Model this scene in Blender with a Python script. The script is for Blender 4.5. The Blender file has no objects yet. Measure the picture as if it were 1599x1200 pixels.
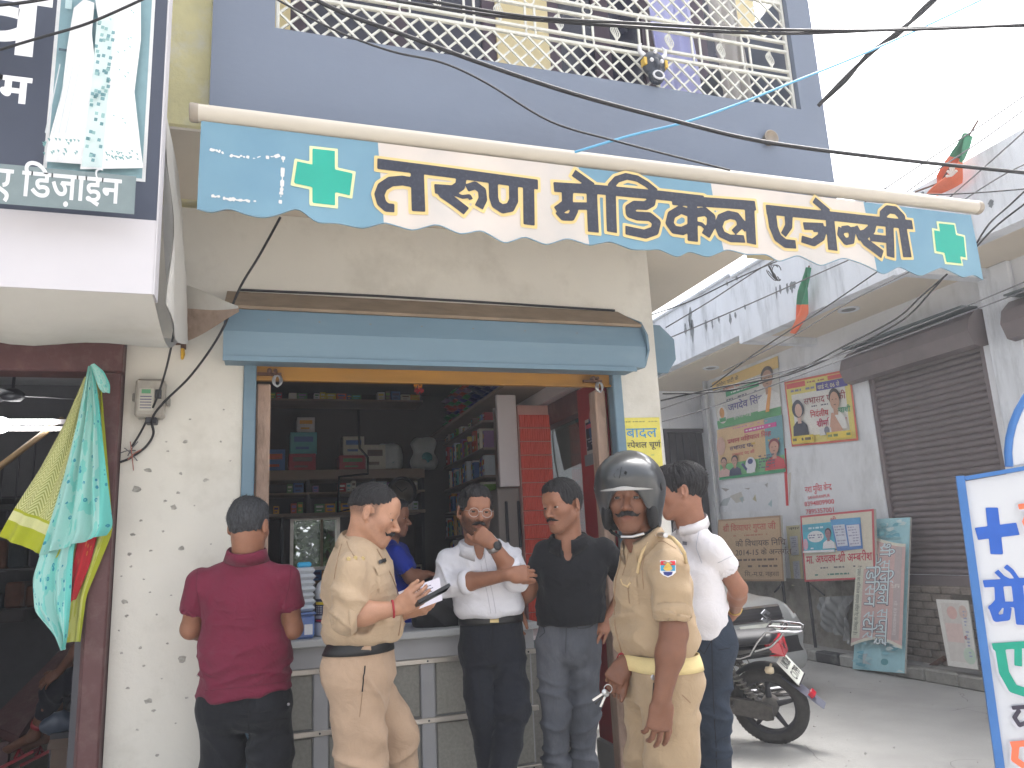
import bpy, math, random
import numpy as np
from mathutils import Matrix, Vector

random.seed(7)
rng = np.random.default_rng(11)
sc = bpy.context.scene
COL = sc.collection

# ---------------------------------------------------------------- camera
FOC, CX, CY = 1200.0, 800.0, 600.0          # focal length and centre in photo pixels (1599 x 1200)
def nrm(v):
    v = np.asarray(v, float)
    return v / max(np.linalg.norm(v), 1e-12)
_Z = nrm((524 - CX, 5040 + CY, -FOC))
_X = nrm((4500 - CX, -(690 - CY), -FOC)); _X = nrm(_X - _Z * _X.dot(_Z))
_Y = np.cross(_Z, _X)
RCAM = np.array([_X, _Y, _Z])
EYE = np.array([0.0, 0.0, 1.42])
cd = bpy.data.cameras.new('camera'); cd.sensor_width = 36.0; cd.lens = 36.0 * FOC / 1599.0
cd.clip_start = 0.05; cd.clip_end = 600
cam = bpy.data.objects.new('camera', cd); COL.objects.link(cam)
M4 = Matrix([list(RCAM[i]) + [EYE[i]] for i in range(3)] + [[0, 0, 0, 1]])
cam.matrix_world = M4
sc.camera = cam

# ---------------------------------------------------------------- world, sun, exposure
SUN_EL, SUN_AZ = math.radians(62), math.radians(55)     # azimuth clockwise from +Y
w = bpy.data.worlds.new('World'); sc.world = w; w.use_nodes = True
nt = w.node_tree; bg = nt.nodes['Background']
sky = nt.nodes.new('ShaderNodeTexSky'); sky.sky_type = 'NISHITA'; sky.sun_disc = False
sky.sun_elevation = SUN_EL; sky.sun_rotation = SUN_AZ
sky.air_density = 1.0; sky.dust_density = 6.0; sky.ozone_density = 1.0
hz = nt.nodes.new('ShaderNodeHueSaturation'); hz.inputs['Saturation'].default_value = .3      # hazy, milky sky
nt.links.new(sky.outputs[0], hz.inputs['Color']); nt.links.new(hz.outputs[0], bg.inputs[0]); bg.inputs[1].default_value = 0.15
sd = bpy.data.lights.new('sun', 'SUN'); sd.energy = 1.0; sd.angle = math.radians(30); sd.color = (1.0, .97, .94)
sun = bpy.data.objects.new('sun', sd); COL.objects.link(sun)
sdir = Vector((math.sin(SUN_AZ) * math.cos(SUN_EL), math.cos(SUN_AZ) * math.cos(SUN_EL), math.sin(SUN_EL)))
sun.rotation_euler = sdir.to_track_quat('Z', 'Y').to_euler(); sun.location = (0, -3, 12)
sc.view_settings.view_transform = 'Standard'; sc.view_settings.look = 'None'
sc.view_settings.gamma = 1.0; sc.view_settings.exposure = 1.93; sc.view_settings.use_curve_mapping = False
sc.cycles.max_bounces = 8; sc.cycles.diffuse_bounces = 5

# ---------------------------------------------------------------- measuring helpers: where a line of sight meets a plane of the place
def ray(u, v): return RCAM @ np.array([u - CX, -(v - CY), -FOC]) / FOC
def P(u, v, d): return EYE + ray(u, v) * d
def onY(u, v, y): r = ray(u, v); return EYE + r * (y / r[1])
def onX(u, v, x): r = ray(u, v); return EYE + r * (x / r[0])
def onZ(u, v, z): r = ray(u, v); return EYE + r * ((z - EYE[2]) / r[2])

# ---------------------------------------------------------------- materials
MATS = {}
def srgb(c):
    c = np.array(c, float) / 255.0
    return tuple(np.where(c <= .04045, c / 12.92, ((c + .055) / 1.055) ** 2.4))
def mat(name, col, rough=.7, metal=0., var=.12, vscale=6., bump=0., bscale=60., spec=.5, emit=0., alpha=1., trans=0., attr=False,
        stain=None, stain_scale=3., stain_amt=.0, stretch=(1, 1, 1), sheen=0., coat=0., wrinkle=0.):
    if name in MATS: return MATS[name]
    m = bpy.data.materials.new(name); m.use_nodes = True; MATS[name] = m
    n = m.node_tree; b = n.nodes['Principled BSDF']; L = n.links
    b.inputs['Roughness'].default_value = rough; b.inputs['Metallic'].default_value = metal
    b.inputs['Specular IOR Level'].default_value = spec
    b.inputs['Transmission Weight'].default_value = trans; b.inputs['Alpha'].default_value = alpha
    b.inputs['Sheen Weight'].default_value = sheen; b.inputs['Coat Weight'].default_value = coat
    if emit: b.inputs['Emission Color'].default_value = (*col, 1); b.inputs['Emission Strength'].default_value = emit
    tc = n.nodes.new('ShaderNodeTexCoord'); mp = n.nodes.new('ShaderNodeMapping'); mp.inputs['Scale'].default_value = stretch
    L.new(tc.outputs['Object'], mp.inputs[0])
    def noise(s, det=5., ro=.6):
        t = n.nodes.new('ShaderNodeTexNoise'); t.inputs['Scale'].default_value = s; t.inputs['Detail'].default_value = det
        t.inputs['Roughness'].default_value = ro; L.new(mp.outputs[0], t.inputs['Vector']); return t
    def mix(fac, a, c, bt='MIX'):
        x = n.nodes.new('ShaderNodeMix'); x.data_type = 'RGBA'; x.blend_type = bt
        for s, v in ((x.inputs[0], fac), (x.inputs[6], a), (x.inputs[7], c)):
            if hasattr(v, 'is_linked') or isinstance(v, bpy.types.NodeSocket): L.new(v, s)
            elif isinstance(v, (int, float)): s.default_value = v
            else: s.default_value = (*v, 1)
        return x.outputs[2]
    out = None
    col = tuple(float(x) for x in col)
    if var:
        t = noise(vscale)
        r = n.nodes.new('ShaderNodeValToRGB'); r.color_ramp.elements[0].position = .3; r.color_ramp.elements[1].position = .7
        r.color_ramp.elements[0].color = (*[x * (1 - var) for x in col], 1); r.color_ramp.elements[1].color = (*[min(1, x * (1 + var * .8)) for x in col], 1)
        L.new(t.outputs[0], r.inputs[0]); out = r.outputs[0]
    if stain is not None:
        t = noise(stain_scale, 8., .7); r = n.nodes.new('ShaderNodeValToRGB')
        r.color_ramp.elements[0].position = .5; r.color_ramp.elements[1].position = .72
        L.new(t.outputs[0], r.inputs[0])
        mm = n.nodes.new('ShaderNodeMath'); mm.operation = 'MULTIPLY'; mm.inputs[1].default_value = stain_amt
        L.new(r.outputs[0], mm.inputs[0])
        out = mix(mm.outputs[0], out if out else col, stain)
    if attr:
        a = n.nodes.new('ShaderNodeVertexColor'); a.layer_name = 'tint'
        out = mix(1.0, out if out else col, a.outputs[0], 'MULTIPLY')
    if out: L.new(out, b.inputs['Base Color'])
    else: b.inputs['Base Color'].default_value = (*col, 1)
    if bump:
        t = noise(bscale, 4., .6); bp = n.nodes.new('ShaderNodeBump'); bp.inputs['Strength'].default_value = bump; bp.inputs['Distance'].default_value = .01
        L.new(t.outputs[0], bp.inputs['Height']); L.new(bp.outputs[0], b.inputs['Normal'])
        if wrinkle:
            t = noise(13., 3., .55); t.inputs['Distortion'].default_value = 1.6; b2 = n.nodes.new('ShaderNodeBump'); b2.inputs['Strength'].default_value = wrinkle; b2.inputs['Distance'].default_value = .02
            L.new(t.outputs[0], b2.inputs['Height']); L.new(b2.outputs[0], bp.inputs['Normal'])
    return m
def flatmat(rgb, rough=.75):
    k = 'ink_%d_%d_%d' % tuple(rgb)
    return mat(k, srgb(rgb), rough, var=.06, vscale=25)

# ---------------------------------------------------------------- objects
def rootloc(o):
    p = np.zeros(3)
    while o is not None:
        p += np.array(o.location); o = o.parent
    return p
def thing(name, label, cat, loc=(0, 0, 0), group=None):
    o = bpy.data.objects.new(name, None); COL.objects.link(o); o.location = [float(x) for x in loc]
    o.empty_display_size = .1
    return tag(o, label, cat, group)
def tag(o, label=None, cat=None, group=None, kind=None):
    if label: o['label'] = label
    if cat: o['category'] = cat
    if group: o['group'] = group
    if kind: o['kind'] = kind
    return o
def link(name, me, parent=None, loc=None):
    o = bpy.data.objects.new(name, me); COL.objects.link(o)
    if parent is not None: o.parent = parent
    if loc is not None:
        o.location = [float(x) for x in (np.array(loc, float) - (rootloc(parent) if parent else 0))]
    return o
def mesh(name, V, F, mats, mi=None, smooth=False):
    me = bpy.data.meshes.new(name)
    me.from_pydata([tuple(map(float, v)) for v in V], [], [tuple(map(int, f)) for f in F])
    for m in (mats if isinstance(mats, (list, tuple)) else [mats]): me.materials.append(m)
    if mi is not None: me.polygons.foreach_set('material_index', np.array(mi, dtype=np.int32))
    if smooth: me.polygons.foreach_set('use_smooth', [True] * len(me.polygons))
    me.update(); return me
def obj(name, V, F, m, parent=None, mi=None, smooth=False):
    V = np.asarray(V, float).reshape(-1, 3)
    if parent is not None: V = V - rootloc(parent)
    return link(name, mesh(name, V, F, m, mi, smooth), parent)
def npmesh(name, V, Q, mats, tint=None, smooth=True):
    me = bpy.data.meshes.new(name); nq = len(Q)
    me.vertices.add(len(V)); me.vertices.foreach_set('co', np.asarray(V, np.float32).ravel())
    me.loops.add(nq * 4); me.loops.foreach_set('vertex_index', np.asarray(Q, np.int32).ravel())
    me.polygons.add(nq); me.polygons.foreach_set('loop_start', np.arange(0, nq * 4, 4, dtype=np.int32))
    try: me.polygons.foreach_set('loop_total', np.full(nq, 4, np.int32))
    except Exception: pass
    if smooth: me.polygons.foreach_set('use_smooth', np.ones(nq, bool))
    me.materials.append(mats); me.update(calc_edges=True)
    if tint is not None:
        a = me.color_attributes.new('tint', 'FLOAT_COLOR', 'POINT')
        a.data.foreach_set('color', np.c_[tint, np.ones(len(V))].astype(np.float32).ravel())
    return me
def smobj(name, V, Q, m, parent, tint=None):
    return link(name, npmesh(name, V - rootloc(parent), Q, m, tint), parent)

class MB:
    """collects boxes, tubes and polygons into one mesh"""
    def __init__(s): s.V = []; s.F = []; s.n = 0; s.S = []
    def add(s, V, F, sm=False):
        V = np.asarray(V, float).reshape(-1, 3); s.V.append(V); s.F += [[i + s.n for i in f] for f in F]; s.n += len(V); s.S += [sm] * len(F); return s
    def box(s, x0, x1, y0, y1, z0, z1):
        V = [(x, y, z) for z in (z0, z1) for x, y in ((x0, y0), (x1, y0), (x1, y1), (x0, y1))]
        return s.add(V, [(0, 3, 2, 1), (4, 5, 6, 7), (0, 1, 5, 4), (1, 2, 6, 5), (2, 3, 7, 6), (3, 0, 4, 7)])
    def bbox(s, x0, x1, y0, y1, z0, z1, c=.006):
        """box with chamfered edges"""
        x0, x1 = min(x0, x1), max(x0, x1); y0, y1 = min(y0, y1), max(y0, y1); z0, z1 = min(z0, z1), max(z0, z1)
        c = min(c, (x1 - x0) * .45, (y1 - y0) * .45, (z1 - z0) * .45)
        V = []; idx = {}
        for i, x in ((0, x0), (1, x1)):
            for j, y in ((0, y0), (1, y1)):
                for k, z in ((0, z0), (1, z1)):
                    sx, sy, sz = (c if i == 0 else -c), (c if j == 0 else -c), (c if k == 0 else -c)
                    idx[i, j, k, 0] = len(V); V.append((x, y + sy, z + sz))
                    idx[i, j, k, 1] = len(V); V.append((x + sx, y, z + sz))
                    idx[i, j, k, 2] = len(V); V.append((x + sx, y + sy, z))
        F = []
        for i in (0, 1):
            F.append([idx[i, a, b, 0] for a, b in ((0, 0), (1, 0), (1, 1), (0, 1))][::(1 if i else -1)])
            F.append([idx[a, i, b, 1] for a, b in ((0, 0), (1, 0), (1, 1), (0, 1))][::(-1 if i else 1)])
            F.append([idx[a, b, i, 2] for a, b in ((0, 0), (1, 0), (1, 1), (0, 1))][::(1 if i else -1)])
            for j in (0, 1):
                F.append([idx[i, j, 0, 0], idx[i, j, 1, 0], idx[i, j, 1, 1], idx[i, j, 0, 1]])
                F.append([idx[i, 0, j, 0], idx[i, 1, j, 0], idx[i, 1, j, 2], idx[i, 0, j, 2]])
                F.append([idx[0, i, j, 1], idx[1, i, j, 1], idx[1, i, j, 2], idx[0, i, j, 2]])
                for k in (0, 1): F.append([idx[i, j, k, a] for a in (0, 1, 2)])
        # orient faces outwards
        cc = np.array([(x0 + x1) / 2, (y0 + y1) / 2, (z0 + z1) / 2]); VV = np.array(V); G = []
        for f in F:
            p = VV[f]; nn = np.cross(p[1] - p[0], p[2] - p[0])
            G.append(f if nn.dot(p.mean(0) - cc) > 0 else f[::-1])
        return s.add(V, G)
    def obox(s, c, ax, ay, az, hx, hy, hz):
        """oriented box: centre, axes, half sizes"""
        c = np.asarray(c, float); V = []
        for k in (-1, 1):
            for i, j in ((-1, -1), (1, -1), (1, 1), (-1, 1)): V.append(c + np.asarray(ax) * hx * i + np.asarray(ay) * hy * j + np.asarray(az) * hz * k)
        return s.add(V, [(0, 3, 2, 1), (4, 5, 6, 7), (0, 1, 5, 4), (1, 2, 6, 5), (2, 3, 7, 6), (3, 0, 4, 7)])
    def tube(s, pts, r, n=8, cap=True, closed=False):
        pts = np.asarray(pts, float); m = len(pts); rr = np.broadcast_to(np.asarray(r, float), (m,))
        T = np.gradient(pts, axis=0) if not closed else np.roll(pts, -1, 0) - np.roll(pts, 1, 0)
        up = np.array([0, 0, 1.]); V = []; prev = None
        for i in range(m):
            t = nrm(T[i])
            if prev is None:
                a = np.cross(t, up if abs(t[2]) < .9 else np.array([1., 0, 0])); a = nrm(a)
            else: a = nrm(prev - t * prev.dot(t))
            prev = a; b = np.cross(t, a)
            for k in range(n):
                th = 2 * math.pi * k / n; V.append(pts[i] + rr[i] * (a * math.cos(th) + b * math.sin(th)))
        F = []
        for i in range(m if closed else m - 1):
            j = (i + 1) % m
            for k in range(n): F.append((i * n + k, i * n + (k + 1) % n, j * n + (k + 1) % n, j * n + k))
        s.add(V, F, True)
        if cap and not closed:
            s.add(V[:n], [tuple(range(n))[::-1]]); s.add(V[-n:], [tuple(range(n))])
        return s
    def prism(s, poly, d):
        """polygon (3D points) extruded along vector d"""
        poly = np.asarray(poly, float); n = len(poly); d = np.asarray(d, float)
        nn = np.zeros(3)
        for i in range(n): nn += np.cross(poly[i], poly[(i + 1) % n])
        if nn.dot(d) > 0: poly = poly[::-1]
        V = np.r_[poly, poly + d]
        return s.add(V, [tuple(range(n)), tuple(range(2 * n - 1, n - 1, -1))] + [(i, i + n, (i + 1) % n + n, (i + 1) % n) for i in range(n)])
    def revolve(s, prof, c, axis=(0, 0, 1), n=16):
        """profile of (radius, height) about an axis through c"""
        ax = nrm(axis); a = nrm(np.cross(ax, (1, 0, 0) if abs(ax[0]) < .9 else (0, 1, 0))); b = np.cross(ax, a)
        V = []; F = []; m = len(prof)
        for r, h in prof:
            for k in range(n):
                th = 2 * math.pi * k / n; V.append(np.asarray(c) + ax * h + r * (a * math.cos(th) + b * math.sin(th)))
        for i in range(m - 1):
            for k in range(n): F.append((i * n + k, i * n + (k + 1) % n, (i + 1) * n + (k + 1) % n, (i + 1) * n + k))
        return s.add(V, F, True)
    def grid(s, G, sm=True):
        """G: (n, m, 3) array of points"""
        n, m = G.shape[:2]; F = [(i * m + j, (i + 1) * m + j, (i + 1) * m + j + 1, i * m + j + 1) for i in range(n - 1) for j in range(m - 1)]
        return s.add(G.reshape(-1, 3), F, sm)
    def build(s, name, m, parent=None):
        V = np.concatenate(s.V)
        if parent is not None: V = V - rootloc(parent)
        me = mesh(name, V, s.F, m)
        me.polygons.foreach_set('use_smooth', s.S)
        return link(name, me, parent)

# ---------------------------------------------------------------- implicit surfaces (bodies, clothes)
def _frame(p0, p1, lat):
    ax = p1 - p0; L = np.linalg.norm(ax); ax = ax / max(L, 1e-9)
    x = np.asarray(lat, float) if lat is not None else np.array([1., .03, .02])
    x = x - ax * x.dot(ax)
    if np.linalg.norm(x) < 1e-4: x = np.cross(ax, (0, 1, 0))
    x = nrm(x); return ax, L, x, np.cross(ax, x)
def seg(p0, p1, r0, r1=None, lat=None, k=.02, flat=(0, 0), op='u', cap=1.):
    """tapered limb with an elliptic section; r = radius or (along lat, across)"""
    if r1 is None: r1 = r0
    r0 = np.array(r0 if hasattr(r0, '__len__') else (r0, r0), float); r1 = np.array(r1 if hasattr(r1, '__len__') else (r1, r1), float)
    return dict(t='seg', p0=np.asarray(p0, float), p1=np.asarray(p1, float), r0=r0, r1=r1, lat=lat, k=k, flat=flat, op=op, cap=cap)
def ell(c, r, ax=None, k=.02, op='u'):
    """ellipsoid; ax = 3x3 rows of axes"""
    return dict(t='ell', c=np.asarray(c, float), r=np.array(r if hasattr(r, '__len__') else (r, r, r), float), ax=np.eye(3) if ax is None else np.asarray(ax, float), k=k, op=op)
def half(c, nvec, k=.008, op='s'):
    """half space: everything on the side of nvec is removed"""
    return dict(t='half', c=np.asarray(c, float), n=nrm(nvec), k=k, op=op)
def _bb(p):
    if p['t'] == 'seg':
        r = max(p['r0'].max(), p['r1'].max()) * 1.15
        return np.minimum(p['p0'], p['p1']) - r, np.maximum(p['p0'], p['p1']) + r
    if p['t'] == 'ell':
        e = np.sqrt((p['ax'].T ** 2) @ (p['r'] ** 2)); return p['c'] - e, p['c'] + e
    return None
def _eval(p, X):
    if p['t'] == 'seg':
        ax, L, x, y = _frame(p['p0'], p['p1'], p['lat']); q = X - p['p0'].astype(np.float32)
        s = q @ ax.astype(np.float32); t = np.clip(s / max(L, 1e-9), 0, 1)
        a = p['r0'][0] + (p['r1'][0] - p['r0'][0]) * t; b = p['r0'][1] + (p['r1'][1] - p['r0'][1]) * t
        qx = q @ x.astype(np.float32); qy = q @ y.astype(np.float32); m = np.minimum(a, b)
        e = s - t * L
        if p['flat'][0]: e = np.where(s < 0, 0, e)
        if p['flat'][1]: e = np.where(s > L, 0, e)
        e = e / (m * p['cap'])
        k0 = np.sqrt((qx / a) ** 2 + (qy / b) ** 2 + e * e); k1 = np.sqrt((qx / (a * a)) ** 2 + (qy / (b * b)) ** 2 + (e / m) ** 2)
        d = np.where(k0 < 1e-6, -m, k0 * (k0 - 1) / np.maximum(k1, 1e-6))
        if p['flat'][0]: d = np.maximum(d, -s)
        if p['flat'][1]: d = np.maximum(d, s - L)
        return d
    if p['t'] == 'ell':
        q = (X - p['c'].astype(np.float32)) @ p['ax'].T.astype(np.float32); r = p['r'].astype(np.float32)
        k0 = np.sqrt(((q / r) ** 2).sum(-1)); k1 = np.sqrt(((q / r ** 2) ** 2).sum(-1))
        return np.where(k0 < 1e-6, -r.min(), k0 * (k0 - 1) / np.maximum(k1, 1e-6))
    return -((X - p['c'].astype(np.float32)) @ p['n'].astype(np.float32))
def sdf_mesh(prims, h):
    bbs = [_bb(p) for p in prims if p['op'] == 'u']
    lo = np.min([b[0] for b in bbs if b], 0) - 3 * h; hi = np.max([b[1] for b in bbs if b], 0) + 3 * h
    n = np.ceil((hi - lo) / h).astype(int) + 1
    F = np.full(tuple(n), 1.0, np.float32)
    for p in prims:
        b = _bb(p)
        if b is None: sl = (slice(0, n[0]), slice(0, n[1]), slice(0, n[2])); i0 = np.zeros(3, int); i1 = n
        else:
            m = p['k'] + 3 * h
            i0 = np.clip(np.floor((b[0] - m - lo) / h).astype(int), 0, n - 1); i1 = np.clip(np.ceil((b[1] + m - lo) / h).astype(int) + 1, 1, n)
            sl = tuple(slice(i0[a], i1[a]) for a in range(3))
            if np.any(i1 <= i0): continue
        g = np.stack(np.meshgrid(*[(lo[a] + h * np.arange(i0[a], i1[a])).astype(np.float32) for a in range(3)], indexing='ij'), -1)
        d = _eval(p, g).astype(np.float32); f = F[sl]; k = max(p['k'], 1e-5)
        if p['op'] == 'u':
            hh = np.maximum(k - np.abs(f - d), 0) / k; F[sl] = np.minimum(f, d) - hh * hh * k * .25
        elif p['op'] == 's':
            hh = np.maximum(k - np.abs(f + d), 0) / k; F[sl] = np.maximum(f, -d) + hh * hh * k * .25
        else:   # 'i' intersect inside this bbox only
            F[sl] = np.maximum(f, d)
    return nets(F, lo, h)
def nets(F, lo, h):
    S = F < 0; nx, ny, nz = F.shape
    A = np.zeros((nx - 1, ny - 1, nz - 1), np.int8)
    for i in (0, 1):
        for j in (0, 1):
            for k in (0, 1): A += S[i:nx - 1 + i, j:ny - 1 + j, k:nz - 1 + k]
    act = (A > 0) & (A < 8); I = np.argwhere(act); idx = np.full(A.shape, -1, np.int64); idx[act] = np.arange(len(I))
    acc = np.zeros((len(I), 3)); cnt = np.zeros(len(I))
    cor = [(i, j, k) for i in (0, 1) for j in (0, 1) for k in (0, 1)]
    val = {c: F[I[:, 0] + c[0], I[:, 1] + c[1], I[:, 2] + c[2]] for c in cor}
    for a in cor:
        for ax in range(3):
            if a[ax]: continue
            b = list(a); b[ax] = 1; b = tuple(b); va, vb = val[a], val[b]
            x = (va < 0) != (vb < 0); t = np.where(x, va / np.where(x, va - vb, 1), 0)
            p = np.tile(np.array(a, float), (len(I), 1)); p[:, ax] = t
            acc += p * x[:, None]; cnt += x
    V = lo + h * (I + acc / np.maximum(cnt, 1)[:, None]); Q = []
    for ax in range(3):
        u, v = (ax + 1) % 3, (ax + 2) % 3
        sl0 = [slice(1, -1)] * 3; sl0[ax] = slice(0, -1); sl1 = [slice(1, -1)] * 3; sl1[ax] = slice(1, None)
        s0 = S[tuple(sl0)]; s1 = S[tuple(sl1)]; E = np.argwhere(s0 != s1)
        if not len(E): continue
        inside0 = s0[tuple(E.T)]; c = E.copy(); c[:, u] += 1; c[:, v] += 1
        def at(du, dv):
            q = c.copy(); q[:, u] -= du; q[:, v] -= dv; return idx[q[:, 0], q[:, 1], q[:, 2]]
        q = np.stack([at(1, 1), at(0, 1), at(0, 0), at(1, 0)], 1); q[~inside0] = q[~inside0][:, ::-1]
        Q.append(q)
    Q = np.concatenate(Q); Q = Q[(Q >= 0).all(1)]
    return V, Q
def vnormals(V, Q):
    N = np.zeros_like(V); p = V[Q]; fn = np.cross(p[:, 2] - p[:, 0], p[:, 3] - p[:, 1])
    for i in range(4): np.add.at(N, Q[:, i], fn)
    return N / np.maximum(np.linalg.norm(N, axis=1), 1e-12)[:, None]
def smoothmesh(V, Q, it=1, lam=.5):
    E = np.concatenate([Q[:, [0, 1]], Q[:, [1, 2]], Q[:, [2, 3]], Q[:, [3, 0]]])
    for _ in range(it):
        A = np.zeros_like(V); c = np.zeros(len(V)); np.add.at(A, E[:, 0], V[E[:, 1]]); np.add.at(c, E[:, 0], 1)
        np.add.at(A, E[:, 1], V[E[:, 0]]); np.add.at(c, E[:, 1], 1)
        V = V + lam * (A / np.maximum(c, 1)[:, None] - V)
    return V
_perm = rng.random((64, 64, 64)).astype(np.float32)
def vnoise(X):
    i = np.floor(X).astype(int); f = X - i; f = f * f * (3 - 2 * f); r = 0
    for a in (0, 1):
        for b in (0, 1):
            for c in (0, 1):
                wgt = (f[:, 0] if a else 1 - f[:, 0]) * (f[:, 1] if b else 1 - f[:, 1]) * (f[:, 2] if c else 1 - f[:, 2])
                r = r + wgt * _perm[(i[:, 0] + a) % 64, (i[:, 1] + b) % 64, (i[:, 2] + c) % 64]
    return r
def folds(V, Q, fl, base=.0025, seed=0.):
    """cloth folds: list of (centre, radius, direction across the folds, wavelength, height)"""
    N = vnormals(V, Q); o = np.array([seed * 3.1, seed * 7.7, seed * 1.3]) + 40
    d = base * (vnoise(V * np.array([14, 14, 9]) + o) - .5) * 2 + base * .7 * (vnoise(V * np.array([34, 34, 18]) + o) - .5) * 2
    for c, R, dr, lam, a in fl:
        q = V - np.asarray(c); g = np.exp(-(q ** 2).sum(1) / (R * R)); dr = nrm(dr)
        e1 = nrm(np.cross(dr, (.3, .9, .1))); e2 = np.cross(dr, e1)
        wp = .9 * (vnoise(V * 8 + o) - .5)
        n = vnoise(np.c_[q @ dr / (lam * 1.5) + wp, q @ e1 / (lam * 5), q @ e2 / (lam * 5)] + 31.5 + seed * 2.3 + len(fl))
        n2 = vnoise(np.c_[q @ dr / (lam * .8) + wp, q @ e1 / (lam * 3), q @ e2 / (lam * 3)] + 11.5 + seed * 1.3)
        d = d + a * g * ((1 - np.abs(2 * n - 1)) ** 3 * 4.6 - .9 + 1.8 * (n2 - .5))
    return V + N * d[:, None]
# ---------------------------------------------------------------- lettering
_gc = {}
def _raw(body, offs):
    c = bpy.data.curves.new('glyph', 'FONT'); c.body = body; c.offset = offs; c.resolution_u = 3
    o = bpy.data.objects.new('glyph', c); COL.objects.link(o); dg = bpy.context.evaluated_depsgraph_get(); ev = o.evaluated_get(dg); me = ev.to_mesh()
    V = np.array([v.co[:2] for v in me.vertices]).reshape(-1, 2); F = [list(p.vertices) for p in me.polygons]; ev.to_mesh_clear()
    bpy.data.objects.remove(o); bpy.data.curves.remove(c); return V, F
def glyph(ch, bold=0.):
    k = (ch, bold)
    if k not in _gc:
        if ch == ' ': _gc[k] = (np.zeros((0, 2)), [], .28)
        else:
            V, F = _raw(ch, 0. if ch in 'सरखऔआओॐ' else bold); h = _raw('H', 0.)[0][:, 0].max(); adv = _raw(ch + 'H', 0.)[0][:, 0].max() - h
            _gc[k] = (V, F, adv)
    return _gc[k]
def _clipx(V, F, xc):
    NV = []; NF = []
    for f in F:
        p = V[f]; out = []
        for i in range(len(p)):
            a, b = p[i], p[(i + 1) % len(p)]
            if a[0] <= xc: out.append(a)
            if (a[0] <= xc) != (b[0] <= xc): out.append(a + (b - a) * (xc - a[0]) / (b[0] - a[0]))
        if len(out) > 2: NF.append(list(range(len(NV), len(NV) + len(out)))); NV += out
    return np.array(NV).reshape(-1, 2), NF
HAL, IMAT, NUK = '\u094d', '\u093f', '\u093c'
CONS = set(chr(c) for c in range(0x915, 0x93a))
def shape(text, bold=0.):
    """sets a line of Devanagari or Latin: half letters, the short i before its letter, hooks of r"""
    V = []; F = []; n = 0; x = 0.
    def put(v, f, dx):
        nonlocal n
        if len(v): V.append(v + [dx, 0]); F.extend([[i + n for i in q] for q in f]); n += len(v)
    def stroke(a, b, w):
        a, b = np.array(a, float), np.array(b, float); d = (b - a) / np.linalg.norm(b - a); p = np.array([-d[1], d[0]]) * w / 2; put(np.array([a + p, a - p, b - p, b + p]), [[0, 1, 2, 3]], 0)
    i = 0; L = list(text)
    while i < len(L):
        ch = L[i]
        if ch in CONS:
            cl = [ch]; i += 1; reph = False
            while i < len(L):
                if L[i] == NUK: cl[-1] += NUK; i += 1
                elif L[i] == HAL and i + 1 < len(L) and L[i + 1] in CONS: cl.append(L[i + 1]); i += 2
                else: break
            if cl[0] == 'र' and len(cl) > 1: reph = True; cl = cl[1:]
            post = []
            while i < len(L) and (0x93e <= ord(L[i]) <= 0x94d or ord(L[i]) in (0x902, 0x901)): post.append(L[i]); i += 1
            if IMAT in post:
                v, f, a = glyph(IMAT, bold); put(v, f, x); x += a; post.remove(IMAT)
            rak = len(cl) > 1 and cl[-1] == 'र'
            if rak: cl = cl[:-1]
            for q, c in enumerate(cl):
                v, f, a = glyph(c[0], bold)
                if q < len(cl) - 1:
                    lowx = v[v[:, 1] < .05][:, 0]; lowx = lowx[lowx > .5 * a]; xc = lowx.min() - .005 if len(lowx) else a * .7
                    v, f = _clipx(v, f, xc); a = xc
                put(v, f, x)
                if len(c) > 1: put(*glyph(NUK, bold)[:2], x + a)
                x += a
            if rak: stroke((x - .12, .2), (x - .42, -.02), .075)
            for m in post: v, f, a = glyph(m, bold); put(v, f, x); x += a
            if reph: stroke((x - .16, .66), (x - .2, .82), .07); stroke((x - .2, .8), (x - .06, .88), .07)
        else:
            v, f, a = glyph(ch, bold); put(v, f, x); x += a; i += 1
    return (np.concatenate(V) if V else np.zeros((0, 2))), F, x

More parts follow.
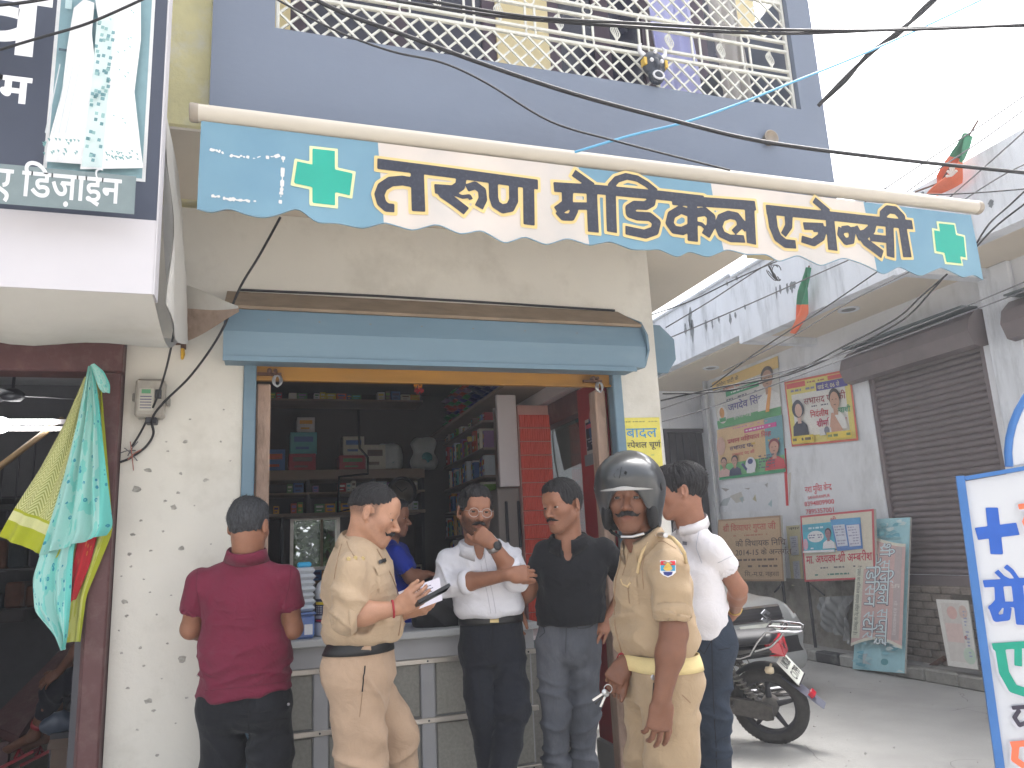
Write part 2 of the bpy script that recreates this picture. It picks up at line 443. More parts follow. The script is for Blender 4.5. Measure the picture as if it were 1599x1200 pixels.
class Plane:
    """a flat sheet in the place: origin, right and up edges (unit), facing n"""
    def __init__(s, O, U, V): s.O = np.asarray(O, float); s.U = nrm(U); s.V = nrm(np.asarray(V) - s.U * np.dot(s.U, V)); s.N = np.cross(s.U, s.V)
    def at(s, p, off=0.):
        p = np.asarray(p, float).reshape(-1, 2); return s.O + p[:, :1] * s.U + p[:, 1:] * s.V + s.N * off
    def px(s, u, v):
        r = ray(u, v); t = (s.O - EYE) @ s.N / (r @ s.N); q = EYE + r * t - s.O; return np.array([q @ s.U, q @ s.V])
class Print:
    """flat printing on a plane: rectangles, polygons and lettering, each layer a hair above the last"""
    def __init__(s, pl, step=.0009, base=.0): s.pl = pl; s.V = []; s.F = []; s.M = []; s.mats = []; s.n = 0; s.off = base; s.step = step
    def _m(s, c):
        m = c if isinstance(c, bpy.types.Material) else flatmat(c)
        if m not in s.mats: s.mats.append(m)
        return s.mats.index(m)
    def raw(s, V2, F, c, lift=True):
        if not len(V2): return s
        if lift: s.off += s.step
        V2 = np.asarray(V2, float); G = []
        for f in F:
            p = V2[f]; ar = sum(p[i][0] * p[(i + 1) % len(p)][1] - p[(i + 1) % len(p)][0] * p[i][1] for i in range(len(p))); G.append(f if ar > 0 else f[::-1])
        s.V.append(s.pl.at(V2, s.off)); s.F += [[i + s.n for i in f] for f in G]; s.M += [s._m(c)] * len(F); s.n += len(V2); return s
    def poly(s, pts, c): return s.raw(pts, [list(range(len(pts)))], c)
    def rect(s, x0, y0, x1, y1, c): return s.poly([(x0, y0), (x1, y0), (x1, y1), (x0, y1)], c)
    def disc(s, x, y, rx, ry, c, n=20, a0=0, a1=2 * math.pi): return s.poly([(x + rx * math.cos(t), y + ry * math.sin(t)) for t in np.linspace(a0, a1, n, endpoint=a1 - a0 < 6.28)], c)
    def text(s, t, x, y, h, c, bold=0., w=None, align='l', rot=0., shear=0.):
        V2, F, adv = shape(t, bold)
        if not len(V2): return s
        sx = h if w is None else w / max(adv, .01)
        q = np.c_[V2[:, 0] * sx + shear * V2[:, 1] * h, V2[:, 1] * h]
        if align in 'cr': q[:, 0] -= adv * sx * (.5 if align == 'c' else 1)
        if rot: q = q @ np.array([[math.cos(rot), math.sin(rot)], [-math.sin(rot), math.cos(rot)]])
        return s.raw(q + [x, y], F, c)
    def person(s, x, y, h, skin, hair, cloth_, w=1.):
        """plain little portrait: shoulders, face, hair"""
        s.poly([(x - .3 * h * w, y), (x + .3 * h * w, y), (x + .26 * h * w, y + .26 * h), (x + .1 * h, y + .38 * h), (x - .1 * h, y + .38 * h), (x - .26 * h * w, y + .26 * h)], cloth_)
        s.rect(x - .06 * h, y + .32 * h, x + .06 * h, y + .5 * h, skin); s.disc(x, y + .72 * h, .155 * h, .2 * h, hair); s.disc(x, y + .64 * h, .13 * h, .2 * h, skin)
        dk = tuple(int(v * .45) for v in skin)
        for e in (-1, 1): s.disc(x + e * .05 * h, y + .67 * h, .02 * h, .012 * h, dk, 8)
        s.disc(x, y + .55 * h, .035 * h, .01 * h, dk, 8); return s
    def build(s, name, parent=None):
        V = np.concatenate(s.V)
        if parent is not None: V = V - rootloc(parent)
        return link(name, mesh(name, V, s.F, s.mats, s.M), parent)
def hatch(pr, x0, y0, x1, y1, rows, c, seed=0, fill=.8, lh=.45):
    """rows of print too small to read"""
    r = random.Random(seed); dy = (y1 - y0) / rows; Q = []; F = []
    for i in range(rows):
        x = x0; y = y1 - (i + .5) * dy
        while x < x1:
            w_ = r.uniform(.25, .9) * dy * 1.6; w_ = min(w_, x1 - x)
            if r.random() < fill: k = len(Q); Q += [(x, y - dy * lh / 2), (x + w_, y - dy * lh / 2), (x + w_, y + dy * lh / 2), (x, y + dy * lh / 2)]; F.append([k, k + 1, k + 2, k + 3])
            x += w_ + dy * .3
    pr.raw(Q, F, c)

# 2D strokes to a filled shape (hand painted letters)
def strokes2d(strokes, h, grow=0.):
    """strokes: (points, width[, end width]); returns vertices and polygons of their union"""
    P_ = np.concatenate([np.asarray(s[0], float) for s in strokes]); wm = max(max(s[1:]) for s in strokes); lo = P_.min(0) - wm - grow - 2 * h; hi = P_.max(0) + wm + grow + 2 * h
    nx, ny = np.ceil((hi - lo) / h).astype(int) + 1; X, Y = np.meshgrid(lo[0] + h * np.arange(nx), lo[1] + h * np.arange(ny), indexing='ij'); D = np.full((nx, ny), 1e3)
    for s in strokes:
        p = np.asarray(s[0], float); w0 = s[1] / 2; w1 = (s[2] if len(s) > 2 else s[1]) / 2; m = len(p) - 1
        for i in range(m):
            a, b = p[i], p[i + 1]; d = b - a; L = np.hypot(*d); d = d / max(L, 1e-9); qx, qy = X - a[0], Y - a[1]; t = qx * d[0] + qy * d[1]; u = np.abs(qy * d[0] - qx * d[1])
            w = w0 + (w1 - w0) * (i + np.clip(t / L, 0, 1)) / m
            ex = np.where(t < 0, -t, np.where(t > L, t - L, 0)); dd = np.hypot(ex, u) - w
            if i == 0: dd = np.maximum(dd, -t)          # square ends
            if i == m - 1: dd = np.maximum(dd, t - L)
            D = np.minimum(D, dd)
    D = D - grow; V = []; F = []; vid = {}
    def node(i, j):
        k = ('n', i, j)
        if k not in vid: vid[k] = len(V); V.append((X[i, j], Y[i, j]))
        return vid[k]
    def edge(i, j, i2, j2):
        k = ('e', min((i, j), (i2, j2)), max((i, j), (i2, j2)))
        if k not in vid:
            a, b = D[i, j], D[i2, j2]; t = a / (a - b); vid[k] = len(V); V.append((X[i, j] + (X[i2, j2] - X[i, j]) * t, Y[i, j] + (Y[i2, j2] - Y[i, j]) * t))
        return vid[k]
    S = D < 0; act = np.argwhere(S[:-1, :-1] | S[1:, :-1] | S[:-1, 1:] | S[1:, 1:])
    runs = {}
    for i, j in act:
        c = [(i, j), (i + 1, j), (i + 1, j + 1), (i, j + 1)]; ins = [S[q] for q in c]
        if all(ins): runs.setdefault(j, []).append(i); continue
        poly = []
        for q in range(4):
            a, b = c[q], c[(q + 1) % 4]
            if ins[q]: poly.append(node(*a))
            if ins[q] != ins[(q + 1) % 4]: poly.append(edge(*a, *b))
        if len(poly) > 2: F.append(poly)
    for j, I in runs.items():
        I.sort(); st = pv = I[0]
        for i in I[1:] + [None]:
            if i is None or i != pv + 1 or i - st >= 5:
                F.append([node(st, j), node(pv + 1, j), node(pv + 1, j + 1), node(st, j + 1)]); st = i
            pv = i
    return np.array(V), F
# set every letter once, while the scene is still small
for _c in set('तरुणमेडिकलएजेन्सीबादलस्पेशलचूर्णश्रीसर्जिकलसप्लाईमेडिसिनस्टोरनशामुक्तिकेन्द्रवामगडिज़ाईनमाअध्यक्षअम्बरीशगुप्ताजीविधायकनिधिकेअन्तर्गतजगदेवसिंहप्रधानमहिपालसभासदपदकीश्रीमतिपूजावार्डनंसेनिर्दलीयप्रत्याशीहमारेयहांसभीमैंहैू्य.-: 0123456789UKCSAHRNP+'): 
    glyph(_c); glyph(_c, .012)
# ================================================================ people
from mathutils.bvhtree import BVHTree
def sdf_at(prims, X):
    X = np.asarray(X, np.float32); f = np.full(X.shape[:-1], 1.0, np.float32)
    for p in prims:
        d = _eval(p, X); k = max(p['k'], 1e-5)
        if p['op'] == 'u':
            hh = np.maximum(k - np.abs(f - d), 0) / k; f = np.minimum(f, d) - hh * hh * k * .25
        elif p['op'] == 's':
            hh = np.maximum(k - np.abs(f + d), 0) / k; f = np.maximum(f, -d) + hh * hh * k * .25
    return f
def radial(prims, c, a, b, th, off, rmax=.4):
    """distance from c, in the plane of a and b, at which the solid ends"""
    dr = np.cos(th)[:, None] * np.asarray(a) + np.sin(th)[:, None] * np.asarray(b); ts = np.linspace(0, rmax, 160)
    X = np.asarray(c)[None, None] + dr[:, None] * ts[None, :, None]; S = sdf_at(prims, X) < 0
    last = S.shape[1] - 1 - np.argmax(S[:, ::-1], 1); first_out = np.argmax(~S, 1)
    r = ts[np.where(S.all(1), last, np.maximum(first_out, 1))]
    return r + off, dr
SKIN_N = [0]
class Fig:
    def __init__(s, name_label, foot, fwd, group='men gathered at the chemist counter'):
        s.root = thing('person', name_label, 'person', foot, group)
        s.F = nrm(np.array([fwd[0], fwd[1], 0.])); s.U = np.array([0, 0, 1.]); s.R = np.cross(s.F, s.U)
        s.skin = []; s.shirt = []; s.tr = []; s.heads = []
    # ---- head
    def head(s, C, f, u=(0, 0, 1), sz=1., neck=None, ears=True, jaw=1., nose=1., mustache=None, beard=0., brow=1., cheek=1.):
        f = nrm(f); u = np.asarray(u, float); u = nrm(u - f * f.dot(u)); r = np.cross(f, u)
        s.C, s.f, s.u, s.r, s.sz = np.asarray(C, float), f, u, r, sz; s.beard = beard; s.mus = mustache
        A = np.array([r, f, u])
        T = lambda x, y, z: s.C + sz * (x * r + y * f + z * u); s.T = T
        E = lambda c, rr, k=.012, op='u', ax=None: s.skin.append(ell(T(*c), np.array(rr) * sz, A if ax is None else ax, k * sz, op))
        G = lambda a, b, r0, r1=None, k=.012, lat=None, **kw: s.skin.append(seg(T(*a), T(*b), np.array(r0) * sz, None if r1 is None else np.array(r1) * sz, lat, k * sz, **kw))
        E((0, -.014, .032), (.0755, .096, .087), .01)
        E((0, .03, -.038), (.056 * jaw, .06, .075), .035)
        for e in (-1, 1):
            G((e * .052 * jaw, .002, -.05), (e * .02, .066, -.1), .02, .016, .03)
            E((e * .043 * cheek, .058, -.022), (.021, .021, .022), .03)
        E((0, .074, -.1), (.019, .016, .016), .025)
        G((-.03, .08, .024), (.03, .08, .024), .0125, .0125, .02)
        E((0, .072, .05), (.05, .022, .035), .03)
        for e in (-1, 1): E((e * .032, .1, .001), (.0165, .014, .0115), .014, 's')
        G((0, .084, .01), (0, .108 + .004 * nose, -.03), .0078, .0115, .012)
        E((0, .11 + .004 * nose, -.034), (.0105, .011, .0095), .008)
        for e in (-1, 1): E((e * .0125, .1, -.037), (.0085, .0105, .0075), .007)
        for e in (-1, 1): E((e * .0075, .106, -.0445), (.0035, .005, .003), .003, 's')
        E((0, .08, -.066), (.027, .02, .024), .02)
        for e in (-1, 1): G((0, .099, -.0605), (e * .02, .091, -.0655), (.006, .0055), (.003, .003), .005)
        G((-.015, .0945, -.0735), (.015, .0945, -.0735), .0058, .0058, .006)
        E((0, .104, -.0672), (.021, .006, .0014), .003, 's')
        for e in (-1, 1):   # lids
            E((e * .032, .0815, .0082), (.0168, .0116, .0064), .005)
            E((e * .032, .0812, -.0078), (.0155, .0108, .005), .005)
        if ears:
            for e in (-1, 1):
                ax = np.array([nrm(r * e * .9 + -f * .45), nrm(f * .95 + r * e * .45), u])
                E((e * .083, -.014, -.004), (.0085, .019, .031), .006, 'u', ax); E((e * .09, -.008, .0), (.005, .0095, .018), .005, 's', ax)
                E((e * .076, -.004, -.03), (.006, .009, .009), .006)
        if neck is not None: s.skin.append(seg(T(0, -.022, -.05), neck, (.057 * sz, .06 * sz), (.062, .066), r, .03))
        if neck is not None: s.neck = np.asarray(neck, float)
    # ---- hand
    def hand(s, W, D, N, side, curl=(.5, .5, .55, .6), spread=.08, thumb=(.75, .3, .25), sz=1., dst=None, fd=None):
        D = nrm(D); N = np.asarray(N, float); N = nrm(N - D * D.dot(N)); Lt = np.cross(D, N) * side; W = np.asarray(W, float)
        out = s.skin if dst is None else dst
        K = W + D * .088 * sz
        out.append(seg(W - D * .012, W + D * .03 * sz, (.024 * sz, .019 * sz), (.034 * sz, .0165 * sz), Lt, .014))
        out.append(seg(W + D * .022 * sz, K - D * .01, (.036 * sz, .0155 * sz), (.039 * sz, .0125 * sz), Lt, .01))
        out.append(ell(W + D * .035 * sz + Lt * .025 * sz - N * .008 * sz, np.array((.017, .03, .015)) * sz, np.array([Lt, D, N]), .012))
        lens = (.071, .079, .073, .058)
        for i in range(4):
            lat = (1.5 - i); b = K + Lt * lat * .0195 * sz - D * (.004 if i in (1, 2) else .010 if i == 0 else .016) * sz
            d = nrm(D + Lt * lat * spread); p = b - d * .012; c = curl[i]
            for j, fr in enumerate((.47, .3, .23)):
                ang = c * (.75, 1., .7)[j]; d = nrm(d * math.cos(ang) - nrm(N - d * d.dot(N)) * math.sin(ang))
                ln = lens[i] * fr * sz + (.012 if j == 0 else 0); r0 = (.0094, .0084, .0076)[j] * sz * (1 if i < 3 else .88); r1 = (.0084, .0076, .0064)[j] * sz * (1 if i < 3 else .88)
                out.append(seg(p, p + d * ln, r0, r1, Lt, .005 if j == 0 else .003)); p = p + d * ln
        o, inn, cv = thumb; b = W + D * .028 * sz + Lt * .022 * sz - N * .004
        d = nrm(D * (1 - o * .55) + Lt * o - N * inn)
        for j, ln in enumerate((.042, .032, .026)):
            out.append(seg(b, b + d * ln * sz, (.0125, .0105, .0095)[j] * sz, (.0105, .0095, .0078)[j] * sz, None, .007)); b = b + d * ln * sz
            d = nrm(d * math.cos(cv) + (D * .6 - Lt * .6 - N * .25) * math.sin(cv))
    def arm(s, S, E, W, r=1.):
        s.skin += [seg(S, E, .047 * r, .041 * r, None, .02), seg(E, E + (np.asarray(W) - E) * .35, .041 * r, .043 * r, None, .02),
                   seg(E + (np.asarray(W) - E) * .3, W, .043 * r, (.027 * r, .023 * r), None, .02)]
    # ---- torso for shirt, and a slimmer core for the body
    def torso(s, pel, wst, chest, shL, shR, nk, a, b, k=.05, sh=.062, lat=None, bust=None):
        R = s.R if lat is None else np.asarray(lat); s.neck0 = np.asarray(nk, float)
        for L, g in ((s.shirt, 0.), (s.skin, -.016)):
            rr = lambda i: (a[i] + g, b[i] + g)
            L += ([seg(pel, wst, rr(0), rr(1), R, k)] if g == 0 else []) + [seg(wst if g == 0 else lerp(wst, chest, .5), chest, rr(1), rr(2), R, k),
                  seg(shL - s.U * .02, shR - s.U * .02, sh - .006 + g, sh - .006 + g, None, k), seg(nk - np.array([0, 0, .035]), shL - s.U * .004, .056 + g, .046 + g, None, .03), seg(nk - np.array([0, 0, .035]), shR - s.U * .004, .056 + g, .046 + g, None, .03)]
            if bust is not None: L += [seg(chest, chest + s.U * .09, (a[2] + g, b[2] + g), (a[2] * .86 + g, b[2] * .8 + g), R, k)]
    def sleeve(s, S, E, r0, r1, W=None, r2=None, cut=True, k=.014, kend=.012):
        """sleeve to E, or on to W below the elbow; open and flat at its end"""
        S, E = np.asarray(S), np.asarray(E); L = s.shirt
        if W is None: L.append(seg(S, E, r0, r1, None, k, (0, 1))); e0, e1, r = S, E, r1
        else:
            L.append(seg(S, E, r0, r1, None, k)); L.append(seg(E, W, r1, r2, None, .02, (0, 1))); e0, e1, r = E, np.asarray(W), r2
        s.last = L[-1:] if W is None else L[-2:]
        ax = nrm(e1 - e0); rr = np.array(r if hasattr(r, '__len__') else (r, r))
        s.ends.append(seg(e1 - ax * .035, e1 + ax * .03, rr - .008, rr - .006, None, .004, (0, 0), 's'))
    ends = None
    def legs(s, hipL, kneeL, ankL, hipR, kneeR, ankR, pel, top, r=(.1, .075, .062), ab=(.17, .125), butt=.0, lat=None):
        R = s.R if lat is None else np.asarray(lat)
        s.tr += [seg(pel, top, (ab[0], ab[1]), (ab[0] - .005, ab[1] - .008), R, .03)]
        for h, kn, an in ((hipL, kneeL, ankL), (hipR, kneeR, ankR)):
            s.tr += [seg(h, kn, r[0], r[1], None, .03), seg(kn, an, r[1], r[2], None, .02, (0, 1))]
            if butt: s.tr.append(ell(np.asarray(h) - s.F * butt + s.U * .02, (.09, .09, .1), None, .06))
    # ---- meshes
    def build(s, skin, hairm, hair='short', lipm=None, h=.0042, shirt=None, shirtname='shirt', trs=None, sfolds=(), tfolds=(), hem=None, seed=0, ttop=None, tname='trousers', eyes=True, grow=.009, grey=0., sbase=.0034, tbase=.0036):
        # body
        V, Q = sdf_mesh(s.skin, h); q = (V - s.C) @ np.array([s.r, s.f, s.u]).T / s.sz
        x, y, z = q.T; tint = np.ones((len(V), 3)); g = lambda a, b, c: np.exp(-(((x - a[0]) / b[0]) ** 2 + ((y - a[1]) / b[1]) ** 2 + ((z - a[2]) / b[2]) ** 2))
        def blend(mk, c): 
            nonlocal tint; mk = np.clip(mk, 0, 1)[:, None]; tint = tint * (1 - mk) + tint * np.array(c) * mk
        blend(np.clip(1.6 * g((0, .098, -.0675), (.021, .014, .0085), 0), 0, 1), (.72, .52, .55))
        for e in (-1, 1): blend(.5 * g((e * .045, .06, -.03), (.025, .03, .02), 0), (1.0, .86, .82)); blend(.45 * g((e * .03, .085, -.012), (.014, .02, .007), 0), (.78, .72, .72))
        blend(.35 * g((0, .11, -.035), (.016, .02, .014), 0), (1., .84, .8))
        nz = vnoise(V * 260.); onhead = ((x / .082) ** 2 + ((y - .022) / .094) ** 2 + ((z + .045) / .1) ** 2 < 1.12).astype(float)
        if s.beard:
            mk = np.clip((-.028 - z - .35 * np.clip(np.abs(x) - .035, 0, 1) * 0 + .5 * np.clip(np.abs(x) - .03, 0, 1)) / .02, 0, 1) * np.clip((y + .005) / .03, 0, 1) * (z > -.135)
            lipz = g((0, .1, -.0675), (.026, .02, .010), 0); mk = mk * (1 - np.clip(2.2 * lipz, 0, 1))
            mk *= np.clip(.75 + .7 * (nz - .4), 0, 1) * onhead; blend(s.beard * mk, (.14, .13, .14) if not grey else (.5, .5, .52))
        if hair in ('fade', 'short', 'side'):   # cropped sides are stubble on the scalp
            mk = np.clip((z + .03 + .2 * (y < -.05) * 0) / .03, 0, 1) * np.clip((.035 - y + .4 * np.clip(z - .03, 0, 1)) / .02, 0, 1) * (np.abs(x) < .083) * (y > -.13)
            ear = ((y + .01) / .026) ** 2 + ((z + .005) / .036) ** 2 < 1
            mk = mk * ~(ear & (np.abs(x) > .07)); blend(mk * (.8 if hair == 'fade' else .85) * np.clip(.5 + nz, 0, 1), (.22, .22, .24))
        s.body = smobj('body', V, Q, skin, s.root, tint)
        if shirt is not None:
            pr = s.shirt + (s.ends or []); pr = pr + ([half(*hm) for hm in hem] if hem else [])
            V, Q = sdf_mesh(pr, .0068); V = smoothmesh(V, Q, 1); V = folds(V, Q, sfolds, sbase, seed); s.sobj = smobj(shirtname, V, Q, shirt, s.root)
            s.bvh = BVHTree.FromPolygons(V.tolist(), Q.tolist())
        if trs is not None and s.tr:
            pr = s.tr + ([half(*ttop)] if ttop else [])
            V, Q = sdf_mesh(pr, .0075); V = smoothmesh(V, Q, 1); V = folds(V, Q, tfolds, tbase, seed + 5); s.tobj = smobj(tname, V, Q, trs, s.root)
            s.tbvh = BVHTree.FromPolygons(V.tolist(), Q.tolist())
        if hairm is not None and hair: s.hair(hair, hairm, grow)
        T = s.T
        if eyes:
            for e in (-1, 1):
                mb = MB(); c = T(e * .032, .0772, .0006); R = .0128 * s.sz
                mb.revolve([(R * math.sin(a), R * math.cos(a)) for a in np.linspace(.6, math.pi * .9, 9)], c, s.f, 14)
                o = mb.build('eye', MATS['eye_white'], s.root)
                mb = MB(); mb.revolve([(R * math.sin(a) + .0002, R * math.cos(a) + .0003) for a in np.linspace(.0, .68, 6)], c, nrm(s.f + s.gaze), 14)
                mb.build('iris', MATS['iris'], o)
                br = [seg(T(e * .012, .0935, .0195), T(e * .03, .0905, .0255), (.0064, .0038), (.007, .0038), s.u, .004), seg(T(e * .03, .0905, .0255), T(e * .05, .074, .021), (.0066, .0036), (.0025, .0022), s.u, .004)]
                V, Q = sdf_mesh(br, .0022); smobj('eyebrow', V, Q, hairm, s.root)
        if s.mus:
            t = s.mus; pm = []
            for e in (-1, 1): pm += [seg(T(0, .1045, -.0515), T(e * .018, .1, -.0555), (.0062 * t, .0045), (.0068 * t, .005), s.u, .006), seg(T(e * .018, .1, -.0555), T(e * .034, .085, -.0625), (.0065 * t, .005), (.0025 * t, .003), s.u, .006)]
            if t > 1.15:
                for e in (-1, 1): pm.append(seg(T(e * .034, .0855, -.0615), T(e * .045, .078, -.054), .0035, .0016, None, .004))
            V, Q = sdf_mesh(pm, .0023); V = V + vnormals(V, Q) * ((vnoise(V * 420) - .5) * .003)[:, None]; smobj('moustache', V, Q, hairm, s.root)
    gaze = np.zeros(3)
    def hair(s, style, m, grow):
        T, sz = s.T, s.sz; A = np.array([s.r, s.f, s.u]); E = lambda c, r, k=.01, op='u': ell(T(*c), np.array(r) * sz, A, k * sz, op)
        g = grow
        pr = [E((0, -.014, .032), (.0755 + g * .55, .096 + g * .8, .087 + g))]
        if style in ('short', 'full', 'side', 'thin'): pr.append(E((0, .045, .085), (.055, .045, .028 + g * .6), .03))
        if style == 'side': pr.append(E((.03, .055, .092), (.035, .03, .024), .02))
        if style == 'fringe': pr += [E((0, .06, .075), (.066, .045, .05), .03), E((0, -.04, .06), (.08, .08, .07), .03)]
        fx = {'short': .078, 'full': .08, 'side': .076, 'fade': .072, 'fringe': .07, 'thin': .085}[style]
        pr.append(E((0, .132, -.022), (.132, .096, .022 + fx), .01, 's'))
        for e in (-1, 1):
            if style not in ('fringe', 'fade'): pr.append(seg(T(e * .073, .016, .02), T(e * .071, .018, -.022 if style != 'thin' else -.005), (.004, .012), (.003, .008), s.f, .008))
            pr.append(E((e * .085, -.004, -.012), (.03, .024, .034), .008, 's'))
        if style == 'fade': pr.append(half(T(0, 0, .034), -s.u + s.f * .34, .014))
        elif style != 'fringe': pr.append(half(T(0, 0, -.012), -s.u + s.f * .38, .012))
        pr.append(half(T(0, -.06, -.045 if style != 'fringe' else -.03), -s.u + s.f * .25, .01))
        V, Q = sdf_mesh(pr, .0034); N = vnormals(V, Q); q = (V - s.C) @ A.T / sz
        th = np.arctan2(q[:, 0], q[:, 1] - .02); rr = np.hypot(q[:, 0], q[:, 1])
        st = vnoise(np.c_[th * 26, rr * 40, q[:, 2] * 45] + 20) - .5; st2 = vnoise(np.c_[th * 9, rr * 25, q[:, 2] * 30] + 50) - .5
        V = V + N * (st * .0065 + st2 * .007)[:, None]
        s.hobj = smobj('hair', V, Q, m, s.root)
        # loose strands that break the outline
        idx = rng.choice(len(V), 900); mb_V = []; mb_F = []
        for i in idx:
            p, n = V[i], N[i]
            if n.dot(s.u) < -.2: continue
            back = nrm(-s.f * .5 + n * .55 + s.u * .1 + rng.normal(0, .3, 3)); sd_ = nrm(np.cross(back, n) + 1e-6); L_ = rng.uniform(.006, .013) * sz * (.6 if style == 'fade' else 1); wdt = .0007
            k0 = len(mb_V); mid = p + back * L_ * .5 + n * .002
            mb_V += [p - sd_ * wdt, p + sd_ * wdt, mid + sd_ * wdt * .8, mid - sd_ * wdt * .8, p + back * L_ - n * .002]
            mb_F += [(k0, k0 + 1, k0 + 2, k0 + 3), (k0 + 3, k0 + 2, k0 + 4)]
        o = obj('strand', mb_V, mb_F, m, s.hobj); o['kind'] = 'stuff'
    # ---- fittings
    def band(s, name, prims, c, up, h, off, m, th=.003, n=56, arc=None, rmax=.4):
        """a band that wraps a solid: belt, cuff, strap, watch"""
        up = nrm(up); a = nrm(s.F - up * up.dot(s.F)) if abs(up.dot(s.F)) < .95 else nrm(s.R - up * up.dot(s.R)); b = np.cross(up, a)
        t = np.linspace(0, 2 * math.pi, n, endpoint=False) if arc is None else np.linspace(arc[0], arc[1], n)
        rows = []
        for hh, o in ((-h / 2, off), (-h / 2, off + th), (-h / 6, off + th * 1.25), (h / 6, off + th * 1.25), (h / 2, off + th), (h / 2, off)):
            r, dr = radial(prims, np.asarray(c) + up * hh, a, b, t, o, rmax); r = (np.roll(r, 1) + r * 2 + np.roll(r, -1)) / 4 if arc is None else r
            rows.append(np.asarray(c) + up * hh + dr * r[:, None])
        G = np.array(rows); 
        if arc is None: G = np.concatenate([G, G[:, :1]], 1)
        G = np.concatenate([G, G[:1]], 0)
        return MB().grid(G.transpose(1, 0, 2)).build(name, m, s.root)
    def collar(s, m, h=.034, drop=.05, open_=.5, spread=1., name='collar', tip=.03):
        """folded shirt collar round the neck; open_ = half angle of the gap in front"""
        c = s.neck; up = nrm(s.T(0, -.022, -.05) - c); a = nrm(s.F - up * up.dot(s.F)); b = np.cross(up, a)
        t = np.linspace(open_, 2 * math.pi - open_, 49); ct = np.cos(t)
        fr = np.clip((ct + .2) / 1.2, 0, 1)
        dr = np.cos(t)[:, None] * a + np.sin(t)[:, None] * b
        r0 = np.clip(radial(s.skin, c + up * .012, a, b, t, .006, .16)[0], .05, .08)
        zl = -.014 - drop * fr ** 2
        rl = np.array([radial(s.shirt, c + up * z_, a, b, np.array([t_]), .005, .3)[0][0] for z_, t_ in zip(zl, t)]); rl = np.clip(rl, r0 + .012, r0 + .03 + .03 * fr * spread)
        rl = np.convolve(np.pad(rl, 2, 'edge'), [.2] * 5, 'valid')
        top = c + dr * (r0 + .003)[:, None] + up * (h * (1 - .8 * fr))[:, None]
        mid = c + dr * (r0 * .72 + rl * .28 + .004)[:, None] + up * (h * .8 * (1 - .85 * fr) - .3 * drop * fr ** 2)[:, None]
        low = c + dr * rl[:, None] + up * zl[:, None]
        ins = c + dr * (r0 - .002)[:, None] - up * (.02 + .05 * fr)[:, None]
        lo2 = low - dr * .004 + up * .002
        G = np.array([ins, top, mid, low, lo2, mid - dr * .004 - up * .004])
        MB().grid(G).build(name, m, s.root)
    def vneck(s, wd=.026, dep=.075, fw=.085):
        s.ends.append(ell(s.neck0 + s.F * fw - s.U * .015, (wd, .055, dep), np.array([s.R, s.F, s.U]), .006, 's'))
    def hit(s, u, v, off=.004, bvh=None):
        """the point of the cloth seen at a spot of the photograph"""
        d = nrm(ray(u, v)); h_ = (bvh or s.bvh).ray_cast(Vector(EYE), Vector(d), 9.)
        return None if h_[0] is None else np.array(h_[0]) + np.array(h_[1] if h_[1].dot(Vector(d)) < 0 else -h_[1]) * off
    def patch(s, name, m, quad, off=.003, nu=8, nv=8, bvh=None, parent=None, th=.003):
        """a flat piece of cloth or metal sewn on, between four spots"""
        q = [np.array(x, float) for x in quad]; G = np.zeros((nu, nv, 3)); last = None
        for i in range(nu):
            for j in range(nv):
                uv = lerp(lerp(q[0], q[1], i / (nu - 1)), lerp(q[3], q[2], i / (nu - 1)), j / (nv - 1)); h_ = s.hit(*uv, off=off, bvh=bvh)
                if h_ is None: h_ = last if last is not None else s.C
                G[i, j] = last = h_
        c = G.reshape(-1, 3).mean(0); n = nrm(EYE - c); B = G - n * th; mb = MB().grid(G)
        for e in ((G[0], B[0]), (G[-1], B[-1]), (G[:, 0], B[:, 0]), (G[:, -1], B[:, -1])): mb.grid(np.array(e), False)
        return mb.build(name, m, parent or s.root)
    def seam(s, name, m, pts, wd=.004, off=.0025, bvh=None, n=14, parent=None):
        """a stitched line through spots"""
        pts = np.array(pts, float); t = np.linspace(0, len(pts) - 1, n); uv = np.c_[np.interp(t, range(len(pts)), pts[:, 0]), np.interp(t, range(len(pts)), pts[:, 1])]
        H = [s.hit(*q, off=off, bvh=bvh) for q in uv]; H = [h for h in H if h is not None]
        if len(H) < 2: return
        H = np.array(H); T_ = np.gradient(H, axis=0); sd_ = np.array([nrm(np.cross(T_[i], H[i] - EYE)) for i in range(len(H))])
        return MB().grid(np.stack([H - sd_ * wd / 2, H + sd_ * wd / 2], 1)).build(name, m, parent or s.root)
    def shoe(s, ank, fwd, m):
        f = nrm(np.array([fwd[0], fwd[1], 0])); g = np.array([ank[0], ank[1], 0.]); r = np.cross(f, (0, 0, 1.))
        pr = [seg(g - f * .05 + [0, 0, .045], g + f * .15 + [0, 0, .035], (.04, .045), (.045, .032), r, .03), seg(g - f * .02 + [0, 0, .06], g + [0, 0, .13], .045, .042, None, .03), half(g + [0, 0, .002], (0, 0, -1), .004)]
        V, Q = sdf_mesh(pr, .008); smobj('shoe', V, Q, m, s.root)
def lerp(a, b, t): return np.asarray(a) + (np.asarray(b) - np.asarray(a)) * t
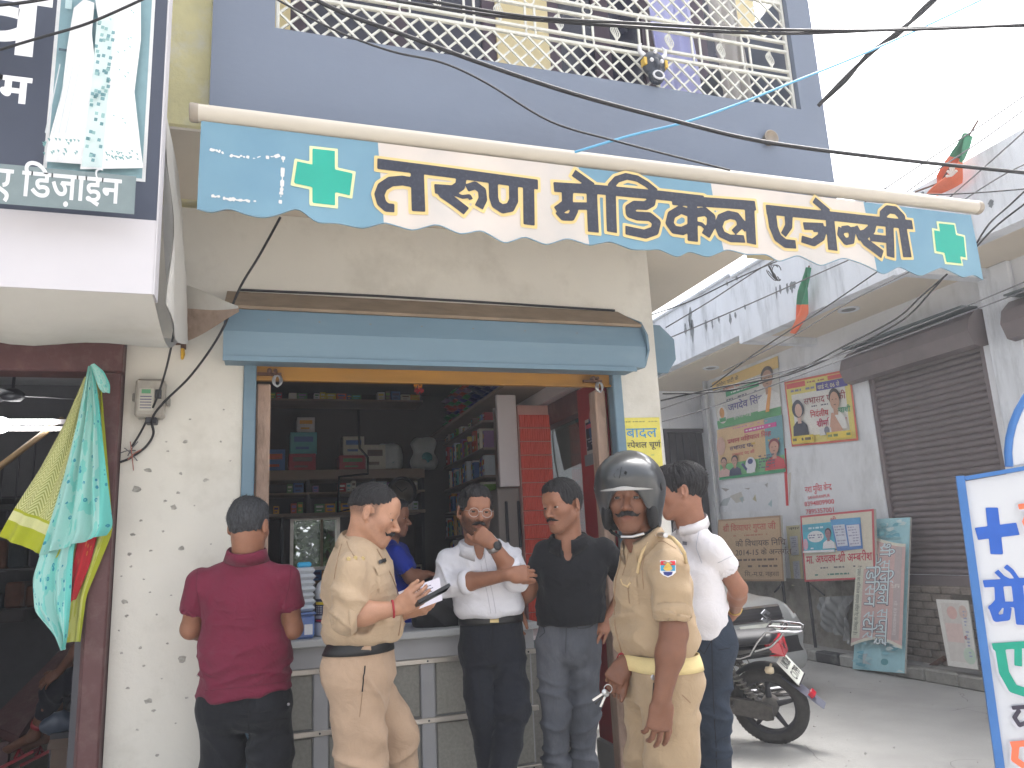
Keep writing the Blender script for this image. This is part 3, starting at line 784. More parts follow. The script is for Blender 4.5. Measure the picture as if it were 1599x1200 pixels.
# ---------------------------------------------------------------- materials for people
def skinmat(name, c): return mat(name, srgb(c), .5, var=.1, vscale=28, bump=.12, bscale=420, spec=.4, attr=True)
mat('eye_white', srgb((168, 154, 148)), .3, var=0); mat('iris', (.012, .008, .006), .12, var=0)
SK1 = skinmat('skin_brown', (146, 101, 78)); SK2 = skinmat('skin_wheat', (176, 131, 105)); SK3 = skinmat('skin_deep', (118, 79, 60)); SK4 = skinmat('skin_tan', (152, 106, 84))
HAIR = mat('black_hair', (.012, .011, .012), .55, var=.3, vscale=90, bump=.5, bscale=240, spec=.35, stretch=(1, 1, .35))
HAIRG = mat('greying_hair', (.045, .047, .052), .6, var=.7, vscale=150, bump=.5, bscale=240, spec=.3, stretch=(1, 1, .3))
def cloth(name, c, var=.07, rough=.85, bump=.18, bs=500): return mat(name, srgb(c), rough, var=var, vscale=9, bump=bump, bscale=bs, spec=.25, sheen=.08, wrinkle=.3)
MAROON = cloth('maroon_knit', (112, 34, 58)); KHAKI = cloth('khaki_cotton', (180, 157, 130)); KHAKI2 = cloth('khaki_drill', (166, 144, 116)); KHAKI3 = cloth('khaki_twill', (178, 152, 128))
WHITE = cloth('white_cotton', (222, 222, 228), .03); WHITE2 = cloth('white_pique', (224, 220, 222), .03, bs=900); BLACK = cloth('black_knit', (25, 26, 30), .15)
BLACKT = cloth('black_denim', (27, 29, 34), .3); NAVYT = cloth('charcoal_trousers', (31, 34, 42), .15); GREYJ = mat('grey_denim', srgb((88, 91, 98)), .9, var=.3, vscale=5, bump=.2, bscale=600, spec=.2, wrinkle=.35, stain=srgb((128, 130, 138)), stain_scale=4, stain_amt=.5, stretch=(1, 1, .5))
BLUEJ = mat('slate_denim', srgb((52, 60, 72)), .9, var=.25, vscale=6, bump=.2, bscale=600, spec=.2, wrinkle=.35); BLUES = cloth('blue_knit', (34, 58, 168))
LEATHER = mat('black_leather', (.012, .012, .013), .4, var=.2, vscale=30, bump=.1, bscale=200); STEEL = mat('steel', (.55, .55, .56), .28, 1., var=.1)
BRASS = mat('brass', (.55, .42, .2), .35, 1., var=.1); RED = mat('red_thread', (.35, .03, .04), .8); GOLD = mat('gold', (.6, .42, .12), .3, 1., var=.05)
CAM_R = nrm((.949, -.316, 0)); CAM_A = nrm((.316, .949, 0))
def dirn(r, a, z=0.): return nrm(CAM_R * r + CAM_A * a + np.array([0, 0, z]))
def joints(d):
    J = lambda u, v, dd=0.: P(u, v, d + dd)
    def K(u, dd=0., z=.09): p = P(u, 1330, d + dd); p[2] = z; return p
    return J, K
def at_ground(p): return (p[0], p[1], 0.)

# ---- man in the maroon polo shirt, seen from behind
J, K = joints(3.35)
g = Fig('man in maroon polo shirt and black jeans with his back turned at the counter', at_ground(J(384, 1100)), dirn(.12, 1)); g.ends = []
g.torso(J(384, 1130), J(381, 1010), J(380, 935), J(320, 907), J(440, 901), J(386, 866), [.214, .186, .18], [.152, .122, .125], sh=.06)
L = [J(314, 910), J(299, 982, .02), J(345, 985, .27)]; R_ = [J(446, 904), J(457, 982, .02), J(425, 985, .28)]
g.arm(*L, 1.05); g.arm(*R_, 1.05)
g.sleeve(L[0], lerp(L[0], L[1], .62) + [0, 0, 0], .064, .063); g.sleeve(R_[0], lerp(R_[0], R_[1], .58), .064, .062)
g.head(J(389, 822, .02), dirn(.1, 1, -.12), (0, 0, 1), 1.0, J(386, 868))
for W, sd_ in ((L[2], 1), (R_[2], -1)): g.hand(W, dirn(.2 * sd_, 1, -.05), (0, 0, 1), 1 if sd_ > 0 else -1)
g.legs(J(348, 1105), J(345, 1262), K(342), J(421, 1100), J(428, 1262), K(428), J(384, 1098), J(384, 1062), (.093, .078, .068), (.184, .12), butt=.03)
wf = [(J(384, 1055), .2, (0, .2, 1), .035, .006), (J(340, 1040), .12, (.5, 0, 1), .03, .005), (J(430, 1040), .12, (-.5, 0, 1), .03, .005), (J(440, 935), .1, (.8, 0, .6), .04, .004), (J(322, 935), .1, (-.8, 0, .6), .04, .004)]
g.build(SK1, HAIRG, 'short', shirt=MAROON, shirtname='polo_shirt', trs=BLACKT, sfolds=wf, tfolds=[(J(350, 1200), .2, (.3, 0, 1), .05, .006), (J(425, 1200), .2, (-.3, 0, 1), .05, .006), (J(384, 1120), .12, (0, 0, 1), .03, .004)], hem=[(J(386, 1084), dirn(.13, 0, -1))], ttop=(J(386, 1055), (0, 0, 1)), seed=1, eyes=False, grow=.012, tname='jeans')
g.collar(MAROON, .04, .01, .5)
SEAM = mat('khaki_seam', srgb((146, 120, 94)), .9); DARKSEAM = mat('dark_seam', (.008, .008, .01), .9); MSEAM = mat('maroon_seam', srgb((92, 22, 44)), .9); PIPE = mat('collar_piping', srgb((170, 120, 130)), .8); WSEAM = mat('white_seam', srgb((176, 176, 184)), .9); JSEAM = mat('jean_seam', srgb((60, 62, 68)), .9)  # SEAM: stitching colour of the khaki uniforms
g.seam('hem_seam', MSEAM, [(321, 1079), (384, 1073), (455, 1063)], .003); g.seam('sleeve_seam', MSEAM, [(310, 880), (307, 915), (313, 952)], .003); g.seam('sleeve_seam', MSEAM, [(455, 882), (452, 915), (446, 942)], .003)
for e in ((330, 390), (402, 450)): g.seam('pocket_seam', DARKSEAM, [(e[0], 1125), (e[1], 1122)], .004, bvh=g.tbvh)
g.seam('back_seam', DARKSEAM, [(388, 1095), (390, 1150)], .004, bvh=g.tbvh); g.seam('yoke_seam', DARKSEAM, [(318, 1108), (386, 1116), (455, 1103)], .004, bvh=g.tbvh)

mb = MB(); c = J(451, 1100, -.14); mb.revolve([(.006, 0), (.006, .003), (0, .004)], c, dirn(0, -1), 10); mb.build('rivet', STEEL, g.root)
g.shoe(K(342), g.F, LEATHER); g.shoe(K(428), g.F, LEATHER)
FIG1 = g

# ---- police officer reading a paper
J, K = joints(3.2)
g = Fig('khaki uniformed police officer in profile with moustache reading a paper, black belt', at_ground(J(570, 1100)), dirn(1, .12)); g.ends = []
g.torso(J(566, 1022), J(567, 975), J(562, 905), J(552, 886, -.15), J(562, 876, .17), J(560, 848), [.185, .19, .185], [.118, .15, .135], sh=.058, bust=1)
Rr = [J(549, 890, -.17), J(543, 962, -.21), J(622, 950, -.16)]; Ll = [J(564, 885, .19), J(590, 975, .2), J(634, 958, .03)]
g.arm(*Rr, 1.08); g.arm(*Ll, 1.0)
g.sleeve(Rr[0], Rr[1], .068, .066, lerp(Rr[1], Rr[2], .14) + [0, 0, -.012], .066); SLV = g.last; g.sleeve(Ll[0], Ll[1], .064, .06)
g.head(J(584, 803), dirn(1, .0, -.36), dirn(.3, 0, 1), 1.02, J(563, 850), mustache=1.25, beard=.25)
D = nrm(J(658, 932, -.2) - J(622, 950, -.16)); g.hand(Rr[2], D, nrm(dirn(-.1, -1, -.35)), -1, (.55, .75, .9, 1.0), .05, (.35, .2, .15), 1.04)
g.hand(Ll[2], dirn(1, -.25, .12), nrm(dirn(0, -.5, -1)), -1, (.5, .5, .55, .6), .05)
g.legs(J(560, 1050, .08), J(618, 1150, .1), K(628, .12), J(556, 1050, -.09), J(563, 1190, -.12), K(570, -.12), J(566, 1040), J(566, 1004), (.112, .095, .085), (.182, .13), butt=.045)
sf = [(J(540, 935, -.25), .1, (.5, 0, 1), .03, .006), (J(600, 985), .14, (.2, 0, 1), .03, .006), (J(540, 980), .12, (-.2, 0, 1), .03, .006), (J(520, 930), .12, (.6, 0, .8), .04, .004), (J(590, 900), .1, (.8, 0, -.5), .04, .003)]
g.build(SK2, HAIR, 'fade', shirt=KHAKI, shirtname='uniform_shirt', trs=KHAKI3, sfolds=sf, tfolds=[(J(600, 1060, -.1), .12, (.9, 0, .5), .04, .006), (J(565, 1160, -.15), .2, (.4, 0, 1), .06, .006), (J(625, 1150), .14, (-.2, 0, 1), .05, .007), (J(540, 1075), .1, (.6, 0, 1), .03, .005)], hem=[(J(566, 1002), (0, 0, -1), .05)], ttop=(J(566, 998), (0, 0, 1)), seed=2, grow=.009)
g.collar(KHAKI, .036, .05, .45)
g.band('belt', g.tr, J(566, 1004), g.U, .062, .004, LEATHER)
g.band('cuff', SLV, lerp(Rr[1], Rr[2], .09) + [0, 0, -.008], Rr[2] - Rr[1], .03, .001, KHAKI, .003, rmax=.12)
g.band('thread_bracelet', g.skin, lerp(Rr[1], Rr[2], .9), Rr[2] - Rr[1], .008, .001, RED, .003, 24)
g.patch('pocket', KHAKI, [(586, 890), (604, 884), (611, 918), (592, 927)], .003, th=.005)
g.patch('pocket_flap', KHAKI, [(583, 886), (604, 880), (606, 894), (590, 900)], .007, th=.006)
g.patch('name_plate', LEATHER, [(590, 877), (601, 873), (602, 878), (591, 882)], .007, 4, 3, th=.004)
g.seam('placket', SEAM, [(588, 858), (600, 880), (611, 900), (622, 930), (626, 965), (622, 992)], .004, .004, n=24)
g.seam('shoulder_seam', SEAM, [(540, 838), (545, 855), (552, 868), (557, 872)], .003); g.seam('armhole_seam', SEAM, [(535, 850), (529, 870), (523, 905)], .003)
for dx, dz in ((0, 0), (.024, -.004), (-.024, -.002)):
    c = J(547, 872, -.3) + CAM_R * dx + [0, 0, dz]; h_ = g.bvh.ray_cast(Vector(c - dirn(0, 1) * .2), Vector(dirn(0, 1)), .8)
    c = np.array(h_[0]) - dirn(0, 1) * .004 if h_[0] is not None else c
    st = MB(); st.revolve([(.0095, -.002), (.0095, .001), (.006, .003), (.005, .0015), (0, .004)], c, dirn(0, -1), 5); st.build('shoulder_star', BRASS, g.root)
g.seam('pocket_seam', DARKSEAM, [(570, 1040), (566, 1080)], .005, .003, g.tbvh)
g.seam('side_seam', SEAM, [(566, 1082), (562, 1120)], .003, .003, g.tbvh)
g.patch('belt_loop', KHAKI3, [(569, 992), (576, 992), (579, 1015), (564, 1015)], .011, 4, 8, g.tbvh, th=.004)
g.patch('belt_loop', KHAKI3, [(564, 1014), (579, 1014), (573, 1024), (570, 1024)], .008, 4, 5, g.tbvh, th=.004)
g.shoe(K(628, .12), g.F, mat('brown_leather', (.1, .04, .02), .4)); g.shoe(K(570, -.12), g.F, MATS['brown_leather'])
pw = Rr[2]
PH = thing('phone', 'black phone held over the paper in the officer hand', 'phone', J(678, 930, -.24))
c = J(676, 930, -.235); ax = nrm(J(688, 924, -.2) - J(666, 936, -.23)); ay = nrm(np.cross(ax, dirn(.1, -1, .2))); 
MB().obox(c, ax, ay, np.cross(ax, ay), .07, .006, .036).build('case', LEATHER, PH)
MB().obox(c + ay * .0066, ax, ay, np.cross(ax, ay), .064, .0006, .031).build('screen', mat('phone_glass', (.01, .01, .012), .08), PH)
c0, c1, c2, c3 = J(622, 925, -.06), J(686, 902, -.02), J(691, 938, -.02), J(636, 958, -.06)
G = np.array([[lerp(lerp(c0, c1, i / 8), lerp(c3, c2, i / 8), j / 6) + dirn(0, -1) * .012 * math.sin(i * .6) for j in range(7)] for i in range(9)])
PAPER = mat('white_paper', srgb((232, 228, 240)), .8, var=.02)
mb = MB().grid(G); mb.grid(G[::-1] + dirn(0, 1) * .0015); o = mb.build('paper', PAPER); tag(o, 'white sheet of paper held up by the khaki officer', 'paper')
INK = flatmat((70, 72, 95))
mb = MB()
for r_ in range(5):
    for q in range(3):
        p0 = lerp(lerp(c0, c1, .32 + q * .2), lerp(c3, c2, .32 + q * .2), .2 + r_ * .13); ax_ = nrm(c1 - c0); mb.obox(p0 - dirn(0, 1) * .012, ax_, nrm(c3 - c0), dirn(0, -1), .012 + .006 * ((r_ + q) % 2), .0015, .0006)
mb.build('writing', INK, o)

# ---- shopkeeper in the blue shirt
J, K = joints(5.0)
g = Fig('shopkeeper with greying stubble in a bright blue t-shirt behind the counter', at_ground(J(618, 1000)), dirn(1, -.15)); g.ends = []
g.torso(J(622, 985), J(622, 940), J(618, 890), J(612, 862, -.16), J(622, 858, .16), J(607, 842), [.18, .18, .18], [.13, .14, .125], sh=.056)
Rr = [J(617, 866, -.18), J(642, 902, -.2), J(668, 897, -.1)]; Ll = [J(625, 862, .17), J(640, 915, .2), J(668, 920, .1)]
g.arm(*Rr); g.arm(*Ll); g.sleeve(Rr[0], lerp(Rr[0], Rr[1], .75), .064, .062); g.sleeve(Ll[0], lerp(Ll[0], Ll[1], .7), .06, .06)
g.head(J(615, 809), dirn(1, -.12, -.1), (0, 0, 1), .98, J(608, 842), beard=.5)
g.hand(Rr[2], dirn(1, .2, -.2), (0, 0, 1), -1); g.hand(Ll[2], dirn(1, -.2, -.2), (0, 0, 1), 1)
g.legs(J(618, 985, .08), J(620, 1080, .08), K(620, .08), J(618, 985, -.08), J(620, 1080, -.08), K(620, -.08), J(622, 985), J(622, 965), (.095, .07, .065), (.17, .12))
g.build(SK4, HAIRG, 'thin', shirt=BLUES, shirtname='tee_shirt', trs=BLACKT, sfolds=[(J(620, 920), .2, (.5, 0, 1), .04, .006)], hem=[(J(622, 985), (0, 0, -1))], seed=3, grey=1, ttop=(J(622, 960), (0, 0, 1)))
g.shoe(K(620, .08), g.F, LEATHER); g.shoe(K(620, -.08), g.F, LEATHER)

# ---- thinking man in the white shirt
J, K = joints(3.75)
g = Fig('bearded man in spectacles and white shirt, fist at his chin, by the counter', at_ground(J(770, 1100)), dirn(.18, -1)); g.ends = []
g.torso(J(768, 995), J(765, 952), J(755, 898), J(707, 874), J(791, 868), J(746, 852), [.16, .162, .158], [.125, .13, .115], sh=.056, bust=1)
Rr = [J(701, 876), J(697, 915, -.06), J(796, 898, -.22)]; Ll = [J(797, 872), J(806, 905, -.12), J(768, 848, -.2)]
g.arm(*Rr, 1.02); g.arm(*Ll, 1.02)
g.sleeve(Rr[0], Rr[1], .06, .058, lerp(Rr[1], Rr[2], .4), .05); SA = g.last; g.sleeve(Ll[0], Ll[1], .06, .06, lerp(Ll[1], Ll[2], .4), .054); SB = g.last; g.vneck(.024, .06)
g.head(J(743, 799, -.01), dirn(.3, -1, -.08), dirn(.08, 0, 1), 1.0, J(747, 850), mustache=1.05, beard=.95)
g.hand(Ll[2], nrm(J(738, 824, -.17) - Ll[2]), nrm(dirn(-.2, -1, .25)), -1, (1.25, 1.35, 1.4, 1.4), .02, (.4, .2, .5), .98)
g.hand(Rr[2], dirn(1, .25, .05), nrm(dirn(.2, -1, .2)), 1, (.5, .5, .55, .6), .04, (.3, .3, .3))
g.legs(J(748, 1015), J(757, 1120, -.12), K(784, -.22), J(790, 1015), J(800, 1110, -.14), K(762, -.34), J(768, 1005), J(767, 966), (.088, .066, .056), (.158, .12))
sf = [(J(765, 945), .12, (0, 0, 1), .025, .005), (J(712, 900, -.05), .09, (1, 0, .4), .03, .007), (J(700, 915, -.05), .08, (.3, 0, 1), .025, .006), (J(806, 895, -.1), .08, (.8, 0, .8), .03, .008), (J(745, 920), .1, (.7, 0, .7), .035, .005), (J(800, 870), .08, (.8, 0, -.5), .03, .005)]
g.build(SK1, HAIR, 'side', shirt=WHITE, shirtname='shirt', trs=NAVYT, sfolds=sf, tfolds=[(J(768, 1040), .12, (0, .2, 1), .035, .006), (J(755, 1100, -.1), .2, (.6, 0, 1), .06, .006), (J(805, 1100, -.1), .2, (-.5, 0, 1), .05, .007)], hem=[(J(767, 963), (0, 0, -1), .05)], ttop=(J(767, 962), (0, 0, 1)), seed=4, grow=.012, sbase=.003)
g.collar(WHITE, .032, .055, .42)
g.band('belt', g.tr, J(767, 967), g.U, .036, .003, LEATHER, rmax=.26)
g.band('cuff', SA, lerp(Rr[1], Rr[2], .36), Rr[2] - Rr[1], .05, .001, WHITE, .004, rmax=.1); g.band('cuff', SB, lerp(Ll[1], Ll[2], .36), Ll[2] - Ll[1], .05, .001, WHITE, .004, rmax=.1)
g.patch('belt_buckle', BRASS, [(766, 961), (778, 961), (778, 972), (766, 972)], .012, 4, 3, g.tbvh, th=.006)
g.band('watch_strap', g.skin, lerp(Ll[1], Ll[2], .9), Ll[2] - Ll[1], .024, .001, STEEL, .004, 28)
c = lerp(Ll[1], Ll[2], .9) + nrm(dirn(.6, -1, .1)) * .032; MB().revolve([(0, .012), (.018, .011), (.021, .006), (.021, 0)], c, dirn(.6, -1, .1), 18).build('watch_face', LEATHER, g.root)
for e in (-4, 4): g.seam('placket_seam', WSEAM, [(752 + e, 862), (757 + e, 890), (766 + e, 930), (771 + e, 958)], .0022, .002)
g.seam('yoke_seam', WSEAM, [(706, 848), (722, 842)], .002)
g.seam('fly_seam', DARKSEAM, [(770, 975), (768, 1030)], .004, .003, g.tbvh); g.seam('crease', DARKSEAM, [(735, 990), (748, 1060), (757, 1120)], .003, .002, g.tbvh)
gl = MB()
for e in (-1, 1): gl.tube([g.T(e * .032 + .024 * math.cos(t), .104 - .004 * abs(math.cos(t)), -.004 + .021 * math.sin(t)) for t in np.linspace(0, 2 * math.pi, 22)[:-1]], .0011, 5, closed=True); gl.tube([g.T(e * .056, .1, .002), g.T(e * .079, .05, .006), g.T(e * .082, -.005, .004)], .001, 5)
gl.tube([g.T(-.009, .106, .0), g.T(0, .112, .003), g.T(.009, .106, .0)], .001, 5); gl.build('spectacles', STEEL, g.root)
g.shoe(K(784, -.22), g.F, LEATHER); g.shoe(K(762, -.34), dirn(-.3, -1), LEATHER)

# ---- man in the black polo shirt
J, K = joints(3.72)
g = Fig('man in black polo shirt and faded grey jeans by the red pillar', at_ground(J(890, 1100)), dirn(-.22, -1)); g.ends = []
g.torso(J(891, 985), J(892, 945), J(892, 892), J(858, 866), J(938, 861), J(889, 843), [.16, .157, .155], [.125, .125, .115], sh=.056, bust=1)
Rr = [J(853, 864), J(830, 915, .06), J(812, 945, .1)]; Ll = [J(943, 860), J(985, 912, .12), J(954, 962, -.03)]
g.arm(*Rr, 1.03); g.arm(*Ll, 1.03)
g.sleeve(Rr[0], lerp(Rr[0], Rr[1], .62), .062, .06); g.sleeve(Ll[0], lerp(Ll[0], Ll[1], .8), .062, .06); g.vneck(.034, .085)
g.head(J(879, 790), dirn(-.72, -.72, -.12), dirn(-.06, 0, 1), 1.02, J(888, 843), mustache=.8, beard=.22, jaw=1.08)
g.hand(Ll[2], nrm(J(938, 985, -.06) - Ll[2]), nrm(dirn(-.35, -1, .2)), 1, (.25, .25, .3, .35), .13, (.5, .1, .1))
g.hand(Rr[2], dirn(-.3, -.1, -1), dirn(-1, -.3), -1)
g.legs(J(863, 1008), J(868, 1125, -.02), K(872, -.02), J(914, 1008), J(913, 1125), K(910, .02), J(889, 1000), J(889, 972), (.08, .064, .058), (.15, .118))
sf = [(J(890, 950), .13, (.1, 0, 1), .03, .005), (J(855, 900), .1, (.8, 0, .7), .035, .005), (J(930, 890), .1, (-.8, 0, .6), .035, .006), (J(890, 900), .12, (.5, 0, .8), .05, .004)]
g.build(SK1, HAIR, 'full', shirt=BLACK, shirtname='polo_shirt', trs=GREYJ, sfolds=sf, tfolds=[(J(866, 1100), .16, (.3, 0, 1), .04, .006), (J(914, 1100), .16, (-.3, 0, 1), .04, .006), (J(889, 1030), .1, (0, .2, 1), .03, .005), (J(868, 1190), .12, (0, 0, 1), .03, .006), (J(912, 1190), .12, (0, 0, 1), .03, .006)], hem=[(J(890, 974), (.03, 0, -1))], ttop=(J(889, 950), (0, 0, 1)), seed=6, grow=.013, tname='jeans')
g.collar(BLACK, .03, .06, .32)
g.patch('pocketed_phone', WHITE, [(898, 968), (915, 966), (916, 975), (899, 977)], .008, 4, 4, g.tbvh, th=.008)
g.patch('chest_logo', WHITE, [(893, 846), (897, 844), (898, 847), (895, 849)], .003, 3, 3)
for pp in ([(895, 972), (903, 982), (920, 980), (934, 970)], [(849, 975), (852, 988), (843, 996)]): g.seam('pocket_seam', JSEAM, pp, .004, .003, g.tbvh)
g.seam('fly_seam', JSEAM, [(885, 975), (884, 1020)], .004, .003, g.tbvh); g.seam('placket_seam', DARKSEAM, [(876, 838), (880, 868)], .004)
g.shoe(K(872, -.02), g.F, LEATHER); g.shoe(K(910, .02), g.F, LEATHER)

# ---- police officer in the helmet
J, K = joints(2.75)
g = Fig('khaki uniformed police officer in a black motorcycle helmet looking at the camera', at_ground(J(1025, 1100)), dirn(-.85, -.5)); g.ends = []
g.torso(J(1030, 1040), J(1021, 985), J(1020, 910), J(1038, 885, -.12), J(999, 872, .15), J(1004, 842), [.17, .17, .148], [.11, .112, .102], sh=.058, bust=1)
Ll = [J(1044, 888, -.13), J(1053, 988, -.2), J(1034, 1092, -.25)]; Rr = [J(996, 882, .16), J(1010, 985, .16), J(977, 1034, .0)]
g.arm(*Ll, 1.08); g.arm(*Rr, .98)
g.sleeve(Ll[0], lerp(Ll[0], Ll[1], .84), .064, .057); SLV = g.last; g.sleeve(Rr[0], Rr[1], .06, .054); g.vneck(.02, .04)
g.head(J(984, 777), dirn(-.28, -1, -.06), dirn(.03, 0, 1), 1.0, J(1003, 843), mustache=1.25, beard=.2, jaw=.95, ears=False)
g.hand(Ll[2], nrm(J(1028, 1150, -.265) - Ll[2]), nrm(dirn(.2, -1, 0)), -1, (.35, .4, .5, .55), .07, (.3, .25, .2), 1.1)
g.hand(Rr[2], nrm(J(958, 1062, -.04) - Rr[2]), nrm(dirn(-.3, -1, .55)), -1, (1.0, 1.1, 1.2, 1.25), .03, (.4, .3, .2), .98)
g.legs(J(1018, 1060, .09), J(1012, 1230, .1), K(1008, .1), J(1046, 1062, -.08), J(1050, 1230, -.1), K(1052, -.1), J(1028, 1055), J(1026, 1022), (.092, .08, .075), (.165, .108), butt=.012)
sf = [(J(985, 1000), .14, (0, 0, 1), .03, .006), (J(1050, 930, -.2), .1, (.4, 0, 1), .035, .006), (J(1062, 1005), .12, (.3, 0, 1), .03, .006), (J(1000, 930), .12, (.9, 0, .5), .045, .004)]
g.build(SK3, HAIR, None, shirt=KHAKI2, shirtname='uniform_shirt', trs=KHAKI2, sfolds=sf, tfolds=[(J(1000, 1100), .14, (.7, 0, .6), .045, .006), (J(1060, 1120), .2, (-.3, 0, 1), .06, .006), (J(1030, 1190), .2, (.3, 0, 1), .05, .005)], hem=[(J(1026, 1026), (0, 0, -1), .06)], ttop=(J(1026, 1024), (0, 0, 1)), seed=7)
g.collar(KHAKI2, .032, .055, .4)
g.band('belt', g.tr, J(1026, 1031), g.U, .052, .004, mat('cream_webbing', srgb((214, 194, 140)), .8, bump=.3, bscale=300))
g.patch('belt_buckle', STEEL, [(972, 1021), (980, 1021), (983, 1045), (975, 1045)], .011, 3, 4, g.tbvh, th=.006)
g.band('cuff', SLV, lerp(Ll[0], Ll[1], .72), Ll[1] - Ll[0], .066, .001, KHAKI2, .004, rmax=.12)
g.patch('pocket', KHAKI2, [(974, 903), (996, 906), (999, 945), (977, 943)], .003, th=.005)
g.patch('pocket_flap', KHAKI2, [(973, 899), (996, 902), (997, 917), (974, 915)], .007, th=.006)
g.seam('pocket_pleat', SEAM, [(983, 918), (985, 943)], .003, .006)
g.seam('placket', SEAM, [(975, 852), (970, 880), (963, 905), (960, 940), (962, 980), (972, 1018)], .004, .003, n=24); g.seam('placket_seam', SEAM, [(984, 850), (979, 880), (972, 905)], .0025, .003)
g.seam('armhole_seam', SEAM, [(1012, 852), (1004, 885), (1006, 920)], .003, .003); g.seam('shoulder_seam', SEAM, [(1010, 850), (1035, 846), (1055, 858)], .0025, .003)
g.band('thread_bracelet', g.skin, lerp(Rr[1], Rr[2], .97), Rr[2] - Rr[1], .008, .001, RED, .003, 24)
# lanyard loop over the shoulder and its pendant loop
CORD = mat('cream_cord', srgb((206, 180, 136)), .8, bump=.6, bscale=250, stretch=(1, 1, 1))
def on_cloth(u, v, d_=-.4, off=.006):
    o_ = EYE; dr_ = nrm(ray(u, v)); h_ = g.bvh.ray_cast(Vector(o_), Vector(dr_), 6.); return np.array(h_[0]) - dr_ * off if h_[0] is not None else J(u, v, d_)
MB().tube([on_cloth(*q) for q in ((996, 895), (999, 878), (1004, 862), (1012, 848), (1022, 839), (1036, 836), (1050, 840), (1061, 851), (1069, 864), (1072, 878))], .0062, 8).build('lanyard', CORD, g.root)
MB().tube([on_cloth(*q) for q in ((971, 905), (974, 913), (981, 916), (986, 910))], .005, 7).build('lanyard_end', CORD, g.root)
MB().tube([on_cloth(*q, off=.014) for q in ((1022, 838), (1030, 835), (1040, 836))], .008, 8).build('shoulder_title', STEEL, g.root)
# arm badge: shield in red, blue and white
def shield(pts, m, nm, off, par=None):
    V_ = [on_cloth(1031 + x * 25, 875 + y * 27, off=off) for x, y in pts]; c_ = np.mean(V_, 0); V_ = [c_] + V_; n_ = len(V_)
    return obj(nm, V_, [(0, i, i % (n_ - 1) + 1) for i in range(1, n_)], m, par or g.root)
b0 = shield([(0, 0), (.5, .02), (1, 0), (1, .4), (1, .7), (.8, .88), (.5, 1), (.2, .88), (0, .7), (0, .4)], flatmat((226, 226, 230)), 'arm_badge', .005)
shield([(.05, .05), (.95, .05), (.95, .28), (.05, .28)], flatmat((196, 32, 44)), 'badge_print', .0062, b0)
shield([(.05, .3), (.95, .3), (.95, .62), (.05, .62)], flatmat((60, 160, 205)), 'badge_print', .0062, b0)
shield([(.5, .12), (.68, .3), (.8, .5), (.62, .62), (.38, .62), (.2, .5), (.32, .3)], flatmat((214, 182, 96)), 'badge_print', .0075, b0)
shield([(.2, .68), (.8, .68), (.74, .84), (.5, .93), (.26, .84)], flatmat((50, 60, 130)), 'badge_print', .0065, b0)
g.seam('pocket_seam', DARKSEAM, [(1022, 1066), (1020, 1095), (1017, 1112)], .004, .003, g.tbvh)
c = g.hit(1021, 1058, .002, g.tbvh); MB().revolve([(.009, 0), (.009, .003), (.004, .004), (0, .003)], c, dirn(0, -1), 12).build('button', STEEL, g.root)
g.seam('back_pocket_seam', SEAM, [(1065, 1085), (1078, 1098)], .004, .003, g.tbvh)
g.shoe(K(1008, .1), g.F, MATS['brown_leather']); g.shoe(K(1052, -.1), g.F, MATS['brown_leather'])
# helmet
GLOSS = mat('black_gloss', (.03, .034, .038), .28, var=.2, vscale=8, coat=.5); MATTE = mat('black_padding', (.01, .01, .011), .9)
T = g.T; A = np.array([g.r, g.f, g.u]); E_ = lambda c, r, k=.01, op='u': ell(T(*c), r, A, k, op)
hp = [E_((0, -.012, .042), (.116, .142, .122), .01), seg(T(0, -.02, .03), T(0, -.02, -.075), (.116, .128), (.106, .112), g.r, .05), E_((0, .045, .075), (.1, .105, .07), .03),
      E_((0, -.012, .036), (.097, .122, .103), .006, 's'), seg(T(0, .0, .03), T(0, .0, -.2), (.094, .112), (.092, .11), g.r, .01, op='s')]
hp += [ell(T(0, .17, -.07), (.086, .13, .11), A, .008, 's'), half(T(0, 0, -.112), -g.u + g.f * .12, .006)]
V, Q = sdf_mesh(hp, .0042); HEL = smobj('helmet', smoothmesh(V, Q, 1), Q, GLOSS, g.root)
pk = []
for a_ in np.linspace(-1.15, 1.15, 25): pk.append([T(math.sin(a_) * (.109 + o_), math.cos(a_) * (.143 + o_) - .012, z_) for z_, o_ in ((.056, .003), (.046, .008), (.026, .012), (.024, .009), (.052, .0))])
MB().grid(np.array(pk)).build('visor', mat('smoky_visor', (.5, .5, .5), .12, var=.1, alpha=.7), HEL)
for e in (-1, 1): MB().revolve([(.017, -.012), (.017, .003), (.012, .006), (0, .006)], T(e * .114, .035, .035), g.r * e, 16).build('hinge_cap', MATTE, HEL)
hb = BVHTree.FromPolygons(V.tolist(), Q.tolist())
def on_helmet(x, z, off): o_ = T(x, .5, z + .1); h_ = hb.ray_cast(Vector(o_), Vector(T(0, -.02, .04) - o_).normalized(), 2.); return np.array(h_[0]) + np.array(h_[1]) * off
for nm_, pts, rr_, m_ in (('air_vent', ((-.035, .09), (-.02, .06)), .005, MATTE), ('shell_line', ((.015, .15), (.02, .1), (.03, .05), (.04, .02)), .0014, MATTE), ('shell_line', ((.05, .13), (.1, .06), (.085, .03)), .0014, MATTE)): MB().tube([on_helmet(*q, .0) for q in pts], rr_, 6).build(nm_, m_, HEL)
for e in (-1, 1):
    V, Q = sdf_mesh([E_((e * .08, .03, -.058), (.02, .05, .055), .01)], .005); smobj('cheek_pad', V, Q, MATTE, HEL)
MB().tube([T(-.09, .0, -.1), T(-.062, .03, -.125), T(-.02, .05, -.138), T(.03, .045, -.138), T(.066, .025, -.122), T(.09, -.005, -.1)], .0055, 6).build('chin_strap', MATTE, HEL)
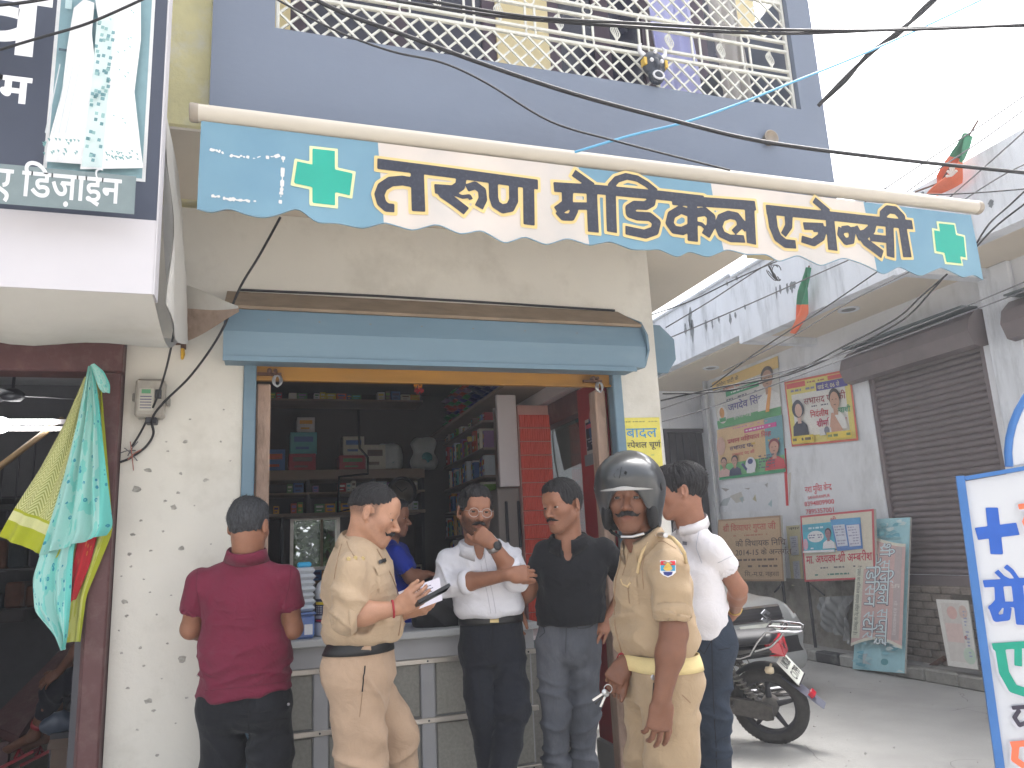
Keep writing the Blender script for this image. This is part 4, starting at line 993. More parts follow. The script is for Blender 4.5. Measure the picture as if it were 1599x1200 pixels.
MB().tube([T(-.05, .06, -.125), T(-.01, .068, -.134), T(.03, .06, -.134)], .006, 6).build('strap_buckle', STEEL, HEL)
# keys in his hand
KY = thing('key_bunch', 'bunch of keys hanging from the helmeted officer right hand', 'keys', J(945, 1085, -.08)); kb = MB()
kb.tube([J(950, 1076, -.1) + (CAM_R * math.cos(t) + np.array([0, 0, 1]) * math.sin(t)) * .014 for t in np.linspace(0, 6.28, 15)[:-1]], .0016, 5, closed=True); kb.build('key_ring', STEEL, KY)
for q, (u, v) in enumerate(((930, 1100), (938, 1104), (926, 1094))):
    p0, p1 = J(950, 1078, -.1 - .004 * q), J(u, v, -.1 - .006 * q); ax = nrm(p1 - p0); ay = nrm(np.cross(ax, CAM_A)); kb = MB(); kb.obox(lerp(p0, p1, .65), ax, ay, np.cross(ax, ay), np.linalg.norm(p1 - p0) * .35, .0035, .001)
    kb.revolve([(0, -.0012), (.011, -.0012), (.011, .0012), (0, .0012)], lerp(p0, p1, .22), np.cross(ax, ay), 10); kb.build('key', STEEL if q else LEATHER, KY)

# ---- young man in the white polo shirt
J, K = joints(3.5)
g = Fig('young man in white polo shirt, hand behind his back, near the motorcycle', at_ground(J(1112, 1100)), dirn(-.9, -.12)); g.ends = []
g.torso(J(1101, 1025), J(1089, 945), J(1086, 885), J(1108, 853, -.12), J(1066, 842, .15), J(1080, 815), [.165, .165, .17], [.102, .1, .1], sh=.058)
Ll = [J(1113, 857, -.13), J(1153, 920, -.06), J(1148, 955, .16)]; Rr = [J(1066, 848, .16), J(1080, 930, .24), J(1125, 965, .2)]
g.arm(*Ll, .95); g.arm(*Rr, .9)
g.sleeve(Ll[0], lerp(Ll[0], Ll[1], .5), .064, .064); g.sleeve(Rr[0], lerp(Rr[0], Rr[1], .5), .06, .058)
g.head(J(1064, 768), dirn(-.95, .18, -.05), (0, 0, 1), 1.0, J(1079, 816))
g.hand(Ll[2], dirn(-.7, .2, -.35), nrm(dirn(.3, -1, .2)), 1, (.9, 1, 1, 1), .03, (.4, .3, .3), .95)
g.legs(J(1105, 1008, .09), J(1106, 1130, .1), K(1112, .12), J(1114, 1010, -.08), J(1118, 1130, -.09), K(1130, -.08), J(1104, 1003), J(1101, 970), (.082, .064, .058), (.15, .108), butt=.012)
sf = [(J(1105, 960), .15, (.3, 0, 1), .045, .007), (J(1125, 905), .1, (.9, 0, .5), .04, .006), (J(1085, 910), .12, (.8, 0, .6), .05, .005)]
g.build(SK4, HAIR, 'fringe', shirt=WHITE2, shirtname='polo_shirt', trs=BLUEJ, sfolds=sf, tfolds=[(J(1115, 1120, -.1), .16, (.3, 0, 1), .04, .007), (J(1118, 1180, -.1), .12, (0, 0, 1), .03, .006), (J(1110, 1040), .1, (.5, 0, 1), .03, .005)], hem=[(J(1108, 992), (.06, 0, -1))], ttop=(J(1107, 960), (0, 0, 1)), seed=8, grow=.012, tname='jeans', eyes=False)
g.collar(WHITE2, .026, .03, .5)
g.seam('armhole_seam', WSEAM, [(1092, 830), (1088, 855), (1097, 880)], .0025); g.seam('sleeve_seam', WSEAM, [(1121, 879), (1148, 866)], .0025); g.patch('chest_logo', flatmat((120, 120, 130)), [(1067, 845), (1074, 846), (1074, 852), (1067, 851)], .003, 4, 3)
for pp in ([(1090, 1010), (1100, 1022), (1112, 1000)], [(1122, 1015), (1140, 1012)]): g.seam('pocket_seam', DARKSEAM, pp, .003, .003, g.tbvh)
g.seam('side_seam', DARKSEAM, [(1112, 1002), (1114, 1080), (1120, 1199)], .003, .003, g.tbvh)
g.band('bracelet', g.skin, lerp(Ll[1], Ll[2], .9), Ll[2] - Ll[1], .008, .001, GOLD, .003, 20)
g.shoe(K(1112, .12), g.F, LEATHER); g.shoe(K(1130, -.08), g.F, LEATHER)
# ================================================================ setting
def M(name, c, rough=.8, **k): return mat(name, srgb(c), rough, **k)
CONC = M('concrete_ground', (156, 155, 152), .9, var=.14, vscale=1.2, bump=.35, bscale=40, stain=srgb((130, 128, 124)), stain_scale=.7, stain_amt=.35)
WALLW = M('white_plaster', (216, 212, 202), .85, var=.05, vscale=2, bump=.25, bscale=25, stain=srgb((168, 162, 148)), stain_scale=2.2, stain_amt=.45)
WALLR = M('weathered_white_plaster', (222, 224, 228), .88, var=.07, vscale=1.5, bump=.25, bscale=20, stain=srgb((150, 152, 150)), stain_scale=1.4, stain_amt=.6, stretch=(1, 1, .45))
SOFF = M('soffit_paint', (214, 204, 188), .85, var=.06, vscale=1.5, bump=.15, bscale=18)
SLATE = M('slate_blue_paint', (111, 121, 138), .7, var=.05, vscale=1.1, bump=.12, bscale=14, stain=srgb((103, 108, 122)), stain_scale=.9, stain_amt=.5, stretch=(.5, 1, 1))
YELLOWP = M('old_yellow_paint', (228, 220, 168), .85, var=.1, vscale=5, bump=.4, bscale=30, stain=srgb((226, 226, 222)), stain_scale=3, stain_amt=.8)
CREAM = M('cream_paint', (214, 200, 158), .8, var=.06, vscale=3)
PLUM = M('plum_frame', (62, 44, 60), .5, var=.15, vscale=6); DGLASS = M('dark_pane', (26, 28, 48), .12, var=.2, vscale=1.5)
IVORY = M('ivory_metal', (204, 204, 196), .5, var=.06, vscale=20)
BLUEG = M('blue_grey_sheet', (106, 132, 148), .55, var=.08, vscale=3, bump=.1, bscale=12, stain=srgb((132, 150, 160)), stain_scale=2.5, stain_amt=.5, stretch=(.3, 1, 1))
DUST = M('dusty_sheet', (142, 124, 104), .9, var=.18, vscale=8, bump=.2, bscale=40); OCHRE = M('ochre_bar', (176, 126, 50), .6, var=.2, vscale=6, bump=.15, bscale=25, stretch=(.2, 1, 1), stain=srgb((120, 84, 44)), stain_scale=5, stain_amt=.5)
PINKW = M('worn_pink_wood', (186, 158, 140), .9, var=.14, vscale=10, bump=.7, bscale=30, stain=srgb((128, 106, 90)), stain_scale=14, stain_amt=.8, stretch=(1, 1, .3))
REDP = M('red_enamel', (158, 34, 38), .45, var=.08, vscale=4); REDT = M('red_tile', (214, 88, 72), .25, var=.1, vscale=7, bump=.1, bscale=20); GROUT = M('pale_grout', (196, 150, 140), .9)
BROWNF = M('brown_frame_paint', (92, 58, 58), .55, var=.12, vscale=8, bump=.2, bscale=30, stain=srgb((140, 120, 112)), stain_scale=9, stain_amt=.35)
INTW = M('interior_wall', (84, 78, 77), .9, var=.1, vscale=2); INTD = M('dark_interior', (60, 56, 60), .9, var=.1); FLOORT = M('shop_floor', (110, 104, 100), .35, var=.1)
WOODS = M('shelf_wood', (150, 130, 112), .7, var=.15, vscale=8, stretch=(.2, 1, 1)); LAM = M('white_laminate', (212, 204, 204), .5, var=.03)
ALU = M('brushed_strip', (190, 184, 176), .35, metal=.7, var=.1, vscale=10); PANELG = M('grey_speckle_panel', (140, 138, 130), .5, var=.16, vscale=60, stain=srgb((120, 118, 112)), stain_scale=2, stain_amt=.5); CTRG = M('grey_counter_laminate', (164, 164, 166), .5, var=.05); CTOP = M('counter_top_sheet', (184, 186, 186), .4, var=.05)
RUST = M('rusty_pipe', (96, 70, 58), .9, var=.3, vscale=30); DKMETAL = M('dark_metal', (44, 44, 50), .5, var=.15)
CANV = M('canvas_white', (204, 202, 196), .85, var=.06, vscale=3, bump=.3, bscale=8, stretch=(1, 1, .5), stain=srgb((170, 164, 152)), stain_scale=2, stain_amt=.5)
SIGNN = M('navy_flex', (64, 70, 86), .5, var=.05); SIGNW = M('white_flex', (200, 197, 201), .55, var=.02)

def struct(o, nm=None): o['kind'] = 'structure'; return o
struct(MB().box(-70, 70, -70, 90, -.3, 0).build('ground', CONC))
o = MB().box(-70, 70, -70, 1.6, .0005, .004).build('road', M('dusty_bounce_road', (176, 171, 163), .95, var=.12, vscale=2)); struct(o)  # unseen sheet, added pale to bounce warm light onto the shopfront
# small cracks and grit on the open yard
mb = MB(); r = random.Random(4)
for k in range(26):
    x, y = r.uniform(2.8, 6.), r.uniform(2.6, 7.); a = r.uniform(0, 6.28); pts = []
    for q in range(7): pts.append((x, y)); a += r.uniform(-.6, .6); x += .07 * math.cos(a); y += .07 * math.sin(a)
    w_ = r.uniform(.0015, .003); pts = np.array(pts); T_ = np.gradient(pts, axis=0); nn = np.stack([-T_[:, 1], T_[:, 0]], 1); nn /= np.linalg.norm(nn, axis=1)[:, None]
    mb.grid(np.stack([np.c_[pts - nn * w_, np.full(7, .003)], np.c_[pts + nn * w_, np.full(7, .003)]], 1), False)
o = mb.build('ground_crack', M('crack_dark', (112, 110, 108), .95)); o['kind'] = 'structure'
mb = MB()
for k in range(160):
    x, y, s_ = r.uniform(2.6, 6.0), r.uniform(2.4, 8.), r.uniform(.002, .007); mb.obox((x, y, s_ * .4), nrm((r.random(), r.random(), .2)), nrm((-r.random(), r.random(), .1)), (0, 0, 1), s_, s_ * .7, s_ * .5)
o = mb.build('grit', M('grit_grey', (150, 148, 144), .95)); o['kind'] = 'stuff'

# ---------------------------------------------------------------- pharmacy building
FY = 4.08
PH_B = thing('pharmacy_building', 'slate blue and white corner building that houses the open chemist shop', 'building', (1.0, 6.0, 0))
def part(name, m, fn, parent=PH_B): mb = MB(); fn(mb); return mb.build(name, m, parent)
part('front_wall', WALLW, lambda b: (b.box(-.64, -.092, FY, FY + .2, 0, 3.25), b.box(2.047, 2.30, FY, FY + .2, 0, 3.25), b.box(-.092, 2.047, FY, FY + .2, 2.43, 3.25)))
part('side_wall', WALLW, lambda b: (b.box(2.052, 2.30, FY + .2, 4.6, 0, 3.25), b.box(2.10, 2.30, 6.6, 10.45, 0, 3.25), b.box(2.10, 2.30, 4.6, 6.6, 2.45, 3.25)))
part('balcony_slab', SOFF, lambda b: b.box(-.24, 3.04, 3.342, 10.45, 3.252, 3.36))
part('parapet', SLATE, lambda b: (b.box(-.24, 3.045, 3.22, 3.34, 3.245, 3.775), b.box(-.24, .025, 3.22, 3.34, 3.775, 6.2), b.box(2.885, 3.045, 3.22, 3.34, 3.775, 6.2), b.bbox(2.925, 3.045, 3.342, 10.4, 3.36, 4.6, .012)))
part('corner_pillar', YELLOWP, lambda b: b.bbox(-.50, -.245, 3.36, FY + .2, 3.31, 6.2, .01))
part('pillar_soffit', SOFF, lambda b: b.box(-.50, -.245, 3.365, FY - .004, 3.296, 3.308))
part('upper_wall', CREAM, lambda b: (b.box(-.6, .12, 4.25, 4.4, 3.362, 6.2), b.box(1.43, 1.80, 4.25, 4.4, 3.362, 6.2), b.box(2.62, 2.72, 4.25, 4.4, 3.362, 6.2), b.box(3.28, 3.5, 4.25, 4.4, 3.362, 6.2)))
part('upper_ceiling', SOFF, lambda b: b.box(-.6, 3.5, 3.342, 6.0, 6.2, 6.3))
for x0, x1 in ((.12, 1.43), (1.80, 2.62), (2.72, 3.28)):
    dw = part('balcony_door', PLUM, lambda b: (b.box(x0, x0 + .09, 4.27, 4.33, 3.362, 5.6), b.box(x1 - .09, x1, 4.27, 4.33, 3.362, 5.6), b.box((x0 + x1) / 2 - .06, (x0 + x1) / 2 + .06, 4.27, 4.33, 3.362, 5.6), b.box(x0 + .09, x1 - .09, 4.27, 4.33, 3.362, 3.62), b.box(x0 + .09, x1 - .09, 4.27, 4.33, 4.36, 4.45), b.box(x0, x1, 4.27, 4.33, 5.6, 6.2)))
    for a, c in ((x0 + .09, (x0 + x1) / 2 - .06), ((x0 + x1) / 2 + .06, x1 - .09)): part('pane', DGLASS, lambda b: b.box(a, c, 4.295, 4.305, 3.62, 5.6), dw)
sp = part('drain_spout', M('dirty_steel', (150, 140, 128), .5, metal=.6), lambda b: b.revolve([(.036, -.02), (.036, .03), (.044, .03), (.044, .036), (.038, .036), (.034, .022), (0, .022)], (2.63, 3.22, 3.55), (0, -1, 0), 18))
# pits in the plaster of the left pier
mb = MB(); r = random.Random(21)
pits = [(290, 690, 7), (278, 770, 5), (272, 792, 9), (232, 735, 10), (215, 765, 14), (258, 783, 5), (283, 740, 5), (255, 830, 4), (221, 813, 5), (202, 866, 6), (205, 885, 4), (196, 940, 9), (198, 962, 5), (260, 690, 3), (225, 905, 3), (284, 857, 9), (304, 790, 3), (263, 705, 4), (322, 750, 8), (220, 1012, 5), (285, 1030, 11), (232, 1095, 9), (240, 1110, 6), (310, 1055, 5), (268, 930, 3), (245, 960, 3), (190, 900, 3), (350, 640, 3), (330, 850, 3), (262, 1005, 4), (215, 1140, 4), (275, 1130, 3), (246, 1180, 5), (225, 1040, 4), (300, 975, 3), (244, 655, 3), (297, 655, 4), (190, 1020, 4), (208, 835, 6), (236, 860, 4), (186, 985, 3), (200, 1075, 5), (253, 1060, 3), (292, 1090, 4), (312, 1120, 3), (235, 925, 3), (360, 720, 3), (345, 690, 4)]
for u, v, s_ in pits:
    c = onY(u, v, FY - .0012); n_ = 9; rr = [s_ * .0018 * r.uniform(.55, 1.15) for _ in range(n_)]; V_ = [(c[0] + rr[i] * math.cos(i * 6.283 / n_) * 1.1, c[1], c[2] + rr[i] * .8 * math.sin(i * 6.283 / n_)) for i in range(n_)]
    mb.add([c] + V_, [(0, (i + 1) % n_ + 1, i + 1) for i in range(n_)][::-1])
    V2 = [(c[0] + (p[0] - c[0]) * 1.45 + r.uniform(-.003, .003), c[1] + .0006, c[2] + (p[2] - c[2]) * 1.4) for p in V_]
o = mb.build('plaster_pit', M('bare_mortar', (164, 160, 152), .95, var=.35, vscale=60, bump=.6, bscale=80), PH_B); o['kind'] = 'stuff'
# shutter housing, bar and channels
BX0, BX1 = -.18, 2.06
hs = part('shutter_housing', BLUEG, lambda b: (b.prism([(BX0, y, z) for y, z in [(FY - .004, 2.64), (3.80, 2.617), (3.752, 2.492), (3.785, 2.378), (FY - .004, 2.40)]], (BX1 - BX0, 0, 0)), b.box(BX0, BX1 - .06, 3.772, 3.78, 2.352, 2.376)))
part('housing_top', DUST, lambda b: b.prism([(BX0 - .002, y, z) for y, z in [(FY - .004, 2.80), (FY - .004, 2.643), (3.795, 2.62), (3.785, 2.632)]], (BX1 - BX0 + .004, 0, 0)), hs)
part('housing_end', BLUEG, lambda b: b.prism([(BX1 + .002, y, z) for y, z in [(FY - .004, 2.79), (3.81, 2.655), (3.745, 2.56), (3.74, 2.47), (3.80, 2.39), (FY - .004, 2.40)]], (.012, 0, 0)), hs)
mb = MB()
for k in range(7):
    u = 420 + k * 88; c = onY(u, 540 + k * 3.5, 3.724); mb.revolve([(.006, 0), (.006, .003), (0, .004)], (c[0] * .92, 3.782, 2.56), (0, -1, 0), 8)
mb.build('rivet', DUST, hs)
mb = MB(); mb.tube([(BX0 + .06, FY - .01, 2.808), (.6, FY - .012, 2.815), (1.4, FY - .012, 2.81), (2.04, FY - .01, 2.805)], .007, 6); mb.build('dust_line', DKMETAL, hs)
bar = part('shutter_bar', OCHRE, lambda b: (b.bbox(-.045, 1.985, 4.10, 4.15, 2.335, 2.43, .006), b.box(-.045, 1.985, 4.085, 4.10, 2.33, 2.342)))
for x in (.075, 1.90):
    pl = part('padlock', STEEL, lambda b: (b.tube([(x + .022 * math.cos(t), 4.072, 2.325 + .028 * math.sin(t)) for t in np.linspace(0, 2 * math.pi, 19)[:-1]], .006, 6, closed=True), b.tube([(x + .013 * math.cos(t), 4.064, 2.32 + .03 * math.sin(t)) for t in np.linspace(0, 2 * math.pi, 17)[:-1]], .004, 6, closed=True)), bar)
    part('hasp', RUST, lambda b: (b.box(x - .10, x + .02, 4.066, 4.083, 2.352, 2.366), b.revolve([(.012, 0), (.012, .03), (.0, .032)], (x - .04, 4.083, 2.375), (0, -1, 0), 10), b.revolve([(.01, 0), (.01, .025), (.0, .027)], (x - .01, 4.083, 2.375), (0, -1, 0), 10)), bar)
for x0, x1 in ((-.09, -.028), (1.985, 2.045)): part('shutter_channel', BLUEG, lambda b: b.bbox(x0, x1, FY - .022, FY + .06, 0, 2.41, .006))
part('door_jamb', PINKW, lambda b: b.bbox(-.026, .045, FY + .09, FY + .19, 0, 2.33, .008)); part('door_jamb', PINKW, lambda b: b.bbox(1.915, 1.983, FY + .09, FY + .19, 0, 2.33, .008))
part('red_pillar', REDP, lambda b: (b.bbox(1.97, 2.05, FY + .2, 4.58, .28, 2.41, .006),)); part('pillar_base', CONC, lambda b: b.bbox(1.955, 2.052, FY + .195, 4.6, 0, .28, .01))
# poster stuck on the red pillar
pl = Plane(onX(918, 712, 1.968), (0, -1, 0), (0, 0, 1)); pl.U = np.array([0, -1., 0]); pl.V = np.array([0, 0, 1.]); pl.N = np.cross(pl.U, pl.V)
q0, q1 = pl.px(918, 720), pl.px(935, 648)
pr = Print(pl, .0008); pr.rect(q0[0], q0[1], q1[0], q1[1], (170, 160, 156)); pr.rect(q0[0] + .01, q0[1] + .06, q1[0] - .02, q1[1] - .02, (30, 28, 44))
pr.disc((q0[0] + q1[0]) / 2, q0[1] + .2, .05, .1, (40, 70, 110)); pr.disc((q0[0] + q1[0]) / 2, q0[1] + .27, .03, .04, (160, 110, 110)); pr.rect(q0[0] + .02, q1[1] - .06, q1[0] - .03, q1[1] - .035, (180, 80, 100)); hatch(pr, q0[0] + .02, q0[1] + .07, q1[0] - .03, q0[1] + .14, 4, (150, 150, 160), 3)
tag(pr.build('film_poster'), 'torn dark film poster stuck on the red pillar', 'poster')
part('paper_flap', M('grey_paper', (120, 120, 122), .9), lambda b: b.box(1.962, 1.966, 4.33, 4.5, 1.9, 1.97), PH_B)

# ---- inside of the chemist shop
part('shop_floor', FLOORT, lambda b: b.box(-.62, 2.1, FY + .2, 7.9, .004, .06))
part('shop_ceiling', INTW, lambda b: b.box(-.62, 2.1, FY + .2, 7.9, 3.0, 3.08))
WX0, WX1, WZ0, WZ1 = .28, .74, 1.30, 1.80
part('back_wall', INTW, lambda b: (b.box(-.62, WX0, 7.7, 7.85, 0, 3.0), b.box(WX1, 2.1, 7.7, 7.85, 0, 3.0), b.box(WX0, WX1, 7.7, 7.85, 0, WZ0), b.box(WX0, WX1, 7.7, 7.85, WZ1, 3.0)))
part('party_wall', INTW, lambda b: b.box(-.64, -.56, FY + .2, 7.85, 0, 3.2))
wn = part('rear_window', ALU, lambda b: (b.box(WX0, WX0 + .03, 7.66, 7.86, WZ0, WZ1), b.box(WX1 - .03, WX1, 7.66, 7.86, WZ0, WZ1), b.box(WX0 + .03, WX1 - .03, 7.66, 7.86, WZ1 - .03, WZ1), b.box(WX0 + .03, WX1 - .03, 7.66, 7.86, WZ0, WZ0 + .03)))
part('pane', mat('clear_glass', (.9, .95, .93), .02, var=0, trans=1., spec=.5), lambda b: b.box(WX0 + .03, WX1 - .03, 7.775, 7.783, WZ0 + .03, WZ1 - .03), wn)
part('window_post', M('pale_post', (170, 150, 120), .6), lambda b: (b.box(.56, .585, 7.69, 7.73, WZ0, WZ1),), wn)
YT0 = 5.16; XT0, XT1 = onY(813, 700, 5.15)[0], onY(862, 700, 5.15)[0]
pt = part('tiled_pier', GROUT, lambda b: b.box(XT0, XT1, YT0, YT0 + .28, 0, 2.42))
# red fluted tiles
tl = MB(); tw, th_ = XT1 - XT0 - .004, .094; ns = 13
prof = []
for k in range(ns): x0 = k * tw / ns; prof += [(x0, 0.), (x0 + tw / ns * .3, .005), (x0 + tw / ns * .7, .005)]
prof.append((tw, 0.)); G = np.array([[(x_, -.01 - d_, z_) for z_ in (0.003, th_ - .003)] for x_, d_ in prof]); tl.grid(G, False)
tl.add([(0, -.01, 0.003), (tw, -.01, 0.003), (tw, -.01, th_ - .003), (0, -.01, th_ - .003), (0, 0, 0), (tw, 0, 0), (tw, 0, th_), (0, 0, th_)], [(0, 4, 5, 1), (2, 6, 7, 3), (0, 3, 7, 4), (1, 5, 6, 2)])
TM = mesh('tile', np.concatenate(tl.V), tl.F, REDT)
for r_ in range(23): link('tile', TM, pt, (XT0 + .002, YT0 - .001, .1 + r_ * .098))
XP0 = onY(778, 700, 5.2)[0]
part('white_panel', LAM, lambda b: b.bbox(XP0, XT0 - .006, 5.18, 5.22, 1.84, 2.5, .004))
part('white_beam', LAM, lambda b: b.bbox(1.93, 2.05, 4.60, 7.6, 2.43, 2.53, .004)); part('brown_lintel', BROWNF, lambda b: b.bbox(1.985, 2.09, 4.6, 6.6, 2.27, 2.425, .004))
part('wooden_ledge', WOODS, lambda b: b.bbox(1.62, 2.06, 4.62, 7.68, 2.532, 2.56, .004))
gp = part('side_glazing', DKMETAL, lambda b: (b.box(2.055, 2.085, 4.605, 4.64, .9, 2.268), b.box(2.055, 2.085, 6.55, 6.595, .9, 2.268), b.box(2.055, 2.085, 4.64, 6.55, .9, .94), b.box(2.055, 2.085, 5.52, 5.56, .94, 2.268)))
for y0, y1 in ((4.642, 5.518), (5.562, 6.548)): part('pane', mat('dimming_pane', (.42, .45, .45), .02, var=0, trans=1., spec=.5), lambda b: b.box(2.066, 2.072, y0, y1, .942, 2.267), gp)  # dark tint added to dim the bright lane behind the opening
# side shutter housing round the corner
part('side_shutter_housing', BLUEG, lambda b: (b.prism([(2.302 + x, 4.45, z) for x, z in ((0, 2.83), (.24, 2.83), (.335, 2.74), (.335, 2.61), (.27, 2.52), (0, 2.52))], (0, 2.1, 0)),))
part('housing_end', BLUEG, lambda b: b.prism([(2.302 + x, 4.43, z) for x, z in ((0, 2.84), (.245, 2.84), (.345, 2.745), (.345, 2.605), (.275, 2.51), (0, 2.51))], (0, .018, 0)))

# ---------------------------------------------------------------- balcony railing
RL = thing('balcony_railing', 'ivory painted metal balcony railing of lattice, rings and leaf scrolls', 'railing', (1.45, 3.28, 3.775))
RX0, RX1, RY = .03, 2.88, 3.26
for z, h_ in ((3.785, .016), (3.988, .018), (4.034, .016), (4.164, .016), (4.226, .018), (4.50, .05)): part('rail', IVORY, lambda b: b.bbox(RX0, RX1, RY - .01, RY + .01, z - h_ / 2, z + h_ / 2, .003), RL)
for x in (RX0 + .006, RX1 - .008): part('post', IVORY, lambda b: b.bbox(x - .008, x + .008, RY - .012, RY + .012, 3.777, 4.52, .002), RL)
def lattice(z0, z1, step):
    h_ = z1 - z0; mm = {}
    for sgn in (1, -1):
        L_ = h_ * math.sqrt(2); mb = MB(); mb.obox((0, 0, 0), nrm((sgn, 0, 1)), (0, 1, 0), nrm((-1, 0, sgn)) * sgn, L_ / 2, .004, .0052); mm[sgn] = mesh('lattice_bar', np.concatenate(mb.V), mb.F, IVORY)
    n_ = int((RX1 - RX0 - h_) / step)
    for sgn in (1, -1):
        for k in range(n_ + 1): link('lattice_bar', mm[sgn], RL, (RX0 + h_ / 2 + .01 + k * step, RY + .004 * sgn, (z0 + z1) / 2))
        for k in (1, 2):   # the clipped bars at each end
            cut = h_ - k * step
            if cut > .03:
                for side in (0, 1):
                    mb = MB(); xe = RX0 + .012 if side == 0 else RX1 - .012; zz = (z0 if (sgn > 0) == (side == 1) else z1)
                    up_ = 1 if zz == z0 else -1; mb.obox((xe + (cut / 2) * (1 if side == 0 else -1), RY + .004 * sgn, zz + up_ * cut / 2), nrm((sgn, 0, 1)), (0, 1, 0), nrm((-1, 0, sgn)) * sgn, cut * .707, .004, .0052); mb.build('lattice_bar', IVORY, RL)
lattice(3.793, 3.979, .094); lattice(4.235, 4.476, .094)
rg = MB(); rg.tube([(.0265 * math.cos(t), 0, .0265 * math.sin(t)) for t in np.linspace(0, 2 * math.pi, 19)[:-1]], .0055, 6, closed=True); RGM = mesh('ring', np.concatenate(rg.V), rg.F, IVORY)
sc_ = MB()
for e in (-.028, -.018, -.007, .006, .019): sc_.tube([(e * math.sin(math.pi * t) * 1.0 + .006 * math.sin(2 * math.pi * t), 0, -.05 + .1 * t) for t in np.linspace(0, 1, 10)], .0032, 5)
sc_.tube([(0, 0, -.065), (0, 0, -.048)], [.004, .009], 6); sc_.tube([(0, 0, .048), (0, 0, .062)], [.009, .003], 6); SCM = mesh('leaf_scroll', np.concatenate(sc_.V), sc_.F, IVORY)
vb = MB(); vb.bbox(-.006, .006, -.005, .005, -.057, .057, .001); VBM = mesh('upright', np.concatenate(vb.V), vb.F, IVORY)
x = .30
while x < 2.86:
    for z in (4.010, 4.196): link('ring', RGM, RL, (x, RY - .004, z))
    for e in (-.026, .026): link('upright', VBM, RL, (x + e, RY, 4.099))
    if x + .16 < 2.86: link('leaf_scroll', SCM, RL, (x + .162, RY - .002, 4.099))
    x += .327
link('leaf_scroll', SCM, RL, (.14, RY - .002, 4.099))
# horned mask hung against the evil eye
MK = thing('mask', 'dark horned mask with white and yellow patches hung on the balcony railing', 'mask', (1.95, 3.2, 3.8))
mc = np.array([1.955, 3.215, 3.885]); E3 = lambda c, r, k=.01, op='u': ell(mc + np.array(c), r, None, k, op)
V, Q = sdf_mesh([E3((0, 0, .02), (.07, .035, .075)), E3((0, -.015, -.06), (.045, .032, .05)), E3((-.03, -.035, .02), (.018, .012, .014), .01, 's'), E3((.03, -.035, .02), (.018, .012, .014), .01, 's'), seg(mc + [0, -.035, .02], mc + [0, -.045, -.02], .012, .016, None, .01)], .006); smobj('face', V, Q, M('mask_dark', (44, 50, 62), .5, var=.3, vscale=40), MK)
for e in (-1, 1): mb = MB(); mb.tube([mc + [e * .045, 0, .06], mc + [e * .075, 0, .085], mc + [e * .078, 0, .115], mc + [e * .06, 0, .135]], [.014, .012, .009, .003], 8); mb.build('horn', M('mask_white', (210, 210, 214), .5), MK)
mb = MB(); mb.tube([mc + [.03 * math.cos(t), -.042, -.07 + .022 * math.sin(t)] for t in np.linspace(0, 6.28, 15)[:-1]], .006, 6, closed=True)
for e in (-1, 1): mb.revolve([(.012, 0), (.012, .004), (0, .006)], mc + [e * .03, -.036, .018], (0, -1, 0), 10)
mb.revolve([(.012, 0), (.01, .006), (0, .008)], mc + [.0, -.03, .075], (0, -1, 0), 10); mb.build('white_patch', MATS['mask_white'], MK)
mb = MB()
for e in (-1, 1): mb.obox(mc + [e * .062, -.01, .015], (1, 0, 0), (0, 1, 0), (0, 0, 1), .008, .02, .02)
mb.build('yellow_patch', M('mask_yellow', (206, 170, 70), .6), MK)
# washing and a curtain behind the railing
def sheet(name, label, cat, x0, x1, z0, z1, y, m, waves, group=None):
    G = np.array([[(x0 + (x1 - x0) * i / 24 + .02 * math.sin(j * .7 + i * .3), y + .03 * math.sin(i * waves * .26) + .01 * math.sin(j + i), z0 + (z1 - z0) * j / 8) for j in range(9)] for i in range(25)]); mb = MB().grid(G); return tag(mb.build(name, m), label, cat, group)
sheet('hung_cloth', 'lavender cloth hung to dry behind the balcony railing', 'cloth', 2.30, 2.62, 3.5, 5.2, 3.75, M('lavender_cloth', (172, 174, 214), .85, var=.06), 2.2)
sheet('hung_cloth', 'pale grey cloth hung beside the lavender cloth on the balcony', 'cloth', 2.66, 2.86, 3.6, 5.3, 3.62, M('pale_grey_cloth', (190, 186, 182), .85, var=.08), 3.1)

# ---------------------------------------------------------------- awning
AW = thing('shop_awning', 'blue and white scalloped shop awning with hand painted black Hindi lettering', 'awning', (1.8, 3.05, 3.0)); AY = 3.02
tube_m = M('roller_tube_paint', (190, 182, 168), .45, var=.06, vscale=6, bump=.08, bscale=20, stretch=(.1, 1, 1))
TL, TR_ = onY(300, 176, AY), onY(1528, 325, AY)
part('roller_tube', tube_m, lambda b: b.tube([lerp(TL, TR_, t) for t in np.linspace(0, 1, 12)], .037, 20), AW)
part('end_cap', M('cap_grey', (150, 140, 126), .5), lambda b: (b.revolve([(.0, .0), (.036, .0), (.039, .006), (.039, .03), (.037, .034)], TL - [.008, 0, 0], (1, 0, 0), 20), b.revolve([(.0, .0), (.036, .0), (.039, .006), (.039, .03), (.037, .034)], TR_ + [.008, 0, 0], (-1, 0, 0), 20)), AW)
part('arm', tube_m, lambda b: [b.box(x - .02, x + .02, AY + .03, 3.215, TL[2] - .02, TL[2] + .015) for x in (.2, 1.5, 2.8)], AW)
